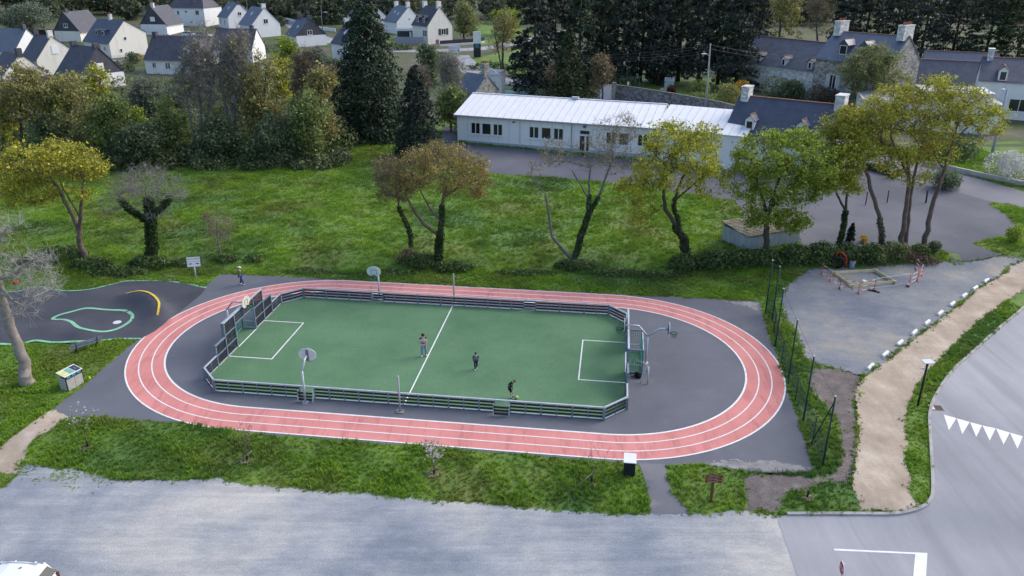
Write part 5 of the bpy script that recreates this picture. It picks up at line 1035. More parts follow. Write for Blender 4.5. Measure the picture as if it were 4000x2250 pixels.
def m_stone(c1, c2, c3, sc=2.2):
    def f(n, l, b):
        o = coords(n, l, 'Object', (1, 1, 1.5)); v = n.new('ShaderNodeTexVoronoi'); v.inputs['Scale'].default_value = sc; l.new(o, v.inputs['Vector'])
        a = ramp(n, l, v.outputs['Color'], [(.2, c1), (.5, c2), (.8, c3)])
        a = mixc(n, l, .7, a, ramp(n, l, noise(n, l, o, 1.3, 6, .75), [(.3, (.55, .55, .57)), (.7, (1.35, 1.35, 1.3))]), 'MULTIPLY'); l.new(a, b.inputs['Base Color']); bump(n, l, v.outputs['Distance'], b, .5, .04)
    return f
WST = multi('granite_wall', m_stone((.19, .18, .17), (.30, .29, .27), (.42, .40, .37))); WSP = multi('limewashed_stone', m_stone((.46, .46, .46), (.60, .60, .60), (.72, .72, .71))); WSW = multi('garden_wall_stone', m_stone((.12, .12, .125), (.19, .19, .20), (.28, .275, .28)))
MGLS = mat('window_glass', (.018, .020, .026), .3, 2, .12, .8, bmp=0); MFRM = mat('white_frame', (.78, .78, .79), .06, 2, .5); MCLY = mat('clay_pot', (.36, .11, .07), .25, 6); MRDG = mat('ridge_tile', (.26, .13, .09), .4, 5); MSHU = mat('dark_shutter', (.07, .06, .065), .2); MSHB = mat('blue_shutter', (.42, .52, .56), .15); MZN = mat('zinc', (.30, .34, .40), .2, 3, .45, .5, .3); MCHW = mat('chimney_white', (.62, .62, .62), .25, 3); MGUT = mat('gutter', (.28, .29, .31), .2)
def house(name, label, px, h, th, L, d, hr, wall=WWH, roof=SLD, hb=None, yr=None, chim=(), win=(), dorm=(), sky_=(), clad=None, ov=.25, group='houses of the village', hipL=0, hipR=0, ridge=None, cat='house', base=None, pots=None, plinth=None, zdrop=0):
    """px: photograph pixel of the eave corner at local (0,0,h); local x runs along the eave, y to the back"""
    if base is None:
        b = G(*px, h); b = (b[0], b[1], b[2])
    else: b = base
    t = thing(name, label, cat, b, R(th), group); hb = hb if hb is not None else h; yr = yr if yr is not None else d/2; z0 = -.6-zdrop
    w = MB(); w.add([(0, 0, z0), (L, 0, z0), (L, d, z0), (0, d, z0), (0, 0, h), (L, 0, h), (L, d, hb), (0, d, hb)], [(0, 1, 5, 4), (1, 2, 6, 5), (2, 3, 7, 6), (3, 0, 4, 7), (4, 5, 6, 7)])
    wo = w.build('wall', wall, t)
    cm = clad or wall
    for x, hp, nm in ((0, hipL, 'gable'), (L, hipR, 'gable')):
        if hp: continue
        g_ = MB().slab([(x-.002*(1 if x else -1), 0.004, h), (x-.002*(1 if x else -1), d-.004, hb), (x, yr, hr)], (1 if x == 0 else -1, 0, 0), .2)
        g_.build(nm, cm, t)
    # roof slopes with overhang
    sf, sb = (hr-h)/yr, (hr-hb)/(d-yr); o_ = ov; e = .12; xl, xr = hipL or -e, L-(hipR or -e)
    x0, x1 = -e, L+e
    ff = [(x0, -o_, h-sf*o_+.02), (x1, -o_, h-sf*o_+.02), (xr, yr, hr+.02), (xl, yr, hr+.02)]; fb = [(x1, d+o_, hb-sb*o_+.02), (x0, d+o_, hb-sb*o_+.02), (xl, yr, hr+.02), (xr, yr, hr+.02)]
    nf = Vector((0, -sf, 1)); nb = Vector((0, sb, 1))
    ro = MB().slab(ff, nf, .10).build('roof', roof, t); MB().slab(fb, nb, .10).build('roof', roof, t)
    if hipL: MB().slab([(x0, d+o_, hb-sb*o_+.02), (x0, -o_, h-sf*o_+.02), (xl, yr, hr+.02)], (-1, 0, 1), .10).build('roof_hip', roof, t)
    if hipR: MB().slab([(x1, -o_, h-sf*o_+.02), (x1, d+o_, hb-sb*o_+.02), (xr, yr, hr+.02)], (1, 0, 1), .10).build('roof_hip', roof, t)
    if ridge: MB().bar((xl, yr, hr+.14), (xr, yr, hr+.14), .26, .12).build('ridge_tiles', ridge, ro)
    MB().tube([(x0, -o_-.06, h-sf*o_), (x1, -o_-.06, h-sf*o_)], .06, 6).build('gutter', MGUT, t)
    if plinth: MB().box((L/2, d/2, plinth/2-.3), (L+.06, d+.06, plinth+.6)).build('plinth', WGY, t)
    for cc in chim:                            # x, y, width x, width y, top z, material, pots
        x, y, wx, wy, tz, cm_, np_ = cc; zb = (h+(hr-h)*min(1, y/yr) if y <= yr else hb+(hr-hb)*(d-y)/(d-yr))-.5
        ch = MB().box((x, y, (zb+tz)/2), (wx, wy, tz-zb)).build('chimney', cm_, ro); MB().box((x, y, tz+.05), (wx+.14, wy+.14, .12)).build('chimney_cap', cm_, ro) if cm_ is not SLD else None
        for i in range(np_): MB().tube([(x+(wx-.3)*((i+.5)/np_-.5)*(1 if wx > wy else 0), y+(wy-.3)*((i+.5)/np_-.5)*(0 if wx > wy else 1), tz+.1), (x+(wx-.3)*((i+.5)/np_-.5)*(1 if wx > wy else 0), y+(wy-.3)*((i+.5)/np_-.5)*(0 if wx > wy else 1), tz+.55)], [.13, .11], 8).build('chimney_pot', MCLY, ro)
    for wn_ in win:                            # face, along, sill z, width, height, kind
        f, a, z, ww, wh, kd = (list(wn_)+['w'])[:6]
        def q(s, z_, o2):
            if f == 'F': return (s, -o2, z_)
            if f == 'B': return (L-s, d+o2, z_)
            if f == 'R': return (L+o2, s, z_)
            return (-o2, d-s, z_)
        fr = MB()
        fw_ = .09 if ww > .8 else .07
        for s0, s1, z1, z2 in ((a, a+ww, z, z+fw_), (a, a+ww, z+wh-fw_, z+wh), (a, a+fw_, z, z+wh), (a+ww-fw_, a+ww, z, z+wh))+(((a+ww/2-.04, a+ww/2+.04, z, z+wh),) if kd in ('w', 's', 'sb', 'd2') else ()):
            A_ = [q(s0, z1, .01), q(s1, z1, .01), q(s1, z2, .01), q(s0, z2, .01)]; nn = Vector(q(0, 0, 1))-Vector(q(0, 0, 0)); fr.slab(A_, nn, .06)
        if kd == 'blind': 
            fr = MB(); fr.slab([q(a, z, .01), q(a+ww, z, .01), q(a+ww, z+wh, .01), q(a, z+wh, .01)], nn, .06)
        fo = fr.build('window' if kd not in ('d', 'd2') else 'door', MFRM, t)
        if kd != 'blind': MB().slab([q(a+.02, z+.02, .012), q(a+ww-.02, z+.02, .012), q(a+ww-.02, z+wh-.02, .012), q(a+.02, z+wh-.02, .012)], nn, .02).build('pane', MGLS, fo)
        if kd not in ('d', 'd2', 'n'): MB().slab([q(a-.06, z-.10, .01), q(a+ww+.06, z-.10, .01), q(a+ww+.06, z-.01, .01), q(a-.06, z-.01, .01)], nn, .10).build('sill', MFRM, fo)
        if kd in ('s', 'sb'):
            for s0 in (a-ww*.55, a+ww+.03): MB().slab([q(s0, z, .01), q(s0+ww*.5, z, .01), q(s0+ww*.5, z+wh, .01), q(s0, z+wh, .01)], nn, .05).build('shutter', MSHB if kd == 'sb' else MSHU, fo)
    for dm in dorm:                            # x, up fraction of slope, width, height, kind, cheek material
        x, f_, ww, wh, kd, cmt = dm; y = yr*f_; z = h+(hr-h)*f_; dep = wh/sf*1.05
        D = MB().add([(x, y, z-.1), (x+ww, y, z-.1), (x+ww, y, z+wh), (x, y, z+wh), (x, y+dep, z+wh), (x+ww, y+dep, z+wh)], [(0, 1, 2, 3), (0, 3, 4), (1, 5, 2), (2, 5, 4, 3)]).build('dormer', cmt, t)
        if kd == 'shed': MB().slab([(x-.12, y-.25, z+wh+.02), (x+ww+.12, y-.25, z+wh+.02), (x+ww+.12, y+dep*1.9, z+wh+.02+.3*wh), (x-.12, y+dep*1.9, z+wh+.02+.3*wh)], (0, -.3, 1), .07).build('dormer_roof', roof, D)
        else:
            ap = z+wh+ww*.5
            MB().add([(x, y-.01, z+wh), (x+ww, y-.01, z+wh), (x+ww/2, y-.01, ap-.06)], [(0, 1, 2)]).build('dormer_gable', cmt, D)
            yb = yr*min(1, (ap-h)/(hr-h))
            for s_ in (0, 1):
                xe = x-.15 if s_ == 0 else x+ww+.15; ye = y+dep
                pts_ = [(xe, y-.2, z+wh-.12), (x+ww/2, y-.2, ap), (x+ww/2, yb, ap), (xe, ye, z+wh-.12)]
                MB().slab(pts_ if s_ else pts_[::-1], (1 if s_ else -1, 0, 1), .06).build('dormer_roof', roof, D)
            if ridge: MB().bar((x+ww/2, y-.2, ap+.08), (x+ww/2, yb, ap+.08), .16, .10).build('dormer_ridge', ridge, D)
        nwin = 2 if ww > 2.4 else 1
        for i in range(nwin):
            wx = x+(.12 if nwin == 1 else .25+i*(ww-1.45)); wl_ = ww-.24 if nwin == 1 else .95
            MB().box((wx+wl_/2, y-.02, z+wh*.5), (wl_, .06, wh*.85)).build('dormer_window', MFRM, D); MB().box((wx+wl_/2, y-.055, z+wh*.5), (wl_-.18, .02, wh*.85-.18)).build('dormer_pane', MGLS, D)
    for x, f_, ww, wh in sky_:
        y0, y1 = yr*f_, yr*f_+wh*.7; z0_, z1_ = h+sf*y0+.13, h+sf*y1+.13
        MB().slab([(x, y0, z0_), (x+ww, y0, z0_), (x+ww, y1, z1_), (x, y1, z1_)], nf, .04).build('skylight', mat('skylight_glass', (.55, .62, .72), .1, 2, .15, .6, bmp=0), ro)
    return t
def Z(c, x, y): return P(c, 0, x, y)
house('house', 'white house with long dormer, red chimney pots and stained gable in the village', Z(0, 840, 405), 3.2, -36, 11.3, 9.2, 7.8, WCR, SLN, hb=5.0, yr=4.4, chim=((5.6, 4.4, .8, .6, 8.9, MCHW, 3),), win=(('F', 1.3, 1.1, .7, .8), ('F', 3.2, .9, 1.1, 1.4), ('F', 6.0, .9, 1.2, 1.7), ('F', 8.6, 1.4, .8, .9), ('R', 3.6, 3.6, .7, .7, 'n'), ('R', 2.2, 1.0, .6, .8, 'n')), dorm=((3.6, .28, 4.2, 1.15, 'shed', SLN),), plinth=.5)
house('house', 'white gabled house with dark roof left of the slate clad gable house', Z(0, 215, 578), 3.0, -38, 6.9, 7.4, 7.2, WCR, SLD, hb=4.2, yr=3.6, chim=((.4, 3.6, .7, .9, 8.1, SLD, 0), (6.6, 3.6, .7, .9, 8.2, WCR, 0)), win=(('F', 1.0, 1.0, .9, 1.2, 'blind'), ('F', 3.0, 1.0, .9, 1.2, 'blind'), ('F', 4.9, .4, .9, 2.0, 'd'), ('R', 3.2, 4.0, 1.3, 1.5, 'blind')))
house('house', 'white house with pale blue slate roof at the left edge of the picture', Z(0, -130, 495), 3.2, -16, 7.5, 8, 7.2, WWH, SLB, chim=((6.9, 4, .7, .8, 8.2, SLD, 0),), win=(('F', 3.6, 1.4, .6, .8, 'n'), ('F', 4.6, 1.4, .6, .8, 'n'), ('F', 5.8, .3, 1.4, 2.1, 'd2')))
house('house', 'dark slate house with a white window in its clad gable behind the trees', Z(0, 560, 735), 2.6, -33, 7.8, 8.4, 7.2, WWH, SLD, chim=((.3, 4.2, .7, 1.0, 7.9, SLD, 0), (7.4, 4.2, .7, 1.0, 7.9, SLD, 0)), win=(('R', 3.4, 3.2, 1.3, 1.3, 'blind'), ('F', 2, 1, 1, 1.2)), clad=SLD)
house('house', 'cream house with a steep slate clad front gable and small window', Z(0, 800, 316), 2.7, 79, 9.5, 7.6, 7.4, WCR, SLD, chim=((1.0, 3.8, .9, .7, 8.2, SLD, 0),), win=(('L', 3.2, 3.6, 1.2, 1.0),), clad=SLD)
house('house', 'house with steep slate gable and bright white wall behind the dormer house', Z(0, 1670, 247), 2.9, 84, 9.5, 7.6, 7.6, WWH, SLD, chim=((1.2, 3.8, .7, .8, 8.4, MCHW, 1),), win=(('L', 3.2, 3.8, 1.3, 1.1, 'blind'),), clad=SLD)
house('house', 'tall white house with hipped slate roof at the top of the picture', Z(0, 1680, 70), 5.4, -14, 12.6, 9.5, 9.4, WWH, SLD, chim=((6, 4.7, .8, .8, 10.2, MCHW, 0),), win=(('F', 1, 3.2, .8, 1.2), ('F', 3.2, 3.2, .8, 1.2), ('F', 6.0, 3.8, .8, .7), ('F', 9.6, 3.2, 1.3, 1.4), ('F', 7.2, .9, .9, .4, 'n')), dorm=((8.0, .35, 1.1, 1.1, 'gable', SLD),), hipL=3.2, hipR=3.2, sky_=((3.6, .5, .7, 1.0),))
house('house', 'white gabled house with grey blue roof beside the upper street', Z(0, 2192, 160), 3.2, -47, 6.8, 7.6, 7.0, WWH, SLB, chim=((6.5, 3.8, .6, .8, 7.6, SLD, 0),), win=(('R', 3.2, 3.4, 1.2, 1.1), ('F', 1, .8, .8, 1.6), ('F', 4, .8, .8, 1.6)), sky_=((3, .5, .6, .9),))
house('house', 'white gabled house with one square window right of the grey blue roofs', Z(0, 2405, 235), 3.3, -47, 7.6, 8.4, 7.6, WWH, SLB, chim=((7.2, 4.2, .8, 1.0, 8.5, WWH, 0),), win=(('R', 3.5, 3.4, 1.4, 1.3), ('F', 1, .8, .8, 1.6), ('F', 4, .8, .8, 1.6)), sky_=((3, .5, .7, 1.0),))
house('house', 'long white house with broad dark roof behind the bare ash trees', Z(0, 1450, 592), 2.9, -10, 11.4, 8.5, 7.0, WWH, SLD, chim=((.5, 4.2, .8, .9, 7.8, SLD, 0),), win=(('F', 1.6, 1.2, .8, 1.0), ('F', 4.4, 1.0, 1.2, 1.3), ('F', 8.0, .4, 1.0, 2.1, 'd')), hipR=2.6, dorm=((8.3, .2, 1.1, 1.2, 'gable', WWH),))
house('house', 'white house with a slate dormer right of the bare ash trees', Z(0, 2130, 490), 2.9, -4, 9.0, 8, 6.8, WWH, SLD, chim=((8.0, 4, .7, .9, 7.6, SLD, 0),), win=(('F', 1.4, .6, 1.2, 1.6), ('F', 5, 1.0, 1.0, 1.2)), dorm=((6.2, .12, 1.2, 1.4, 'gable', SLD),))
house('house', 'dark slate clad gable house with one white window above the hedge', Z(1, 300, 345), 2.6, -52, 6.4, 8.2, 6.6, WWH, SLN, chim=((.4, 4.1, .8, 1.2, 7.4, SLD, 1), (6.0, 4.1, .8, 1.2, 7.4, SLD, 1)), win=(('R', 3.0, 2.7, 1.4, 1.2),), clad=SLD, sky_=((3.2, .4, .6, .8),))
house('house', 'white house half hidden by the big cypress, skylight in its dark roof', Z(1, 758, 425), 3.6, -50, 7.0, 8, 7.6, WWH, SLD, chim=((.5, 4, .9, 1.0, 8.6, WGY, 0),), win=(('F', 2.5, 1.0, .9, 1.1),), sky_=((2.6, .45, .8, 1.1), (5.4, .3, .5, .7)))
house('house', 'white house with blue grey roof and two white chimneys behind the cream house', Z(1, 1285, 205), 3.2, -53, 7.6, 8.2, 7.2, WWH, SLB, chim=((.5, 4.1, .8, 1.0, 8.2, WWH, 1), (7.2, 4.1, .8, 1.0, 8.3, WWH, 1)), win=(('R', 4.0, 3.6, .4, .5, 'n'),), sky_=((2.4, .5, .5, .8), (4.8, .4, .6, .9)))
house('house', 'cream gabled house with shutters, two dormers and a glazed veranda', Z(1, 1570, 242), 4.5, -50, 7.2, 7.8, 9.0, WCR, SLD, chim=((.5, 3.9, .8, 1.1, 10.0, WWH, 1), (6.8, 3.9, .8, 1.1, 10.2, WCR, 1)), win=(('R', 4.2, 2.0, 1.5, 1.6, 's'), ('F', 5.4, 1.8, .8, 1.5, 's')), dorm=((1.5, .12, 1.1, 1.3, 'gable', SLD), (4.4, .12, 1.1, 1.3, 'gable', SLD)))
house('house', 'white house with a front gable at the very top left of the big cypress', Z(1, 920, 150), 4.0, -60, 8, 9, 8.0, WWH, SLD, win=(('F', 2.2, 1.4, .9, 1.3), ('R', 2, 1.5, 1, 1.2)))
# glazed veranda with its own flat roof beside the cream house
b = G(*Z(1, 1420, 395), .3); vr = thing('veranda', 'flat roofed glass veranda joined to the cream gabled house', 'veranda', b, R(4), 'houses of the village')
MB().box((3.2, 1.8, 1.2), (6.2, 3.4, 2.6)).build('wall', mat('dark_glazing', (.05, .06, .075), .3, 1, .15, .7, bmp=0), vr); MB().box((3.2, 1.7, 2.75), (6.8, 4.2, .55)).build('roof_slab', WWH, vr); MB().box((3.2, 1.7, 3.05), (6.5, 3.9, .06)).build('roof_deck', MZN, vr)
for i in range(7): MB().box((.12+i*1.03, .07, 1.2), (.09, .06, 2.5)).build('mullion', mat('dark_frame', (.03, .03, .034), .2), vr)
for i in range(3): MB().box((3.6+i*1.0, .085, 1.1), (.5, .03, 2.2)).build('curtain', MFRM, vr)
# dark house corner at far left, low pale cabin
house('house', 'dark roofed house corner at the left edge behind the trees', Z(0, -140, 740), 3.0, -35, 6.0, 7.5, 6.4, WCR, SLD, chim=((5.7, 3.7, .8, .9, 7.4, SLD, 0),))
b = G(*Z(0, 1195, 148)); cb = thing('holiday_cabin', 'long low pale green cabin behind the village houses', 'cabin', b, R(8), 'houses of the village')
MB().box((4.6, 1.5, 1.1), (9.2, 3.0, 2.6)).build('wall', mat('pale_green_wall', (.52, .57, .52), .12, 2), cb); MB().slab([(-.2, -.3, 2.42), (9.4, -.3, 2.42), (9.4, 1.6, 2.9), (-.2, 1.6, 2.9)], (0, -.25, 1), .06).build('roof', WGY, cb); MB().slab([(-.2, 1.6, 2.9), (9.4, 1.6, 2.9), (9.4, 3.3, 2.42), (-.2, 3.3, 2.42)], (0, .25, 1), .06).build('roof', WGY, cb)
MB().box((4.8, -.02, 1.5), (1.4, .05, .8)).build('window', MGLS, cb); MB().box((1.2, -.02, 1.5), (.9, .05, .7)).build('window', MFRM, cb); MB().box((7.6, -.02, 1.5), (.9, .05, .7)).build('window', MFRM, cb)
# ---- the long white hall with its ribbed roof
A0 = GV(1152, 357); TH = R(-19); hl = thing('long_hall', 'long single storey white hall with ribbed pale metal roof', 'building', A0, TH); HW, HD, HR, HL = 3.75, 13.0, 5.45, 26.4; MRF = mat('pale_metal_roof', (.80, .80, .81), .06, .8, .45, .4, 0, stretch=(1, 1, 1), bmp=.05); MSEAM = mat('roof_seam', (.55, .55, .57), .15)
MB().box((HL/2, HD/2, HW/2-.4), (HL, HD, HW+.8)).build('wall', WCL, hl); MB().box((HL/2, -.02, .05), (HL+.04, .06, .55)).build('plinth', mat('blue_grey_plinth', (.40, .45, .52), .15), hl)
for x in (0, HL): MB().slab([(x, .01, HW), (x, HD-.01, HW), (x, HD/2, HR)], (1 if x == 0 else -1, 0, 0), .2).build('gable', WCL, hl)
npan = 27
for i in range(npan):
    x0, x1 = -.35+(HL+.7)*i/npan, -.35+(HL+.7)*(i+1)/npan; sl = (HR-HW)/(HD/2)
    MB().slab([(x0+.012, -.45, HW-.45*sl+.05), (x1-.012, -.45, HW-.45*sl+.05), (x1-.012, HD/2, HR+.05), (x0+.012, HD/2, HR+.05)], (0, -sl, 1), .05).build('roof_panel', MRF, hl)
    MB().bar((x1, -.45, HW-.45*sl+.12), (x1, HD/2, HR+.12), .05, .07).build('roof_seam', MSEAM, hl)
MB().slab([(HL+.35, HD+.45, HW-.45*sl+.05), (-.35, HD+.45, HW-.45*sl+.05), (-.35, HD/2, HR+.05), (HL+.35, HD/2, HR+.05)], (0, sl, 1), .05).build('roof_back', MRF, hl)
MB().bar((-.35, HD/2, HR+.14), (HL+.35, HD/2, HR+.14), .3, .06).build('ridge_cap', MRF, hl); MB().bar((-.35, -.52, HW-.12), (HL+.35, -.52, HW-.12), .12, .12).build('gutter', MGUT, hl)
MB().tube([(.06, -.1, HW-.2), (.06, -.1, 0)], .06, 6).build('downpipe', MFRM, hl)
for xd in (8.9, 15.8, 26.2): MB().tube([(xd, -.1, HW-.2), (xd, -.1, 0)], .05, 6).build('downpipe', MGUT if xd == 15.8 else MFRM, hl)
MB().box((14.5, HD/2-.1, HR+.3), (.9, .5, .2)).build('roof_vent', MGAL, hl)
for x in (1.95, 3.5, 5.1, 10.1, 11.75, 13.4, 20.3, 21.9, 24.3):
    fo = MB().box((x+.68, -.035, 2.02), (1.36, .07, 1.62)).build('window', MFRM, hl)
    if x in (3.5, 11.75): MB().box((x+.68, -.08, 2.05), (1.14, .03, 1.36)).build('pane', MGLS if x != 21.9 else MSHU, fo)
    elif x == 21.9: MB().box((x+.68, -.08, 2.05), (1.14, .03, 1.36)).build('blind', mat('brown_blind', (.09, .06, .05), .2), fo)
    else:
        for s_ in (.36, 1.0): MB().box((x+s_, -.08, 2.05), (.50, .03, 1.36)).build('pane', MGLS, fo)
    MB().box((x+.68, -.09, 1.17), (1.5, .12, .07)).build('sill', MFRM, fo)
do = MB().box((17.55, -.04, 1.45), (1.45, .08, 2.75)).build('door', MFRM, hl); MB().box((17.25, -.09, 1.1), (.62, .03, 1.9)).build('pane', MGLS, do); MB().box((17.95, -.09, 1.1), (.34, .03, 1.9)).build('pane', MGLS, do); MB().box((17.55, -.09, 2.52), (1.2, .03, .42)).build('pane', MGLS, do); MB().box((17.62, -.12, 1.1), (.04, .05, .3)).build('handle', MGAL, do)
MB().box((17.5, -.14, 3.25), (.34, .22, .3)).build('wall_lamp', MATS['plate_grey'], hl); MB().box((8.0, -.14, 3.2), (.30, .2, .16)).build('wall_lamp', MATS['plate_grey'], hl)
for i in range(1, 18): MB().box((HL*i/18, -.008, 2.0), (.02, .02, HW-.6)).build('panel_joint', MGUT, hl)
# wing of the hall that swings toward the camera behind the lime oak
c_, s_ = math.cos(TH), math.sin(TH); B0 = (A0[0]+HL*c_+.15*c_, A0[1]+HL*s_+.15*s_, A0[2]-.02); TH2 = R(-27); h2 = thing('hall_wing', 'shorter wing continuing the long white hall behind the lime oak', 'building', B0, TH2); L2 = 10.5
MB().box((L2/2+.2, HD/2, HW/2-.2), (L2, HD, HW+.5)).build('wall', WCL, h2)
for x in (0.2, L2+.2): MB().slab([(x, .01, HW+.05), (x, HD-.01, HW+.05), (x, HD/2, HR)], (1 if x < 1 else -1, 0, 0), .2).build('gable', WCL, h2)
for i in range(11):
    x0, x1 = -.3+(L2+.8)*i/11, -.3+(L2+.8)*(i+1)/11
    MB().slab([(x0+.012, -.45, HW-.45*sl+.09), (x1-.012, -.45, HW-.45*sl+.09), (x1-.012, HD/2, HR+.09), (x0+.012, HD/2, HR+.09)], (0, -sl, 1), .05).build('roof_panel', MRF, h2); MB().bar((x1, -.45, HW-.45*sl+.16), (x1, HD/2, HR+.16), .05, .07).build('roof_seam', MSEAM, h2)
MB().slab([(L2+.5, HD+.45, HW-.45*sl+.09), (-.3, HD+.45, HW-.45*sl+.09), (-.3, HD/2, HR+.09), (L2+.5, HD/2, HR+.09)], (0, sl, 1), .05).build('roof_back', MRF, h2)
# ---- manor and its wings on the right
RG = 'old buildings beyond the stone wall'
house('stone_wing', 'long limewashed stone wing with a row of small dormers', P(2, 0, 2255, 605), 4.6, -58, 26, 11, 8.6, WSP, SLG, ridge=MRDG, dorm=tuple((x, .02, .9, 1.3, 'gable', MCHW) for x in (4.6, 10.4, 16.0, 21.6)), win=(('F', 12.5, 1.2, .8, 1.2),), group=RG)
house('manor_house', 'tall granite manor with two massive chimneys and blue shutters', P(3, 0, 485, 575), 7.4, -52, 12.6, 9.5, 11.2, WST, multi('manor_slate', m_slate((.095, .115, .16), (.14, .165, .215), .35), .5, .5), ridge=MRDG, chim=((.9, 4.75, 1.1, 2.6, 12.9, WSP, 3), (11.8, 4.75, 1.1, 3.0, 12.9, WSP, 5)), win=(('F', 3.0, 2.6, 1.2, 2.4, 'sb'), ('F', 7.0, 2.6, 1.2, 2.4, 'sb'), ('F', 10.4, 2.6, 1.2, 2.4, 'sb')), dorm=((3.4, .16, 1.5, 1.7, 'gable', SLN), (6.9, .16, 1.5, 1.7, 'gable', SLN)), group=RG)
house('slate_barn', 'long slate roofed barn right of the manor', P(3, 0, 1360, 790), 3.4, -24, 13, 6.4, 6.3, WST, SLG, ridge=MRDG, chim=((.6, 3.2, .8, .9, 7.3, WSP, 0),), group=RG)
house('slate_barn', 'farther slate roof rising behind the long barn', P(3, 0, 1560, 690), 3.6, -22, 12, 6, 6.4, WST, SLB, ridge=MRDG, group=RG)
house('house', 'white house with mossy slate roof and dormer at the right edge', P(3, 0, 2125, 800), 5.6, -27, 14, 8, 8.5, WWH, SLG, ridge=MRDG, chim=((1.0, 4, .8, 1.5, 9.8, WSP, 0),), dorm=((2.4, -.02, 1.2, 1.6, 'gable', MFRM),), win=(('F', 4.6, 1.2, 2.8, 1.9), ('F', 9, 1.2, 1.4, 1.6)), group=RG)
house('house', 'small slate cottage with red ridged dormer right of the white hall', P(2, 0, 2122, 1370), 3.6, -35, 12.6, 9, 7.8, WWH, SLN, ridge=MRDG, chim=((.8, 4.5, .9, 1.6, 9.0, WSP, 0), (11.9, 4.5, 1.0, 2.0, 9.0, WSP, 0)), dorm=((2.2, .2, 1.1, 1.3, 'gable', MFRM), (8.2, .2, 1.1, 1.3, 'gable', MFRM)), win=(('R', 3.8, 3.0, .9, 1.2, 'n'), ('F', 3, 1, 1, 1.2), ('F', 7, .2, 1, 2.0, 'd')), group=RG)
# pale flat roofed annex behind the golden oaks
b = GV(2505, 340); an = thing('flat_annex', 'pale flat roofed annex behind the golden oaks', 'building', (b[0]-18*math.cos(R(-16)), b[1]-18*math.sin(R(-16)), b[2]), R(-16), RG)
MB().box((9, 4, 1.6), (18, 8, 4.2)).build('wall', WWH, an); MB().box((9, 4, 3.95), (18.4, 8.4, .55)).build('parapet', mat('pinkish_render', (.60, .52, .47), .12), an); MB().box((9, 4.1, 4.26), (17.6, 7.6, .08)).build('roof_deck', MZN, an); MB().box((12.5, 4.5, 4.8), (9, 6.2, 1.2)).build('upper_storey', MATS['pinkish_render'], an); MB().box((12.5, 4.5, 5.44), (9.3, 6.5, .10)).build('upper_deck', WGY, an)
for x in (1.2, 4.4, 10.0, 11.4, 12.8, 14.2): MB().box((x, -.03, 1.9), (1.1 if x < 5 else 1.0, .07, 1.7)).build('window', MFRM, an); MB().box((x, -.075, 1.9), (.85 if x < 5 else .78, .03, 1.4)).build('pane', MGLS, an)
# white garage with curved front, stone ruin, stone wall, shed
b = G(*P(1, 0, 2245, 965)); gg = thing('garage', 'white garage with a curved gable beside the street', 'garage', b, R(-12)); MB().box((1.85, 2.2, 1.7), (3.7, 4.4, 4.4)).build('wall', WWH, gg)
fr = [(-.12, 3.7), (.5, 4.0), (.9, 4.45), (1.3, 4.7), (1.85, 4.85), (2.4, 4.7), (2.8, 4.45), (3.2, 4.0), (3.82, 3.7)]; MB().slab([(x, -.12, z) for x, z in fr], (0, 1, 0), .3).build('gable', WWH, gg); MB().box((1.85, -.05, 3.72), (4.0, .3, .16)).build('cornice', WGY, gg); MB().slab([(0, .15, 3.95), (3.7, .15, 3.95), (3.7, 4.5, 3.95), (0, 4.5, 3.95)], (0, 0, 1), .1).build('roof', MZN, gg)
dr = MB().box((1.85, -.04, 1.25), (2.5, .08, 2.9)).build('door', mat('pale_door', (.55, .58, .62), .08), gg)
for i in range(3): MB().box((1.85, -.09, .3+i*.8), (2.4, .02, .03)).build('door_groove', MGUT, dr)
house('stone_cottage', 'stone cottage with a tall rough chimney peeping over the white hall', P(1, 0, 2010, 905), 2.4, -42, 4.4, 5.4, 4.9, WST, SLB, chim=((4.1, 2.7, .8, 1.1, 6.6, WST, 2),), group=RG)
W0, W1, W2, W3 = G(*P(2, 0, 1010, 990)), G(*P(2, 0, 1600, 1090)), G(*P(2, 0, 2100, 1190)), G(*P(2, 0, 2300, 1250))
sw = thing('stone_garden_wall', 'long weathered granite wall along the street behind the hall', 'wall', W0)
def wallrun(parent, pts, h, w, m, cap=None, nm='wall_section'):
    for a, b_ in zip(pts, pts[1:]):
        mb = MB(); d_ = Vector((b_[0]-a[0], b_[1]-a[1], 0)).normalized(); n_ = Vector((-d_.y, d_.x, 0))*w/2
        mb.add([(a[0]-n_.x, a[1]-n_.y, a[2]-.4), (b_[0]-n_.x, b_[1]-n_.y, b_[2]-.4), (b_[0]+n_.x, b_[1]+n_.y, b_[2]-.4), (a[0]+n_.x, a[1]+n_.y, a[2]-.4), (a[0]-n_.x, a[1]-n_.y, a[2]+h), (b_[0]-n_.x, b_[1]-n_.y, b_[2]+h), (b_[0]+n_.x, b_[1]+n_.y, b_[2]+h), (a[0]+n_.x, a[1]+n_.y, a[2]+h)], [(0, 1, 5, 4), (1, 2, 6, 5), (2, 3, 7, 6), (3, 0, 4, 7), (4, 5, 6, 7), (3, 2, 1, 0)]); mb.build(nm, m, parent, True)
        if cap: MB().bar((a[0], a[1], a[2]+h+.04), (b_[0], b_[1], b_[2]+h+.04), w+.1, .10).build('coping', cap, parent, True)
wallrun(sw, [W0, W1, W2, W3], 2.4, .5, WSW, mat('mossy_coping', (.13, .14, .12), .4, 2))
b = G(*P(2, 0, 940, 1000)); gt = thing('garden_gate', 'tall white garden gate between stone piers at the end of the granite wall', 'gate', b, R(-12)); MB().box((0, 0, 1.3), (2.0, .1, 2.5)).build('gate_leaf', MFRM, gt); MB().box((1.35, 0, 1.4), (.6, .5, 3.0)).build('pier', WST, gt); MB().box((-1.2, 0, 1.2), (.4, .4, 2.6)).build('pier', WST, gt)
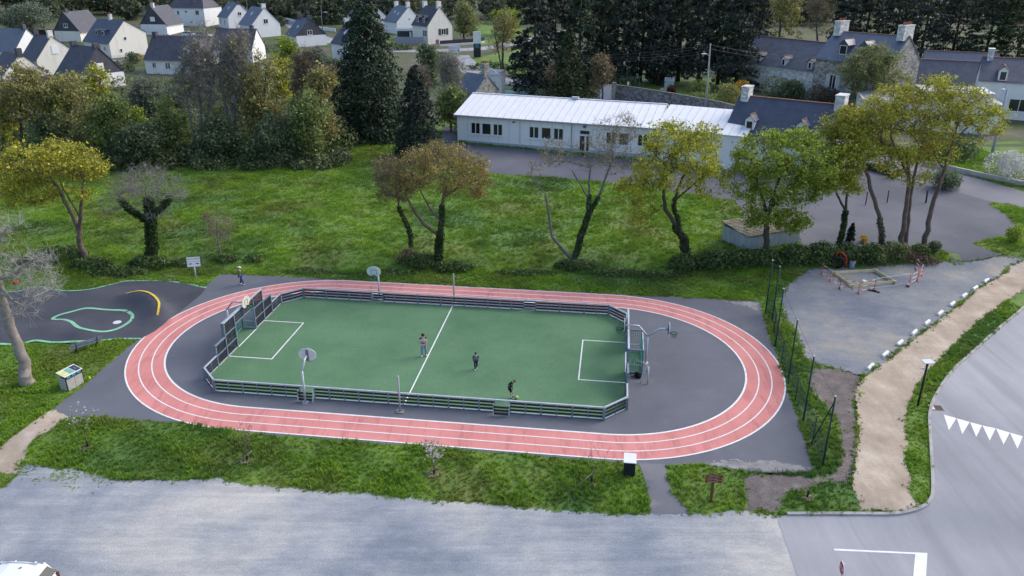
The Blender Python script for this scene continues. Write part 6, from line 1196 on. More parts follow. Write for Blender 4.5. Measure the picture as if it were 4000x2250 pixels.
s0, s1, s2 = GP(2, 1, 2215, 950), GP(2, 1, 2355, 1090), GP(3, 1, 310, 985)
sh = thing('concrete_shed', 'small grey panel shed with ribbed mossy roof beside the green oak', 'shed', s1, math.atan2(s2[1]-s1[1], s2[0]-s1[0])); Ls = math.hypot(s2[0]-s1[0], s2[1]-s1[1]); Ds = min(4.5, math.hypot(s0[0]-s1[0], s0[1]-s1[1])); hs = 1.35; MCP = mat('panel_concrete', (.34, .38, .42), .3, 1.2, stretch=(1, 1, .3))
for i in range(5): MB().box((Ls*(i+.5)/5, .04, hs/2-.1), (Ls/5-.03, .08, hs+.2)).build('wall_panel', MCP, sh)
for i in range(3): MB().box((.04, Ds*(i+.5)/3, hs/2+.02), (.08, Ds/3-.03, hs+.35)).build('wall_panel', MCP, sh); MB().box((Ls-.04, Ds*(i+.5)/3, hs/2+.02), (.08, Ds/3-.03, hs+.35)).build('wall_panel', MCP, sh)
MB().box((Ls/2, Ds-.04, hs/2+.1), (Ls-.1, .08, hs+.5)).build('back_wall', MCP, sh)
def m_mossroof(n, l, b):
    o = coords(n, l, 'Object'); a = ramp(n, l, noise(n, l, o, 2.2, 6, .75), [(.38, (.30, .30, .29)), (.55, (.18, .15, .10)), (.70, (.17, .17, .045))]); l.new(a, b.inputs['Base Color'])
MMR = multi('mossy_roof', m_mossroof)
for i in range(14):
    y0 = -.15+(Ds+.3)*i/14; z0 = hs+.16+.42*i/14; MB().box((Ls/2, y0+.16, z0+.02), (Ls+.3, .22, .07)).build('roof_batten', MMR, sh)
MB().slab([(-.12, -.14, hs+.08), (Ls+.12, -.14, hs+.08), (Ls+.12, Ds+.14, hs+.50), (-.12, Ds+.14, hs+.50)], (0, -.1, 1), .05).build('roof_sheet', MMR, sh)
# ------------------------------------------------------------------ woodland, conifers, hedges
LO2 = leafmat('dull_ochre', (.34, .32, .125), .35, (.42, .38, .15))
def wtree(name, label, bpx, topv, hw, lm, bm_, nl, seed, na=330, lsize=.26, twig=2, twl=.6, low=.35, group='trees of the wood behind the meadow', stems=1, twm=None, spread=.4, back=0, lean=0, tip=.016, dscale=1.0, trk_=.022, twr=.016):
    """woodland tree: base, top and half width given in view pixels"""
    b = GV(*bpx); u, v = bpx; H_ = v-topv; rg = np.random.default_rng(seed); sc = np.linalg.norm(np.array(px3(b, 1001, 500))-np.array(px3(b, 1000, 500)))
    st = [[(u, v, 0, trk_*H_*sc), (u+lean*.3+rg.normal()*2, v-H_*.3, 0, .78*trk_*H_*sc), (u+lean*.6+rg.normal()*3, v-H_*.55, .1, .5*trk_*H_*sc), (u+lean+rg.normal()*4, v-H_*.85, .1, .2*trk_*H_*sc)]]
    for k in range(stems-1):
        s = rg.choice([-1, 1]); st.append([(u+s*2, v-H_*.05, .3*s, .65*trk_*H_*sc), (u+s*hw*.3, v-H_*.4, .8*s, .45*trk_*H_*sc), (u+s*hw*.5, v-H_*.7, 1.2*s, .2*trk_*H_*sc)])
    cl = []
    for k in range(7):
        a = rg.uniform(0, 6.28); t = rg.uniform(low+.12, .86); r = hw*(.55 if t < .75 else .35); cl.append((u+lean*t+math.cos(a)*r*.8, v-H_*t, hw*.50, H_*.17, hw*sc*.62*dscale, 1.0))
    cl.append((u+lean*.6, v-H_*(.5+low/2), hw*.6, H_*.3*(1-low*.6), hw*sc*.6*dscale, 1.6)); cl.append((u+lean, v-H_*.84, hw*.42, H_*.14, hw*sc*.4*dscale, .8))
    return tree(name, label, b, st, cl, na, nl, lsize, lm, bm_, seed, tip=tip, leafspread=spread, twig=twig, twl=twl, twm=twm, group=group, shell=.35, twr=twr)
wtree('woodland_tree', 'bronze twiggy tree at the far left of the wood', (55,425), 165, 95, LO2, MBD, 5200, 101, twig=5)
wtree('woodland_tree', 'olive broad crowned tree behind the left leaning oak', (165,420), 190, 105, LOL, MBD, 7500, 102, na=420, twig=4)
wtree('woodland_tree', 'greenish tree right of the olive broad crowned tree', (270,415), 230, 70, LM, MBD, 6500, 103, low=.15)
wtree('woodland_tree', 'bright green young tree between olive tree and grey willow', (325,400), 255, 55, LG, MBD, 5200, 104, low=.15)
wtree('woodland_tree', 'yellow green tree in front of the slate clad gable house', (245,340), 160, 50, LYG, MBD, 4200, 105)
wtree('grey_willow', 'soft grey green willow in the middle of the wood', (355,345), 190, 62, LGY, MBG, 6500, 106, low=.15, twig=5)
wtree('woodland_tree', 'mid green tree left of the bare ash stems', (420,400), 245, 62, LM, MBD, 6200, 107, low=.15)
wtree('bare_ash', 'tallest bare ash with many upright twigs before the long white house', (500,402), 70, 68, LOL, MBG, 900, 108, na=620, twig=9, twl=1.1, stems=4, low=.25, tip=.02, twm=MTW, trk_=.014, twr=.016)
wtree('bare_ash', 'second bare ash with ivy dark trunks right of the tallest', (590,395), 80, 58, LOL, MBG, 900, 109, na=560, twig=9, twl=1.1, stems=4, low=.25, tip=.02, twm=MTW, trk_=.014, twr=.016)
wtree('woodland_tree', 'golden olive tall tree right of the bare ashes', (665,395), 125, 68, LO2, MBD, 7200, 110, na=420, twig=4, low=.2)
wtree('woodland_tree', 'dusky maroon brown twiggy tree above the dark laurels', (765,360), 112, 50, LB, MBD, 2600, 111, na=460, twig=7, twl=.8)
wtree('woodland_tree', 'ochre tree leaning toward the giant cypress', (805,392), 165, 52, LO2, MBD, 6200, 112, na=400, twig=4, low=.15)
wtree('laurel_bush', 'dark glossy laurel mass at the front of the wood', (690,412), 288, 88, LDK, MBD, 11000, 113, low=.0, lsize=.24, spread=.5)
wtree('laurel_bush', 'green bushy tree in front of the ochre tree', (770,412), 225, 55, LM, MBD, 8500, 114, low=.0, lsize=.24, spread=.45)
wtree('woodland_tree', 'dark ivy covered thicket tree beneath the bare ashes', (545,408), 290, 75, LDK, MBD, 8500, 115, low=.0, spread=.5)
wtree('woodland_tree', 'dark leafy thicket tree at the left of the wood', (120,425), 300, 90, LDK, MBD, 8500, 116, low=.0, spread=.5)
wtree('woodland_tree', 'dark leafy thicket tree under the mid green trees', (350,420), 310, 85, LDK, MBD, 8500, 117, low=.0, spread=.5)
wtree('woodland_tree', 'bright ochre tree hanging in at the left edge of the wood', (8,410), 195, 50, LY, MBD, 4600, 118, low=.2)
wtree('woodland_tree', 'brown twiggy tree between the wood and the white gabled house', (90,330), 165, 70, LB, MBD, 3200, 140, na=420, twig=7, twl=.9)
wtree('woodland_tree', 'olive tree below the dark slate gable house', (175,320), 178, 55, LOL, MBD, 4200, 141, twig=5)
wtree('woodland_tree', 'dull green tree right of the grey willow', (440,330), 215, 55, LGY, MBD, 4200, 142, low=.1, twig=4)
wtree('woodland_tree', 'mid green tree behind the golden olive tree', (620,300), 175, 55, LM, MBD, 4600, 143, low=.1, twig=3)
wtree('woodland_tree', 'yellow green tree behind the dusky maroon tree', (700,280), 140, 50, LYG, MBD, 4200, 144, low=.1, twig=4)
wtree('woodland_tree', 'brown tree left of the giant cypress', (830,300), 160, 42, LB, MBD, 3600, 145, low=.1, twig=6)
wtree('woodland_tree', 'dark bush tree beside the hidden white house', (840,215), 150, 35, LDK, MBD, 4200, 146, low=.0, lsize=.3)
wtree('woodland_tree', 'light green shrub tree before the white gabled houses', (715,170), 88, 42, LG, MBD, 3600, 119, low=.1, lsize=.3)
wtree('woodland_tree', 'silvery hawthorn before the dark slate clad gable house', (800,190), 118, 40, LGY, MBD, 3200, 120, low=.1, lsize=.28, twig=4)
wtree('bare_ash', 'grey leafless tree between the two big conifers and the hall', (1135,300), 130, 42, LOL, MBG, 500, 121, na=420, twig=7, twl=1.0, stems=4, low=.2, twm=MTW, trk_=.014, twr=.016)
wtree('woodland_tree', 'green ivy tree behind the left end of the hall', (1135,330), 215, 45, LM, MBD, 5200, 122, low=.0)
wtree('woodland_tree', 'dark holly behind the small conifer', (1075,250), 110, 34, LDK, MBD, 5200, 123, low=.05, lsize=.3)
wtree('woodland_tree', 'grey twiggy tree behind the small conifer top', (1055,270), 165, 42, LB, MBG, 700, 124, na=300, twig=6, twl=.9)
wtree('weeping_willow', 'pale green willow with hanging crown beside the cream house', (1168,100), 0, 42, LWI, MBD, 7500, 125, low=.05, lsize=.35, spread=.6, group='trees round the village green')
wtree('roadside_tree', 'slender twin stemmed tree with thin bronze crown beside the sign totem', (1265,190), 20, 42, LO2, MBD, 3000, 126, na=330, twig=5, stems=2, group='trees round the village green')
wtree('roadside_tree', 'round fresh green tree behind the sign totem', (1275,88), 20, 48, LG, MBD, 4200, 127, low=.1, lsize=.35, group='trees round the village green')
wtree('garden_tree', 'small bronze tree between the conifers and the stone wall', (1515,262), 135, 36, LB, MBD, 3600, 128, na=330, twig=5, group='garden trees behind the stone wall', low=.3)
wtree('garden_tree', 'brown leaved bushy tree at the foot of the green cypress', (1400,262), 165, 38, LB, MBD, 4200, 129, twig=4, low=.05, group='garden trees behind the stone wall')
wtree('garden_tree', 'willowy light green tree in front of the granite manor', (2205,292), 108, 98, LWI, MBD, 15000, 130, na=520, lsize=.26, low=.05, group='trees round the manor', spread=.45)
wtree('park_tree', 'olive broad tree behind the long stone wing', (1960,150), -25, 75, LOL, MBD, 7000, 131, na=380, low=.2, lsize=.34, twig=4, group='trees round the manor')
wtree('park_tree', 'thin grey tree between stone wing and the dark cedars', (2055,140), -20, 48, LB, MBG, 1500, 132, na=330, low=.2, lsize=.3, twig=6, twl=1.1, group='trees round the manor')
wtree('park_tree', 'blue green broad tree at the top left corner', (75,90), 5, 75, LGY, MBD, 6800, 133, low=.05, lsize=.42, spread=.7, group='trees at the top of the village')
# conifers built of drooping boughs
def conifer(name, label, bpx, topv, hw, lm, seed, nb=200, per=46, droop=.35, size=.40, low=.04, prof=.9, flat=.5, group=None, base=None, H=None, Wd=None, aspect=.5):
    if base is None:
        b = GV(*bpx); tp = AT(*V(bpx[0], topv), b[1]); H = tp[2]-b[2]; sc = np.linalg.norm(np.array(px3(b, 1001, 500))-np.array(px3(b, 1000, 500))); Wd = hw*sc
    else: b = base
    rg = np.random.default_rng(seed); t = thing(name, label, 'tree', b, 0, group)
    tr_ = MB().tube([(0, 0, -.3), (rg.normal()*.1, 0, H*.5), (0, 0, H*.96)], [max(.18, H*.02), H*.012, .03], 8).build('trunk', MBD, t, False, True)
    C, O, seg = [], [], []
    for i in range(nb):
        f = low+(1-low)*(i+rg.uniform())/nb; f = f**1.05; R_ = Wd*min(1.0, (1.02-f)**prof*1.12)*rg.uniform(.72, 1.12); a = rg.uniform(0, 6.283); z = H*f; dr = droop*R_
        d = np.array([math.cos(a), math.sin(a), 0]); sd_ = np.array([-math.sin(a), math.cos(a), 0]); n = max(8, int(per*(.35+.65*R_/Wd)))
        s = rg.uniform(.25, 1, n)**.7; lat = rg.normal(size=n)*R_*.16*(.4+s); ver = rg.normal(size=n)*.16*(R_*.35+.35)*flat
        p = d*(R_*s)[:, None]+sd_*lat[:, None]; p[:, 2] = z+.12*R_*np.sin(s*3.1)-dr*s**2+ver; C.append(p); O.append(np.tile(d*.9+np.array([0, 0, .5]), (n, 1)))
        seg.append((0, 0, z, d[0]*R_*.8, d[1]*R_*.8, z-dr*.6, .035, .012))
    C = np.concatenate(C); C[:, 2] = np.maximum(C[:, 2], .15); cr = leafobj(C, size, 'crown', lm, t, rg, aspect, .2, np.concatenate(O)); wood(seg, 'boughs', MBD, tr_); return t
conifer('giant_cypress', 'giant dark cypress standing tallest at the edge of the meadow', (937,345), 0, 92, LCON, 201, nb=420, per=66, droop=.30, size=.42, prof=.46, low=.02)
conifer('spruce_tree', 'smaller near black spruce left of the white hall', (1053,395), 165, 62, LCB, 202, nb=260, per=52, droop=.25, size=.32, prof=.62, low=.02)
conifer('cypress_tree', 'green pointed cypress behind the roof of the white hall', (1428,262), 68, 56, LCG, 203, nb=230, per=46, droop=.2, size=.42, prof=.75, low=.02)
# park conifers: one tall mass, each tree its own
pc = [(1345,235,-30,62,LCD,'cedar'), (1395,205,-40,52,LCD,'fir'), (1455,215,-60,48,LCON,'fir'), (1510,205,-70,46,LCON,'fir'), (1560,215,-60,44,LCD,'fir'), (1610,205,-75,46,LCON,'fir'), (1655,215,-60,46,LCD,'fir'), (1705,205,-80,48,LCON,'fir'), (1755,218,-70,50,LCD,'fir'), (1805,212,-80,52,LCON,'fir'), (1850,225,-50,58,LCD,'cedar'), (1885,180,-60,50,LCD,'fir')]
words = ['first', 'second', 'third', 'fourth', 'fifth', 'sixth', 'seventh', 'eighth', 'ninth', 'tenth', 'eleventh', 'twelfth']
for i, (x, y, tv, hw, lm, kd) in enumerate(pc):
    conifer(kd+'_tree', 'tall dark conifer, %s from the left in the stand above the hall roof' % words[i], (x, y), tv, hw, lm, 210+i, nb=130, per=44, droop=.18 if kd == 'fir' else .05, size=.62 if kd == 'fir' else .7, prof=.45, low=.16 if i in (6, 8, 9) else .06, flat=.8 if kd == 'fir' else .3, group='tall conifers of the park above the hall')
pc2 = [(2115,150,-50,42,LCD), (2170,140,-70,48,LCD), (2240,150,-60,52,LCD), (2310,165,-70,62,LCD), (2390,160,-80,66,LCD), (2470,170,-70,62,LCON), (2550,180,-60,66,LCG)]
for i, (x, y, tv, hw, lm) in enumerate(pc2):
    conifer('cedar_tree', 'spreading dark cedar, %s from the left in the row behind the manor' % words[i], (x, y), tv, hw, lm, 230+i, nb=110, per=52, droop=.03, size=.62, prof=.42, low=.10, flat=.28, group='cedars behind the manor')
conifer('pine_tree', 'bushy dark pine behind the trimmed hedge at the top', (835,60), 0, 42, LCON, 240, nb=90, per=40, droop=.1, size=.7, prof=.5, low=.05, group='trees at the top of the village')
conifer('small_cypress', 'small dark cypress at the foot of the ivy oak', (2138,608), 562, 11, LCB, 241, nb=70, per=26, droop=-.3, size=.20, prof=.6, low=.02)
# shrubs: leafy mounds on short stems
def shrub(name, label, bpx, hw, hh, lm, seed, n=1500, size=.2, dep=None, group=None, cat='shrub', flat=0, name2='foliage', lumps=5):
    b = GV(*bpx); rg = np.random.default_rng(seed); sc = np.linalg.norm(np.array(px3(b, 1001, 500))-np.array(px3(b, 1000, 500))); w, h = hw*sc, hh*sc*1.05; dp = dep or w*.7; t = thing(name, label, cat, b, 0, group)
    cs, out = [], []
    for k in range(lumps):
        a = rg.uniform(0, 6.28); c = np.array([math.cos(a)*w*.45*(k > 0), math.sin(a)*dp*.45*(k > 0), h*rg.uniform(.42, .58)]); s = np.array([w*.62, dp*.62, h*.46])*(rg.uniform(.75, 1.05)); p = ellip(n//lumps, (0, 0, 0), (1, 1, 1), rg, .72); cs.append(c+p*s); out.append(p*1.2)
    cs = np.concatenate(cs); out = np.concatenate(out); cs[:, 2] = np.maximum(cs[:, 2], .04); cs += rg.normal(size=cs.shape)*size*.25
    leafobj(cs, size, name2, lm, t, rg, .65, .2, out); st = [(0, 0, 0, q[0]*.6, q[1]*.6, q[2]*.7, .03, .012) for q in cs[rg.integers(0, len(cs), 14)]]; wood(st, 'stems', MBD, t); return t
def hedge(name, label, pts, w, h, lm, seed, size=.22, dens=26, cat='hedge', group=None, wob=.12):
    rg = np.random.default_rng(seed); t = thing(name, label, cat, pts[0], 0, group); P0 = np.array(pts[0]); cs, out = [], []
    for a, b_ in zip(pts, pts[1:]):
        a, b_ = np.array(a), np.array(b_); L_ = np.linalg.norm((b_-a)[:2]); d = (b_-a)/L_; nn = np.array([-d[1], d[0], 0]); n = int(L_*(w+2*h)*dens)
        q = rg.uniform(0, w+2*h, n); s = rg.uniform(0, L_, n); y = np.where(q < h, -w/2, np.where(q > h+w, w/2, q-h-w/2)); z = np.where(q < h, q, np.where(q > h+w, w+2*h-q, h)); lump = 1+wob*np.sin(s*1.3+seed)+wob*.6*np.sin(s*3.7)
        p = a+d*s[:, None]+nn*(y*lump)[:, None]; p[:, 2] += z*lump; o = nn*np.where(q < h, -1, np.where(q > h+w, 1, 0))[:, None]*1.3; o[:, 2] += np.where((q > h) & (q < h+w), 1.3, 0); cs.append(p-P0); out.append(o)
    cs = np.concatenate(cs); cs += rg.normal(size=cs.shape)*size*.35; leafobj(cs, size, 'foliage', lm, t, rg, .65, .1, np.concatenate(out))
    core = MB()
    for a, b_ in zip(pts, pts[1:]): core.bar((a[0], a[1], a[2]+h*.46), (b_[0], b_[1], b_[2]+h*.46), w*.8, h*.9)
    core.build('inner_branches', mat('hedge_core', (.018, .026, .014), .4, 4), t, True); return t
hedge('trimmed_hedge', 'long dark clipped hedge along the village street', [G(*Z(1, 60, 110)), G(*Z(1, 330, 185)), G(*Z(1, 640, 260))], 2.0, 2.6, LDK, 301, .45, 9)
shrub('round_shrub', 'dark rounded shrub at the end of the clipped hedge', (690+16, 66), 16, 22, LDK, 302, 900, .4)
shrub('bramble_mound', 'low dark bramble mound between wood and giant cypress', (930,338), 64, 48, LDK, 303, 4200, .24, 3.0)
shrub('garden_shrub', 'dark round shrub beside the house with stained gable', (337,160), 19, 27, LDK, 304, 900, .3); shrub('gorse_bush', 'bright yellow flowering bush beside the dark round shrub', (351,153), 11, 16, LYE, 305, 500, .25)
GS = 'shrubs of the walled garden'
shrub('red_shrub', 'dark red maple shrub above the granite wall', (1690,246), 19, 32, LPU, 306, 1300, .2, group=GS); shrub('pale_shrub', 'pale pink flowering shrub beside the red maple', (1668,242), 12, 22, LPK, 307, 500, .16, group=GS)
shrub('olive_shrub', 'big rounded olive shrub right of the utility pole', (1828,275), 42, 62, LOL, 308, 2600, .26, group=GS); shrub('gorse_bush', 'orange yellow broom behind the olive shrub', (1862,248), 22, 44, LYE, 309, 1300, .2, group=GS)
shrub('garden_shrub', 'loose green shrub with white flowers left of the utility pole', (1755,246), 30, 42, LM, 310, 1500, .24, group=GS); shrub('garden_shrub', 'dark shrub row beneath the conifers above the wall', (1560,222), 40, 32, LDK, 311, 1900, .28, group=GS); shrub('garden_shrub', 'dark shrub behind the small greenhouse', (1650,205), 45, 28, LDK, 312, 1900, .3, group=GS); shrub('garden_shrub', 'dark green shrub below the white flowered one', (1760,262), 50, 26, LM, 330, 1900, .24, group=GS)
shrub('manor_shrub', 'dark evergreen in front of the limewashed wing', (1965,258), 52, 58, LDK, 313, 3600, .28, group=GS); shrub('manor_shrub', 'grey brown twiggy shrub before the manor', (2060,270), 42, 50, LDRY, 314, 2600, .22, group=GS); shrub('manor_shrub', 'small bright green shrub behind the cottage roof', (2005,250), 18, 24, LM, 315, 700, .22, group=GS); shrub('manor_shrub', 'maroon shrub beside the right chimney of the cottage', (2110,320), 30, 62, LPU, 316, 2200, .24, group=GS); shrub('manor_shrub', 'dark green shrub below the willowy tree', (2190,330), 60, 42, LDK, 317, 2600, .26, group=GS)
shrub('garden_shrub', 'whitish flowering bush at the street behind the hall', (1360,258), 24, 30, LGY, 318, 1100, .22)
YS = 'shrubs round the asphalt yard'
shrub('white_blossom_bush', 'large bush covered in white blossom at the right edge', (2530,452), 46, 66, LWH, 319, 3800, .16, 3.2, YS); shrub('dark_shrub', 'dark rounded shrub where the yard meets the lane', (2368,470), 40, 46, LDK, 320, 2600, .2, 2.2, YS); shrub('dark_shrub', 'dark shrubbery behind the low wall of the lane', (2400,400), 55, 55, LDK, 321, 2600, .26, 2.4, YS); shrub('gorse_bush', 'orange yellow leafed bush behind the twin oak trunks', (2330,395), 16, 42, LYE, 322, 900, .2, 1.2, YS)
shrub('dark_shrub', 'small dark fan shaped shrub at the end of the bramble bank', (2350,632), 18, 28, LDK, 323, 800, .16, 1.0, YS); shrub('young_tree', 'small fresh green tree in mulch at the right edge', (2548,612), 26, 46, LG, 324, 900, .16, .9, YS, 'tree'); shrub('gorse_bush', 'small yellow flowering bush between the oak trunks', (2170,610), 12, 18, LYE, 325, 320, .14, .6, YS)
hedge('box_hedge', 'low dark box hedge beside the entrance gate', [GP(3,1,985,250), GP(3,1,1120,280), GP(3,1,1235,315)], .7, .9, LDK, 326, .18, 40, group=YS)
# bramble bank with scrub behind the court: undergrowth nobody could count
def brush(name, label, spec, lm, size, seed):
    rg = np.random.default_rng(seed); cs, out = [], []
    for u, v, hw, hh, dep, n in spec:
        b = GV(u, v); sc = np.linalg.norm(np.array(px3(b, 1001, 500))-np.array(px3(b, 1000, 500))); p = ellip(n, (0, 0, 0), (1, 1, 1), rg, .6); p[:, 2] = np.abs(p[:, 2]); q = np.array(b)+p*np.array([hw*sc, dep, hh*sc*1.05]); cs.append(q); out.append(p*1.1)
    cs = np.concatenate(cs); cs += rg.normal(size=cs.shape)*size*.4; o = leafobj(cs, size, name, lm, None, rg, .6, .3, np.concatenate(out)); o['kind'] = 'stuff'; return tag(o, label, 'undergrowth')
brush('bank_brambles', 'dark brambles along the bank under the oaks', [(230,668,60,20,1.0,1500), (380,668,60,26,1.0,1600), (300,690,90,18,1.0,1500), (470,662,40,10,.8,600), (570,652,35,12,.7,600), (640,652,30,8,.7,400), (1060,662,60,26,1.1,1800), (1140,675,60,20,1.0,1400), (1450,672,60,18,1.0,1400), (1320,690,90,10,.8,900), (1560,690,90,12,.8,1000), (1720,672,45,36,1.2,1700), (1790,668,55,44,1.3,2200), (1860,662,55,40,1.3,2200), (1930,658,50,34,1.3,1800), (2000,655,55,42,1.3,2200), (2065,655,50,50,1.3,2200), (2130,652,45,42,1.3,1800), (2190,652,45,42,1.3,1800), (2250,645,45,38,1.2,1500), (2310,642,30,30,1.0,900), (1660,695,90,12,.8,900), (980,690,90,9,.8,700), (780,685,80,7,.8,500), (160,640,70,22,1.2,1200), (90,660,60,20,1.2,900)], leafmat('bramble', (.090, .145, .050), .45, (.14, .20, .07)), .20, 401)
brush('dead_bracken', 'dry brown scrub among the brambles of the bank', [(1030,655,34,34,.7,700), (1070,668,40,12,.6,400), (1795,660,40,36,.7,600), (2240,650,70,34,.8,1200), (2300,655,55,24,.8,800), (2180,662,60,14,.6,500), (2330,660,40,14,.6,400)], leafmat('bracken', (.20, .145, .10), .4, (.26, .19, .14)), .16, 402)
brush('wood_undergrowth', 'dark leafy undergrowth along the front of the wood', [(x, 415+6*math.sin(x*.05), 38, 34+10*math.sin(x*.03), 2.2, 1300) for x in range(10, 880, 42)]+[(x, 370, 60, 70, 3.0, 1600) for x in range(20, 860, 75)]+[(x, 310, 60, 55, 3.5, 1200) for x in range(20, 840, 80)]+[(x, 265, 60, 45, 4, 900) for x in range(300, 860, 80)]+[(x, 225, 60, 30, 4, 700) for x in range(320, 880, 80)], leafmat('wood_under', (.125, .165, .075), .4, (.18, .22, .10)), .34, 403)
brush('village_gardens', 'hedges and bushes filling the gardens between the village houses', [(420,110,25,20,2.5,500), (30,60,60,22,4,900), (160,45,60,18,4,800), (300,30,90,22,5,1200), (430,42,40,24,4,700), (540,30,40,14,4,500), (700,60,30,14,3,500), (760,20,70,22,5,1000), (640,130,45,26,2.5,700), (560,140,30,18,2.5,500), (420,150,24,18,2,400), (870,130,22,20,2.5,500), (750,170,50,20,2.5,800), (1000,125,40,14,2,600), (1110,165,40,30,2,800), (1230,175,60,18,2,700), (1320,190,40,40,2,1000), (1280,60,80,20,4,1000), (200,165,40,18,2.5,500), (300,180,40,24,2.5,600), (40,120,30,16,2.5,400), (560,190,60,26,2.5,900), (470,205,40,20,2.5,600), (1370,240,40,25,2,700), (1470,245,50,20,2,700)], leafmat('garden_mix', (.09, .13, .055), .45, (.15, .19, .07)), .42, 404)
# far wood that closes the view
rg = np.random.default_rng(405); cs, out, tr_ = [], [], []
for k in range(300):
    y = rg.uniform(290, 560); x = rg.uniform(-.72, .72)*y; 
    if k < 90: y = rg.uniform(262, 300); x = rg.uniform(-.70, .66)*y
    h = rg.uniform(7, 13); w = rg.uniform(4, 7); z = float(terr(x, y)); p = ellip(420, (0, 0, 0), (1, 1, 1), rg, .55); cs.append(np.array([x, y, z+h*.55])+p*np.array([w, w, h*.5])); out.append(p)
    tr_.append((x, y, z-.3, x, y, z+h*.6, .3, .12))
cs = np.concatenate(cs); o = leafobj(cs, 1.3, 'far_wood', leafmat('far', (.085, .11, .07), .5, (.15, .16, .10)), None, rg, .7, .3, np.concatenate(out)); o['kind'] = 'stuff'; tag(o, 'far dark wood closing the view at the top', 'wood')
# ------------------------------------------------------------------ street furniture, poles, signs, building site, cars
MPOLE = mat('pole_concrete', (.30, .30, .31), .25, 2); MPW = mat('pole_wood', (.16, .14, .13), .3, 3)
def pole(name, label, base, top, r=.14, m=None, lamp=None, group='street poles', cat='pole', lean=0):
    b = G(*base); t_ = AT(*top, b[1]); h = t_[2]-b[2]; dx_ = t_[0]-b[0]; g = thing(name, label, cat, b, 0, group)
    MB().tube([(0, 0, -.2), (dx_*.5, 0, h*.5), (dx_, 0, h)], [r, r*.8, r*.55], 8).build('shaft', m or MPOLE, g, False, True)
    if lamp:
        q = AT(*lamp, b[1]); lx, lz = q[0]-b[0], q[2]-b[2]; s = 1 if lx > dx_ else -1; x0 = dx_*lz/h
        MB().tube([(x0, 0, lz-.35), (x0+(lx-x0)*.6, -.1, lz-.05), (lx, -.15, lz)], .05, 6).build('lamp_arm', MGAL, g, False, True); blob('lamp_head', (lx+s*.25, -.15, lz), (.42, .17, .11), MWHT, g, 0, 12, 8)
    return g, (b[0]+dx_, b[1], b[2]+h)
_, T1 = pole('utility_pole', 'tall grey pole with street lamp rising behind the white hall', P(2,0,1940,1170), P(2,0,1995,437), .17, None, P(2,0,1945,540))
_, T2 = pole('utility_pole', 'thin wooden pole among the dark conifers', P(2,0,1428,740), P(2,0,1437,445), .12, MPW)
_, T3 = pole('utility_pole', 'grey pole with lamp beside the street left of the cypress', P(2,0,247,860), P(2,0,259,525), .15, None, P(2,0,300,605))
pole('lamp_post', 'short grey lamp peeping over the hall roof', P(2,0,697,1060), P(2,0,702,990), .06, None, P(2,0,712,992))
_, T4 = pole('utility_pole', 'wooden pole with lamp by the village street hedge', P(1,0,672,352), P(1,0,650,60), .15, MPW, P(1,0,690,122))
_, T5 = pole('utility_pole', 'wooden pole in front of the house with long dormer', P(0,0,1055,570), P(0,0,1018,345), .12, MPW)
_, T6 = pole('utility_pole', 'pole standing by the white gabled houses at the top', P(0,0,2500,310), P(0,0,2478,0), .13, MPW, P(0,0,2440,175))
pole('utility_pole', 'thin pole at the top behind the pale cabin', P(0,0,1190,190), P(0,0,1182,60), .10, MPW)
pole('concrete_lamp', 'tall bluish concrete lamp with double curved arm at the right edge', V(2492,402), P(3,0,2405,905), .20, mat('blue_concrete', (.34, .38, .45), .2), None)
b = V(2492,402); bb = G(*b); tq = AT(*P(3,0,2405,905), bb[1]); g = bpy.data.objects['concrete_lamp']
MB().tube([(tq[0]-bb[0], 0, tq[2]-bb[2]-.1), (tq[0]-bb[0]+.05, 0, tq[2]-bb[2]+.45), (tq[0]-bb[0]-.35, 0, tq[2]-bb[2]+.6), (tq[0]-bb[0]-.75, 0, tq[2]-bb[2]+.25)], .04, 6).build('lamp_arm', MGAL, g, False, True); blob('lamp_head', (tq[0]-bb[0]-.55, 0, tq[2]-bb[2]+.05), (.24, .2, .16), MWHT, g, 0, 12, 8)
pole('utility_pole', 'grey pole in front of the willowy tree by the manor', P(3,0,735,1300), P(3,0,775,940), .14, None)
def wire(label, a, b_, k, sag):
    g = None
    pts = []
    for i in range(13):
        t = i/12; pts.append((a[0]+(b_[0]-a[0])*t, a[1]+(b_[1]-a[1])*t, a[2]+(b_[2]-a[2])*t-k-sag*4*t*(1-t)))
    o = MB().tube(pts, .018, 4, False).build('overhead_wire', mat('wire_grey', (.10, .10, .11), .1, bmp=0)); return tag(o, label, 'wire', 'overhead wires')
for k, w_ in ((.15, 'topmost'), (.55, 'second'), (.95, 'third'), (1.35, 'lowest')): wire('%s overhead wire from the hall pole toward the cypress' % w_, T1, T3, k, .9)
for k, w_ in ((.2, 'upper'), (.8, 'lower')): wire('%s overhead wire from the hall pole over the stone wing' % w_, T1, (T1[0]+30, T1[1]+14, T1[2]-3.2), k, .8)
wire('overhead wire crossing the village street', T4, T6, .2, 1.0)
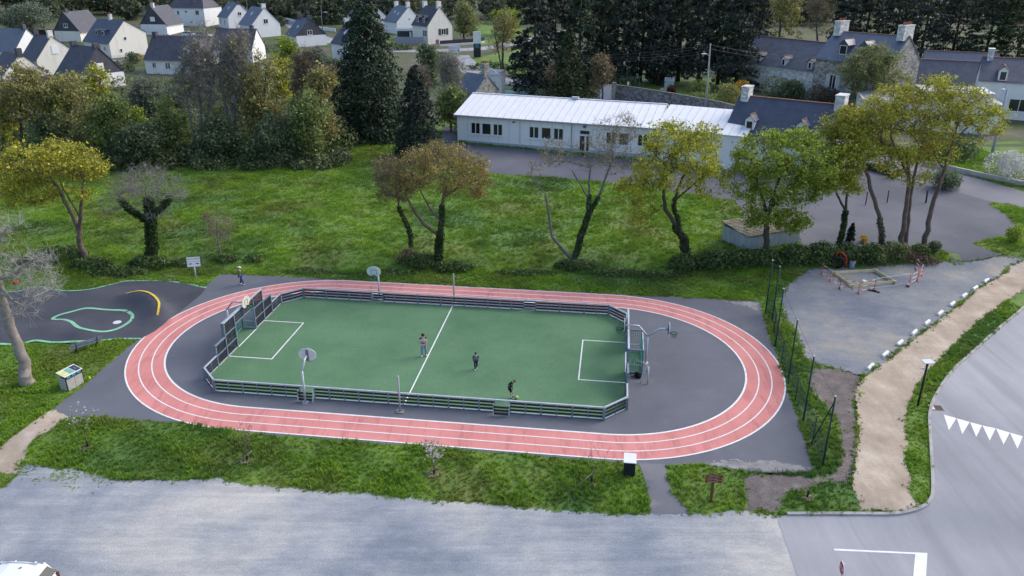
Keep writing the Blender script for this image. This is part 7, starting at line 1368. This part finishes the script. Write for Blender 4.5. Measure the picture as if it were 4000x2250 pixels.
# sign totem and direction boards at the junction
a = G(*P(1,0,2225,575)); tt = AT(*P(1,0,2226,318), a[1]); h = tt[2]-a[2]; w = 69/2.574*a[1]/FOC*1.0; g = thing('sign_totem', 'tall sign totem with white head and dark slatted body', 'sign', a, R(8))
MB().box((0, 0, h*.27), (w, .35, h*.54)).build('body', mat('totem_dark', (.045, .047, .055), .3, 3), g); hd_ = MB().box((0, 0, h*.77), (w*1.05, .40, h*.46)).build('head', MWHT, g)
for z, c in ((.50, 'cyan_print'), (.45, 'cyan_print'), (.40, 'cyan_print')): MB().box((.0, -.185, h*z), (w*.55, .02, h*.025)).build('print_strip', MATS[c], g)
for i in range(7): MB().box((0, -.185, h*(.05+i*.045)), (w*.9, .02, h*.012)).build('slat', MBLK, g)
a = G(*P(1,0,2030,590)); q0, q1 = AT(*P(1,0,1940,458), a[1]), AT(*P(1,0,2052,525), a[1]); g = thing('direction_sign', 'white supermarket direction board with arrow beside the street', 'sign', a, 0); cx, cz, ww, hh = (q0[0]+q1[0])/2-a[0], (q0[2]+q1[2])/2-a[2], q1[0]-q0[0], q0[2]-q1[2]
MB().box((0, .05, cz/2), (.12, .08, cz)).build('post', MWHT, g); MB().box((cx, 0, cz), (ww, .06, hh)).build('panel', MWHT, g)
MRD = mat('print_red', (.5, .02, .04), .1); text_mesh('lettering', 'Intermarché', ww*.17, MRD, g, (cx+ww*.0, -.036, cz+hh*.16), (R(90), 0, 0), .003); text_mesh('lettering', 'Entrée', ww*.17, MBLK, g, (cx-ww*.14, -.036, cz-hh*.28), (R(90), 0, 0), .003)
MB().bar((cx+ww*.22, -.04, cz-hh*.25), (cx+ww*.38, -.04, cz-hh*.25), .01, .10).build('arrow', MBLK, g); MB().slab([(cx+ww*.34, -.04, cz-hh*.25-.28), (cx+ww*.44, -.04, cz-hh*.25), (cx+ww*.34, -.04, cz-hh*.25+.28)], (0, -1, 0), .01).build('arrow_head', MBLK, g)
a = G(*P(1,0,1825,470)); g = thing('poster_sign', 'small pink poster board below the cream house', 'sign', a, 0); MB().box((0, 0, 1.1), (.95, .06, 1.5)).build('panel', MWHT, g); MB().box((0, -.035, 1.1), (.78, .01, 1.2)).build('poster', mat('pink_print', (.6, .18, .2), .3, 4), g)
for x in (-.4, .4): MB().box((x, .05, .3), (.06, .06, 1.1)).build('leg', MGAL, g)
# fences and walls of the village
g = thing('grey_panel_fence', 'grey panel fence in front of the glazed veranda', 'fence', G(*P(1,0,1400,445))); wallrun(g, [G(*P(1,0,1400,447)), G(*P(1,0,1690,450))], 1.9, .12, mat('grey_panel', (.30, .31, .36), .1), None, 'panel')
g = thing('garden_fence', 'dark wire fence on a low wall right of the cream house', 'fence', G(*P(1,0,1850,465))); wallrun(g, [G(*P(1,0,1850,462)), G(*P(1,0,2190,440)), G(*P(1,0,2300,425))], 1.3, .06, mat('fence_dark', (.05, .05, .06), .2), None, 'panel'); wallrun(g, [(p[0], p[1]-.2, p[2]) for p in (G(*P(1,0,1850,466)), G(*P(1,0,2190,444)), G(*P(1,0,2300,429)))], .5, .25, WGY, None, 'low_wall')
g = thing('street_wall', 'long low white wall along the upper village street', 'wall', G(*P(1,0,170,160))); wallrun(g, [G(*P(1,0,150,175)), G(*P(1,0,420,235)), G(*P(1,0,640,300)), G(*P(1,0,800,320))], .9, .25, WWH)
g = thing('lane_wall', 'low grey stone wall along the lane at the right', 'wall', GP(3,1,1560,190)); wallrun(g, [GP(3,1,1560,215), GP(3,1,1800,260), GP(3,1,2150,340), GP(3,1,2574,425), (72, GP(3,1,2574,425)[1]-4, GP(3,1,2574,425)[2])], .6, .35, mat('pale_lane_wall', (.42, .40, .37), .3, 1.5))
g = thing('timber_fence', 'brown timber fence behind the dark slate gable house', 'fence', G(*P(0,0,150,345))); wallrun(g, [G(*P(0,0,170,350)), G(*P(0,0,520,350)), G(*P(0,0,880,320))], 1.4, .1, mat('brown_fence', (.10, .055, .045), .3, 3), None, 'panel')
g = thing('railing', 'white rail fence along the road at the very top', 'fence', G(*P(0,0,2060,30))); wallrun(g, [G(*P(0,0,2050,34)), G(*P(0,0,2270,40))], 1.0, .08, WGY, None, 'rail_panel')
g = thing('terrace_wall', 'stepped pale terrace wall before the dormer house', 'wall', G(*P(0,0,1100,640))); wallrun(g, [G(*P(0,0,1090,625)), G(*P(0,0,1240,640))], .5, .3, WGY, None, 'step'); wallrun(g, [G(*P(0,0,1110,655)), G(*P(0,0,1250,668))], .5, .3, WGY, None, 'step')
# garden bits behind the granite wall
a = G(*P(2,0,1578,875)); g = thing('greenhouse', 'small pale greenhouse above the red maple', 'greenhouse', a, R(-10)); MB().box((0, 0, .6), (1.7, 1.4, 1.2)).build('glazing', mat('pale_glass', (.45, .58, .60), .15, 2, .2), g); MB().slab([(-.9, -.75, 1.15), (.9, -.75, 1.15), (.9, 0, 1.75), (-.9, 0, 1.75)], (0, -.8, 1), .04).build('roof', MWHT, g); MB().slab([(-.9, 0, 1.75), (.9, 0, 1.75), (.9, .75, 1.15), (-.9, .75, 1.15)], (0, .8, 1), .04).build('roof', MWHT, g)
a = G(*P(2,0,1275,905)); g = thing('trellis_cage', 'slender green garden frame above the granite wall', 'frame', a, R(-8)); MTG = mat('trellis_green', (.05, .28, .20), .2)
for x in (-.8, 0, .8):
    for y in (-.7, .7): MB().tube([(x, y, 0), (x, y, 2.3)], .03, 6).build('upright', MTG, g)
for y in (-.7, .7): MB().tube([(-.8, y, 2.3), (.8, y, 2.3)], .03, 6).build('rail', MTG, g)
for x in (-.8, .8): MB().tube([(x, -.7, 2.3), (x, .7, 2.3)], .03, 6).build('rail', MTG, g)
a = G(*P(2,0,1157,1010)); g = thing('road_sign', 'small pale yellow sign post on the street at the wall end', 'sign', a); MB().tube([(0, 0, 0), (0, 0, 3.0)], .04, 6).build('post', MGAL, g); MB().box((0, -.05, 2.85), (.35, .03, .55)).build('plate', mat('pale_yellow', (.66, .66, .5), .1), g)
a = G(*P(2,0,215,862)); g = thing('bus_shelter', 'black framed shelter at the roadside behind the hall', 'shelter', a, R(-12)); MB().box((0, .5, 1.15), (2.0, .06, 2.2)).build('back_panel', MBLK, g); MB().box((0, 0, 2.3), (2.2, 1.3, .10)).build('roof', MBLK, g); MB().box((-1.0, 0, 1.15), (.06, 1.1, 2.2)).build('side_panel', MGAL, g); MB().box((1.0, 0, 1.15), (.06, 1.1, 2.2)).build('side_panel', MGAL, g)
a = G(*P(1,0,2440,965)); g = thing('pool_cover', 'turquoise pool cover beside the white garage', 'pool cover', a, R(-12)); MB().box((3, 2.5, .12), (6.4, 5, .3)).build('cover_sheet', mat('turquoise_sheet', (.10, .42, .46), .25, 1.5, .4), g); MB().box((3, -.06, .12), (6.7, .2, .4)).build('rim', WGY, g)
g = thing('roadside_rail', 'grey rail fence along the street by the pool', 'fence', G(*P(1,0,2425,880))); ra, rb = G(*P(1,0,2425,890)), G(*P(2,0,130,920))
for i in range(6):
    t = i/5; p = (ra[0]+(rb[0]-ra[0])*t, ra[1]+(rb[1]-ra[1])*t, ra[2]+(rb[2]-ra[2])*t); MB().bar(p, (p[0], p[1], p[2]+1.1), .10, .10, (1, 0, 0)).build('post', WGY, g, True)
for z in (.45, .95): MB().bar((ra[0], ra[1], ra[2]+z), (rb[0], rb[1], rb[2]+z), .05, .10).build('rail', WGY, g, True)
# yard: bollards, gate, letter box
YP = 'dark posts in the asphalt yard'
for (x0, y0, x1, y1), lb in (((980,612,1002,478), 'thin dark post left of the crooked oak'), ((1197,588,1216,468), 'thin dark post between crooked oak and twin oak'), ((1587,590,1607,462), 'thickest dark post right of the twin oak'), ((540,560,555,450), 'blue grey post behind the green oak')):
    a = GP(3,1,x0,y0); tq = AT(*P(3,1,x1,y1), a[1]); g = thing('bollard', lb, 'post', a, 0, YP); MB().tube([(0, 0, -.1), (tq[0]-a[0], 0, tq[2]-a[2])], .055 if 'thin' in lb else .085, 8).build('shaft', MBLK if 'blue' not in lb else MST, g, False, True); MB().tube([(tq[0]-a[0], 0, tq[2]-a[2]-.06), (tq[0]-a[0], 0, tq[2]-a[2])], .075 if 'thin' in lb else .10, 8).build('cap', MBLK, g)
a, b_ = GP(3,1,1285,345), GP(3,1,1575,400); g = thing('entrance_gate', 'low white barred gate between hedge and dark shrub', 'gate', a)
for z in (.12, .95): MB().bar((a[0], a[1], a[2]+z), (b_[0], b_[1], b_[2]+z), .05, .05).build('rail', MWHT, g, True)
for i in range(22): t = i/21; p = (a[0]+(b_[0]-a[0])*t, a[1]+(b_[1]-a[1])*t, a[2]+(b_[2]-a[2])*t); MB().bar((p[0], p[1], p[2]+.1), (p[0], p[1], p[2]+1.0), .025, .025, (1, 0, 0)).build('bar', MWHT, g, True)
for p in (a, b_): MB().bar(p, (p[0], p[1], p[2]+1.15), .16, .16, (1, 0, 0)).build('gate_post', MBLK, g, True)
a = GP(3,1,1255,350); g = thing('letter_box', 'white box on a dark pier beside the entrance gate', 'letter box', (a[0]-.1, a[1]+.3, a[2])); MB().box((0, 0, .45), (.55, .45, 1.0)).build('pier', MBLK, g); MB().box((0, 0, 1.15), (.55, .45, .42)).build('box', MWHT, g); MB().box((0, -.24, 1.2), (.3, .02, .05)).build('slot', MBLK, g)
# ------------------------------------------------------------------ building site on the gravel lot
def Q(x, y): return (3180+x/5.6, 980+y/5.6)
MPINE = mat('pine_board', (.66, .55, .32), .2, 3, .7, stretch=(1, 1, 1)); f0, f1, f2, f3 = G(*Q(430,510)), G(*Q(1330,460)), G(*Q(1740,712)), G(*Q(820,800))
g = thing('timber_formwork', 'square of pale pine boards set on the gravel lot', 'formwork', f0)
for a, b_ in ((f0, f1), (f1, f2), (f2, f3), (f3, f0)):
    d = Vector((b_[0]-a[0], b_[1]-a[1], 0)).normalized()*.25; MB().bar((a[0]-d.x, a[1]-d.y, a[2]+.14), (b_[0]+d.x, b_[1]+d.y, b_[2]+.14), .05, .28).build('board', MPINE, g, True)
MRW_ = multi('red_white_tube', lambda n, l, b: l.new(ramp(n, l, (lambda w: (lambda m: (l.new(coords(n, l, 'World', (1, 1, 1), .5), m.inputs[0]), m.outputs['Fac'])[1])(n.new('ShaderNodeTexWave')))(0), [(.45, (.55, .07, .05)), (.55, (.75, .72, .70))]), b.inputs['Base Color']), .5)
for nd in MRW_.node_tree.nodes:
    if nd.type == 'TEX_WAVE': nd.inputs['Scale'].default_value = .55
MRED = mat('barrier_red', (.48, .05, .04), .25, 5)
def barrier(label, pts, h=.95):
    a = G(*Q(*pts[0])); g = thing('site_barrier', label, 'barrier', a, 0, 'red and white barriers of the building site'); ps = [G(*Q(*p)) for p in pts]
    for p in ps: MB().tube([(p[0], p[1], p[2]), (p[0], p[1], p[2]+h)], .022, 6).build('post', MRED, g, True); MB().bar((p[0]-.05, p[1]-.3, p[2]+.03), (p[0]+.05, p[1]+.3, p[2]+.03), .06, .05).build('foot', MRED, g, True)
    for p, q in zip(ps, ps[1:]):
        for z in (h, h*.62, h*.25): MB().tube([(p[0], p[1], p[2]+z), (q[0], q[1], q[2]+z)], .019, 6).build('rail', MRW_, g, True)
barrier('red and white barrier along the left side of the pine boards', [(155,525), (345,660), (555,830)]); barrier('red and white barrier in front of the pine boards', [(555,832), (965,935), (1310,855)]); barrier('folded red and white barrier at the right of the site', [(2070,770), (2255,668), (2345,540), (2215,400)])
a = G(*Q(490,370)); g = thing('cable_reel', 'coil of black duct in front of the red arch', 'coil', a, R(-5))
for k, (rr, y) in enumerate(((.50, 0), (.50, -.12), (.50, -.24), (.42, -.05), (.42, -.2))): MB().tube([(rr*math.cos(t), y+.02*math.sin(3*t), .55+rr*math.sin(t)) for t in [2*math.pi*i/20 for i in range(21)]], .06, 8).build('coil_turn', mat('duct_black', (.014, .015, .022), .3, 6), g, False, True)
a = G(*Q(685,370)); g = thing('red_arch', 'bright red curved tube standing behind the black coil', 'arch', a, R(-5)); MB().tube([(0, 0, -.1), (.02, 0, .4), (-.02, .0, .75), (-.18, .05, 1.12), (-.42, .1, 1.35), (-.7, .12, 1.38), (-.92, .12, 1.25), (-1.02, .12, 1.02)], .07, 8).build('curved_tube', mat('bright_red', (.62, .02, .025), .12, 4, .5), g, False, True); MB().tube([(0, 0, .55), (-.5, .05, .55)], .06, 8).build('stub_tube', MATS['bright_red'], g, False, True)
a = G(*Q(810,375)); g = thing('concrete_pipe', 'upright grey pipe beside the red arch', 'pipe', a); MB().tube([(0, 0, -.05), (.03, 0, .62)], .24, 14).build('pipe_body', mat('pipe_grey', (.24, .28, .36), .2), g, False, True); MB().tube([(.03, 0, .62), (.032, 0, .66)], .27, 14).build('collar', MGAL, g)
a = G(*Q(1090,700)); g = thing('paint_pot', 'small white pot inside the pine boards', 'pot', a); MB().tube([(0, 0, 0), (0, 0, .2)], [.13, .16], 12).build('pot_body', MWHT, g, False, True); MB().tube([(0, 0, .2), (0, 0, .23)], .17, 12).build('lid', MWHT, g)
a = G(*Q(1310,890)); g = thing('barrier_foot', 'black rubber barrier foot in front of the pine boards', 'barrier foot', a, R(-38)); MB().prism([(-.45, -.11), (.45, -.11), (.45, .11), (-.45, .11)], 0, .09).build('block', MBLK, g); MB().box((.0, 0, .12), (.3, .12, .07)).build('socket', MBLK, g)
a = G(*Q(2055,780)); g = thing('barrier_foot', 'dark and white barrier foot at the right end of the site', 'barrier foot', a, R(60)); MB().prism([(-.25, -.1), (.25, -.1), (.25, .1), (-.25, .1)], 0, .12).build('block', MBLK, g); MB().box((.12, 0, .16), (.2, .14, .08)).build('socket', MWHT, g)
pr = [G(*Q(1330,830)), G(*Q(2040,720))]; o = MB().tube([(pr[0][0], pr[0][1], pr[0][2]+.06), (pr[1][0], pr[1][1], pr[1][2]+.06)], .02, 5).build('ground_rail', MGAL); tag(o, 'thin grey rail lying on the gravel before the site', 'rail')
g = thing('grey_barrier', 'plain grey tube barrier across the pine boards', 'barrier', G(*Q(1330,850))); pa, pb = G(*Q(1325,850)), G(*Q(2075,740))
MB().tube([(pa[0], pa[1], pa[2]), (pa[0], pa[1], pa[2]+1.0), (pb[0], pb[1], pb[2]+1.0), (pb[0], pb[1], pb[2])], .025, 6).build('tube_frame', MGAL, g, True)
# ------------------------------------------------------------------ cars
MTYR = mat('tyre', (.015, .015, .016), .2, 8); MLGT = mat('tail_light', (.09, .012, .014), .1, 3, .3, .6); MCG = mat('car_glass', (.018, .021, .026), .15, 2, .22, .35, bmp=0)
def car(label, loc, rz, paint, group='parked cars'):
    """hatchback, nose toward local -x, 4.2 m long"""
    g = thing('parked_car', label, 'car', loc, rz, group); xs_ = [-2.1, -2.02, -1.75, -1.0, -.75, -.1, .6, 1.35, 1.80, 2.02, 2.10]
    top = [.55, .72, .82, .95, 1.0, 1.0, 1.0, 1.0, .98, .92, .60]; wd = [.60, .74, .82, .86, .87, .88, .88, .87, .84, .78, .70]; vs, fs = [], []
    for x, tz, w_ in zip(xs_, top, wd): vs += [(x, -w_*.94, .22), (x, -w_, .45), (x, -w_*.985, tz-.12), (x, -w_*.90, tz), (x, w_*.90, tz), (x, w_*.985, tz-.12), (x, w_, .45), (x, w_*.94, .22)]
    for i in range(len(xs_)-1):
        for j in range(8): a, b2 = i*8+j, i*8+(j+1) % 8; fs.append((a, b2, b2+8, a+8))
    fs += [tuple(range(8))[::-1], tuple(range(len(xs_)*8-8, len(xs_)*8))]
    body = MB().add(vs, fs).build('body', paint, g, False, True)
    cb = [(-.95, .98), (-.25, 1.40), (.2, 1.47), (.9, 1.48), (1.45, 1.42), (1.62, 1.38), (1.98, .96)]; ws_ = [.80, .66, .65, .64, .63, .62, .76]; vs, fs = [], []
    for (x, z), w_ in zip(cb, ws_): vs += [(x, -w_, z), (x, w_, z)]
    roof_ = MB(); m_ = len(cb)
    for i in range(1, m_-2): roof_.slab([vs[2*i], vs[2*i+2], vs[2*i+3], vs[2*i+1]], (0, 0, 1), .035)
    ro = roof_.build('roof', paint, g)
    lowz = .97
    for i0, nm in ((0, 'windscreen'), (5, 'rear_window')):
        MB().slab([vs[2*i0], vs[2*i0+2], vs[2*i0+3], vs[2*i0+1]], (-.5 if i0 == 0 else .5, 0, 1), .03).build(nm, MCG, g)
    for s in (-1, 1):
        k = 0 if s < 0 else 1
        MB().slab([(-.85, s*.80, .97), (1.9, s*.78, .97), vs[10+k], vs[8+k], vs[6+k], vs[4+k], vs[2+k]], (0, s, .3), .03).build('side_window', MCG, g)
        for xb in (.25, 1.15): MB().bar((xb, s*.815, .97), (xb+.05, s*.69, 1.47), .10, .05, (1, 0, 0)).build('pillar', paint, g)
        MB().bar((1.72, s*.80, .95), (1.55, s*.66, 1.42), .16, .06, (1, 0, 0)).build('pillar', paint, g)
        MB().box((2.01, s*.70, .80), (.14, .14, .26)).build('tail_light', MLGT, g); MB().box((-2.0, s*.6, .66), (.16, .3, .14)).build('headlight', MWHT, g); MB().box((-.62, s*.98, 1.02), (.12, .2, .12)).build('mirror', paint, g)
        MB().bar((-.2, s*.58, 1.515), (1.4, s*.56, 1.515), .04, .03).build('roof_rail', MGAL, ro)
        for xw in (-1.3, 1.3):
            wq = MB().tube([(xw, s*.72, .32), (xw, s*.91, .32)], .32, 18).build('wheel', MTYR, g, False, False); MB().tube([(xw, s*.90, .32), (xw, s*.925, .32)], .20, 12).build('rim', MGAL, wq)
    MB().box((2.08, 0, .45), (.12, 1.5, .22)).build('rear_bumper', paint, g); MB().box((-2.06, 0, .42), (.12, 1.4, .22)).build('front_bumper', paint, g); MB().box((2.12, 0, .70), (.02, .5, .11)).build('number_plate', MWHT, g)
    MB().bar((1.50, 0, 1.46), (1.78, 0, 1.42), 1.15, .05).build('spoiler', paint, ro); MB().tube([(.75, .25, 1.51), (.9, .25, 1.57)], .02, 5).build('aerial', MBLK, ro)
    return g
MCW = mat('white_car_paint', (.78, .80, .82), .03, 1, .25, .6, bmp=0); MCS = mat('silver_car_paint', (.45, .47, .50), .05, 1, .25, .6, .4, bmp=0)
cc = G(*P(0,3,395,1318), 1.45); car('white hatchback cut by the bottom left corner of the car park', (cc[0]-1.40, cc[1]-.62, cc[2]+.015), R(-3), MCW)
a = G(*P(0,0,1915,372)); car('white car parked behind the bare ash trees', a, R(172), MCW); a = G(*P(0,0,2055,378)); car('silver car parked right of the white one behind the bare ash trees', a, R(175), MCS)
a = G(*P(0,0,2195,140)); car('white car half hidden on the upper village street', a, R(-20), MCW)
# small things lying about
a = GP(0,2,905,925); bl = thing('yellow_hydrant_cap', 'small bright yellow marker at the edge of the court', 'marker', a); blob('marker_top', (0, 0, .16), (.07, .06, .10), mat('fluo_yellow', (.62, .72, .05), .1), bl, .2); MB().tube([(0, 0, 0), (0, 0, .12)], .025, 6).build('stem', MATS['fluo_yellow'], bl)
a = G(*V(40,716)); g = thing('red_object', 'small red ball behind the bare tree at the left edge', 'ball', (a[0], a[1], a[2])); blob('ball_shell', (0, 0, .18), (.22, .18, .18), mat('bright_red2', (.6, .02, .03), .1), g, .1); MB().tube([(0, 0, .33), (0, 0, .37)], .03, 8).build('valve', MBLK, g)
# ------------------------------------------------------------------ grass
ta, tb = tuft('grass_tuft', 1), tuft('grass_tuft', 2, 15, .20, .14, .34)
p1_, s1_ = tufts(130000, -46, 40, 28, 64, .5, 1.1); 
ex, es = [], []                                 # weeds creeping over the worn edges and onto the gravel
for a in EDGES:
    d_ = np.roll(a, -1, 0)-a; k_ = RNG.integers(0, len(a), len(a)*3); f_ = RNG.uniform(0, 1, len(k_))[:, None]; q_ = a[k_]+d_[k_]*f_+RNG.normal(size=(len(k_), 2))*.16; q_ = q_[(q_[:, 1] > 28.5) & (q_[:, 1] < 68) & (np.abs(q_[:, 0]) < 45)]
    ex.append(q_); es.append(RNG.uniform(.25, .75, len(q_)))
wa, wb = np.array(GP(0,3,250,340)[:2]), np.array(GP(0,3,1020,520)[:2]); k_ = 420; q_ = wa+(wb-wa)*RNG.uniform(0, 1, (k_, 1))+RNG.normal(size=(k_, 2))*np.array([.5, .45]); ex.append(q_); es.append(RNG.uniform(.2, .5, k_))
ex = np.concatenate(ex); es = np.concatenate(es); ok_ = np.sin(ex[:, 0]*2.3)*np.sin(ex[:, 1]*2.9+ex[:, 0]) > -.35; ex, es = ex[ok_], es[ok_]
cg = ~inpoly(ex[:, 0], ex[:, 1], NAMED['asphalt_court']) & ~inpoly(ex[:, 0], ex[:, 1], NAMED['road']) & ~inpoly(ex[:, 0], ex[:, 1], NAMED['asphalt_path']); ex, es = ex[cg], es[cg]
p1_ = np.concatenate([p1_, np.column_stack([ex, terr(ex[:, 0], ex[:, 1])])]); s1_ = np.concatenate([s1_, es])
scatter('mown_grass', p1_, s1_, ta, 'short green grass on the verges round the court and car park', 'grass')
p2_, s2_ = tufts(90000, -62, 62, 63, 112, .5, .95); scatter('meadow_grass', p2_, s2_, tb, 'rough green grass of the meadow behind the court', 'grass')
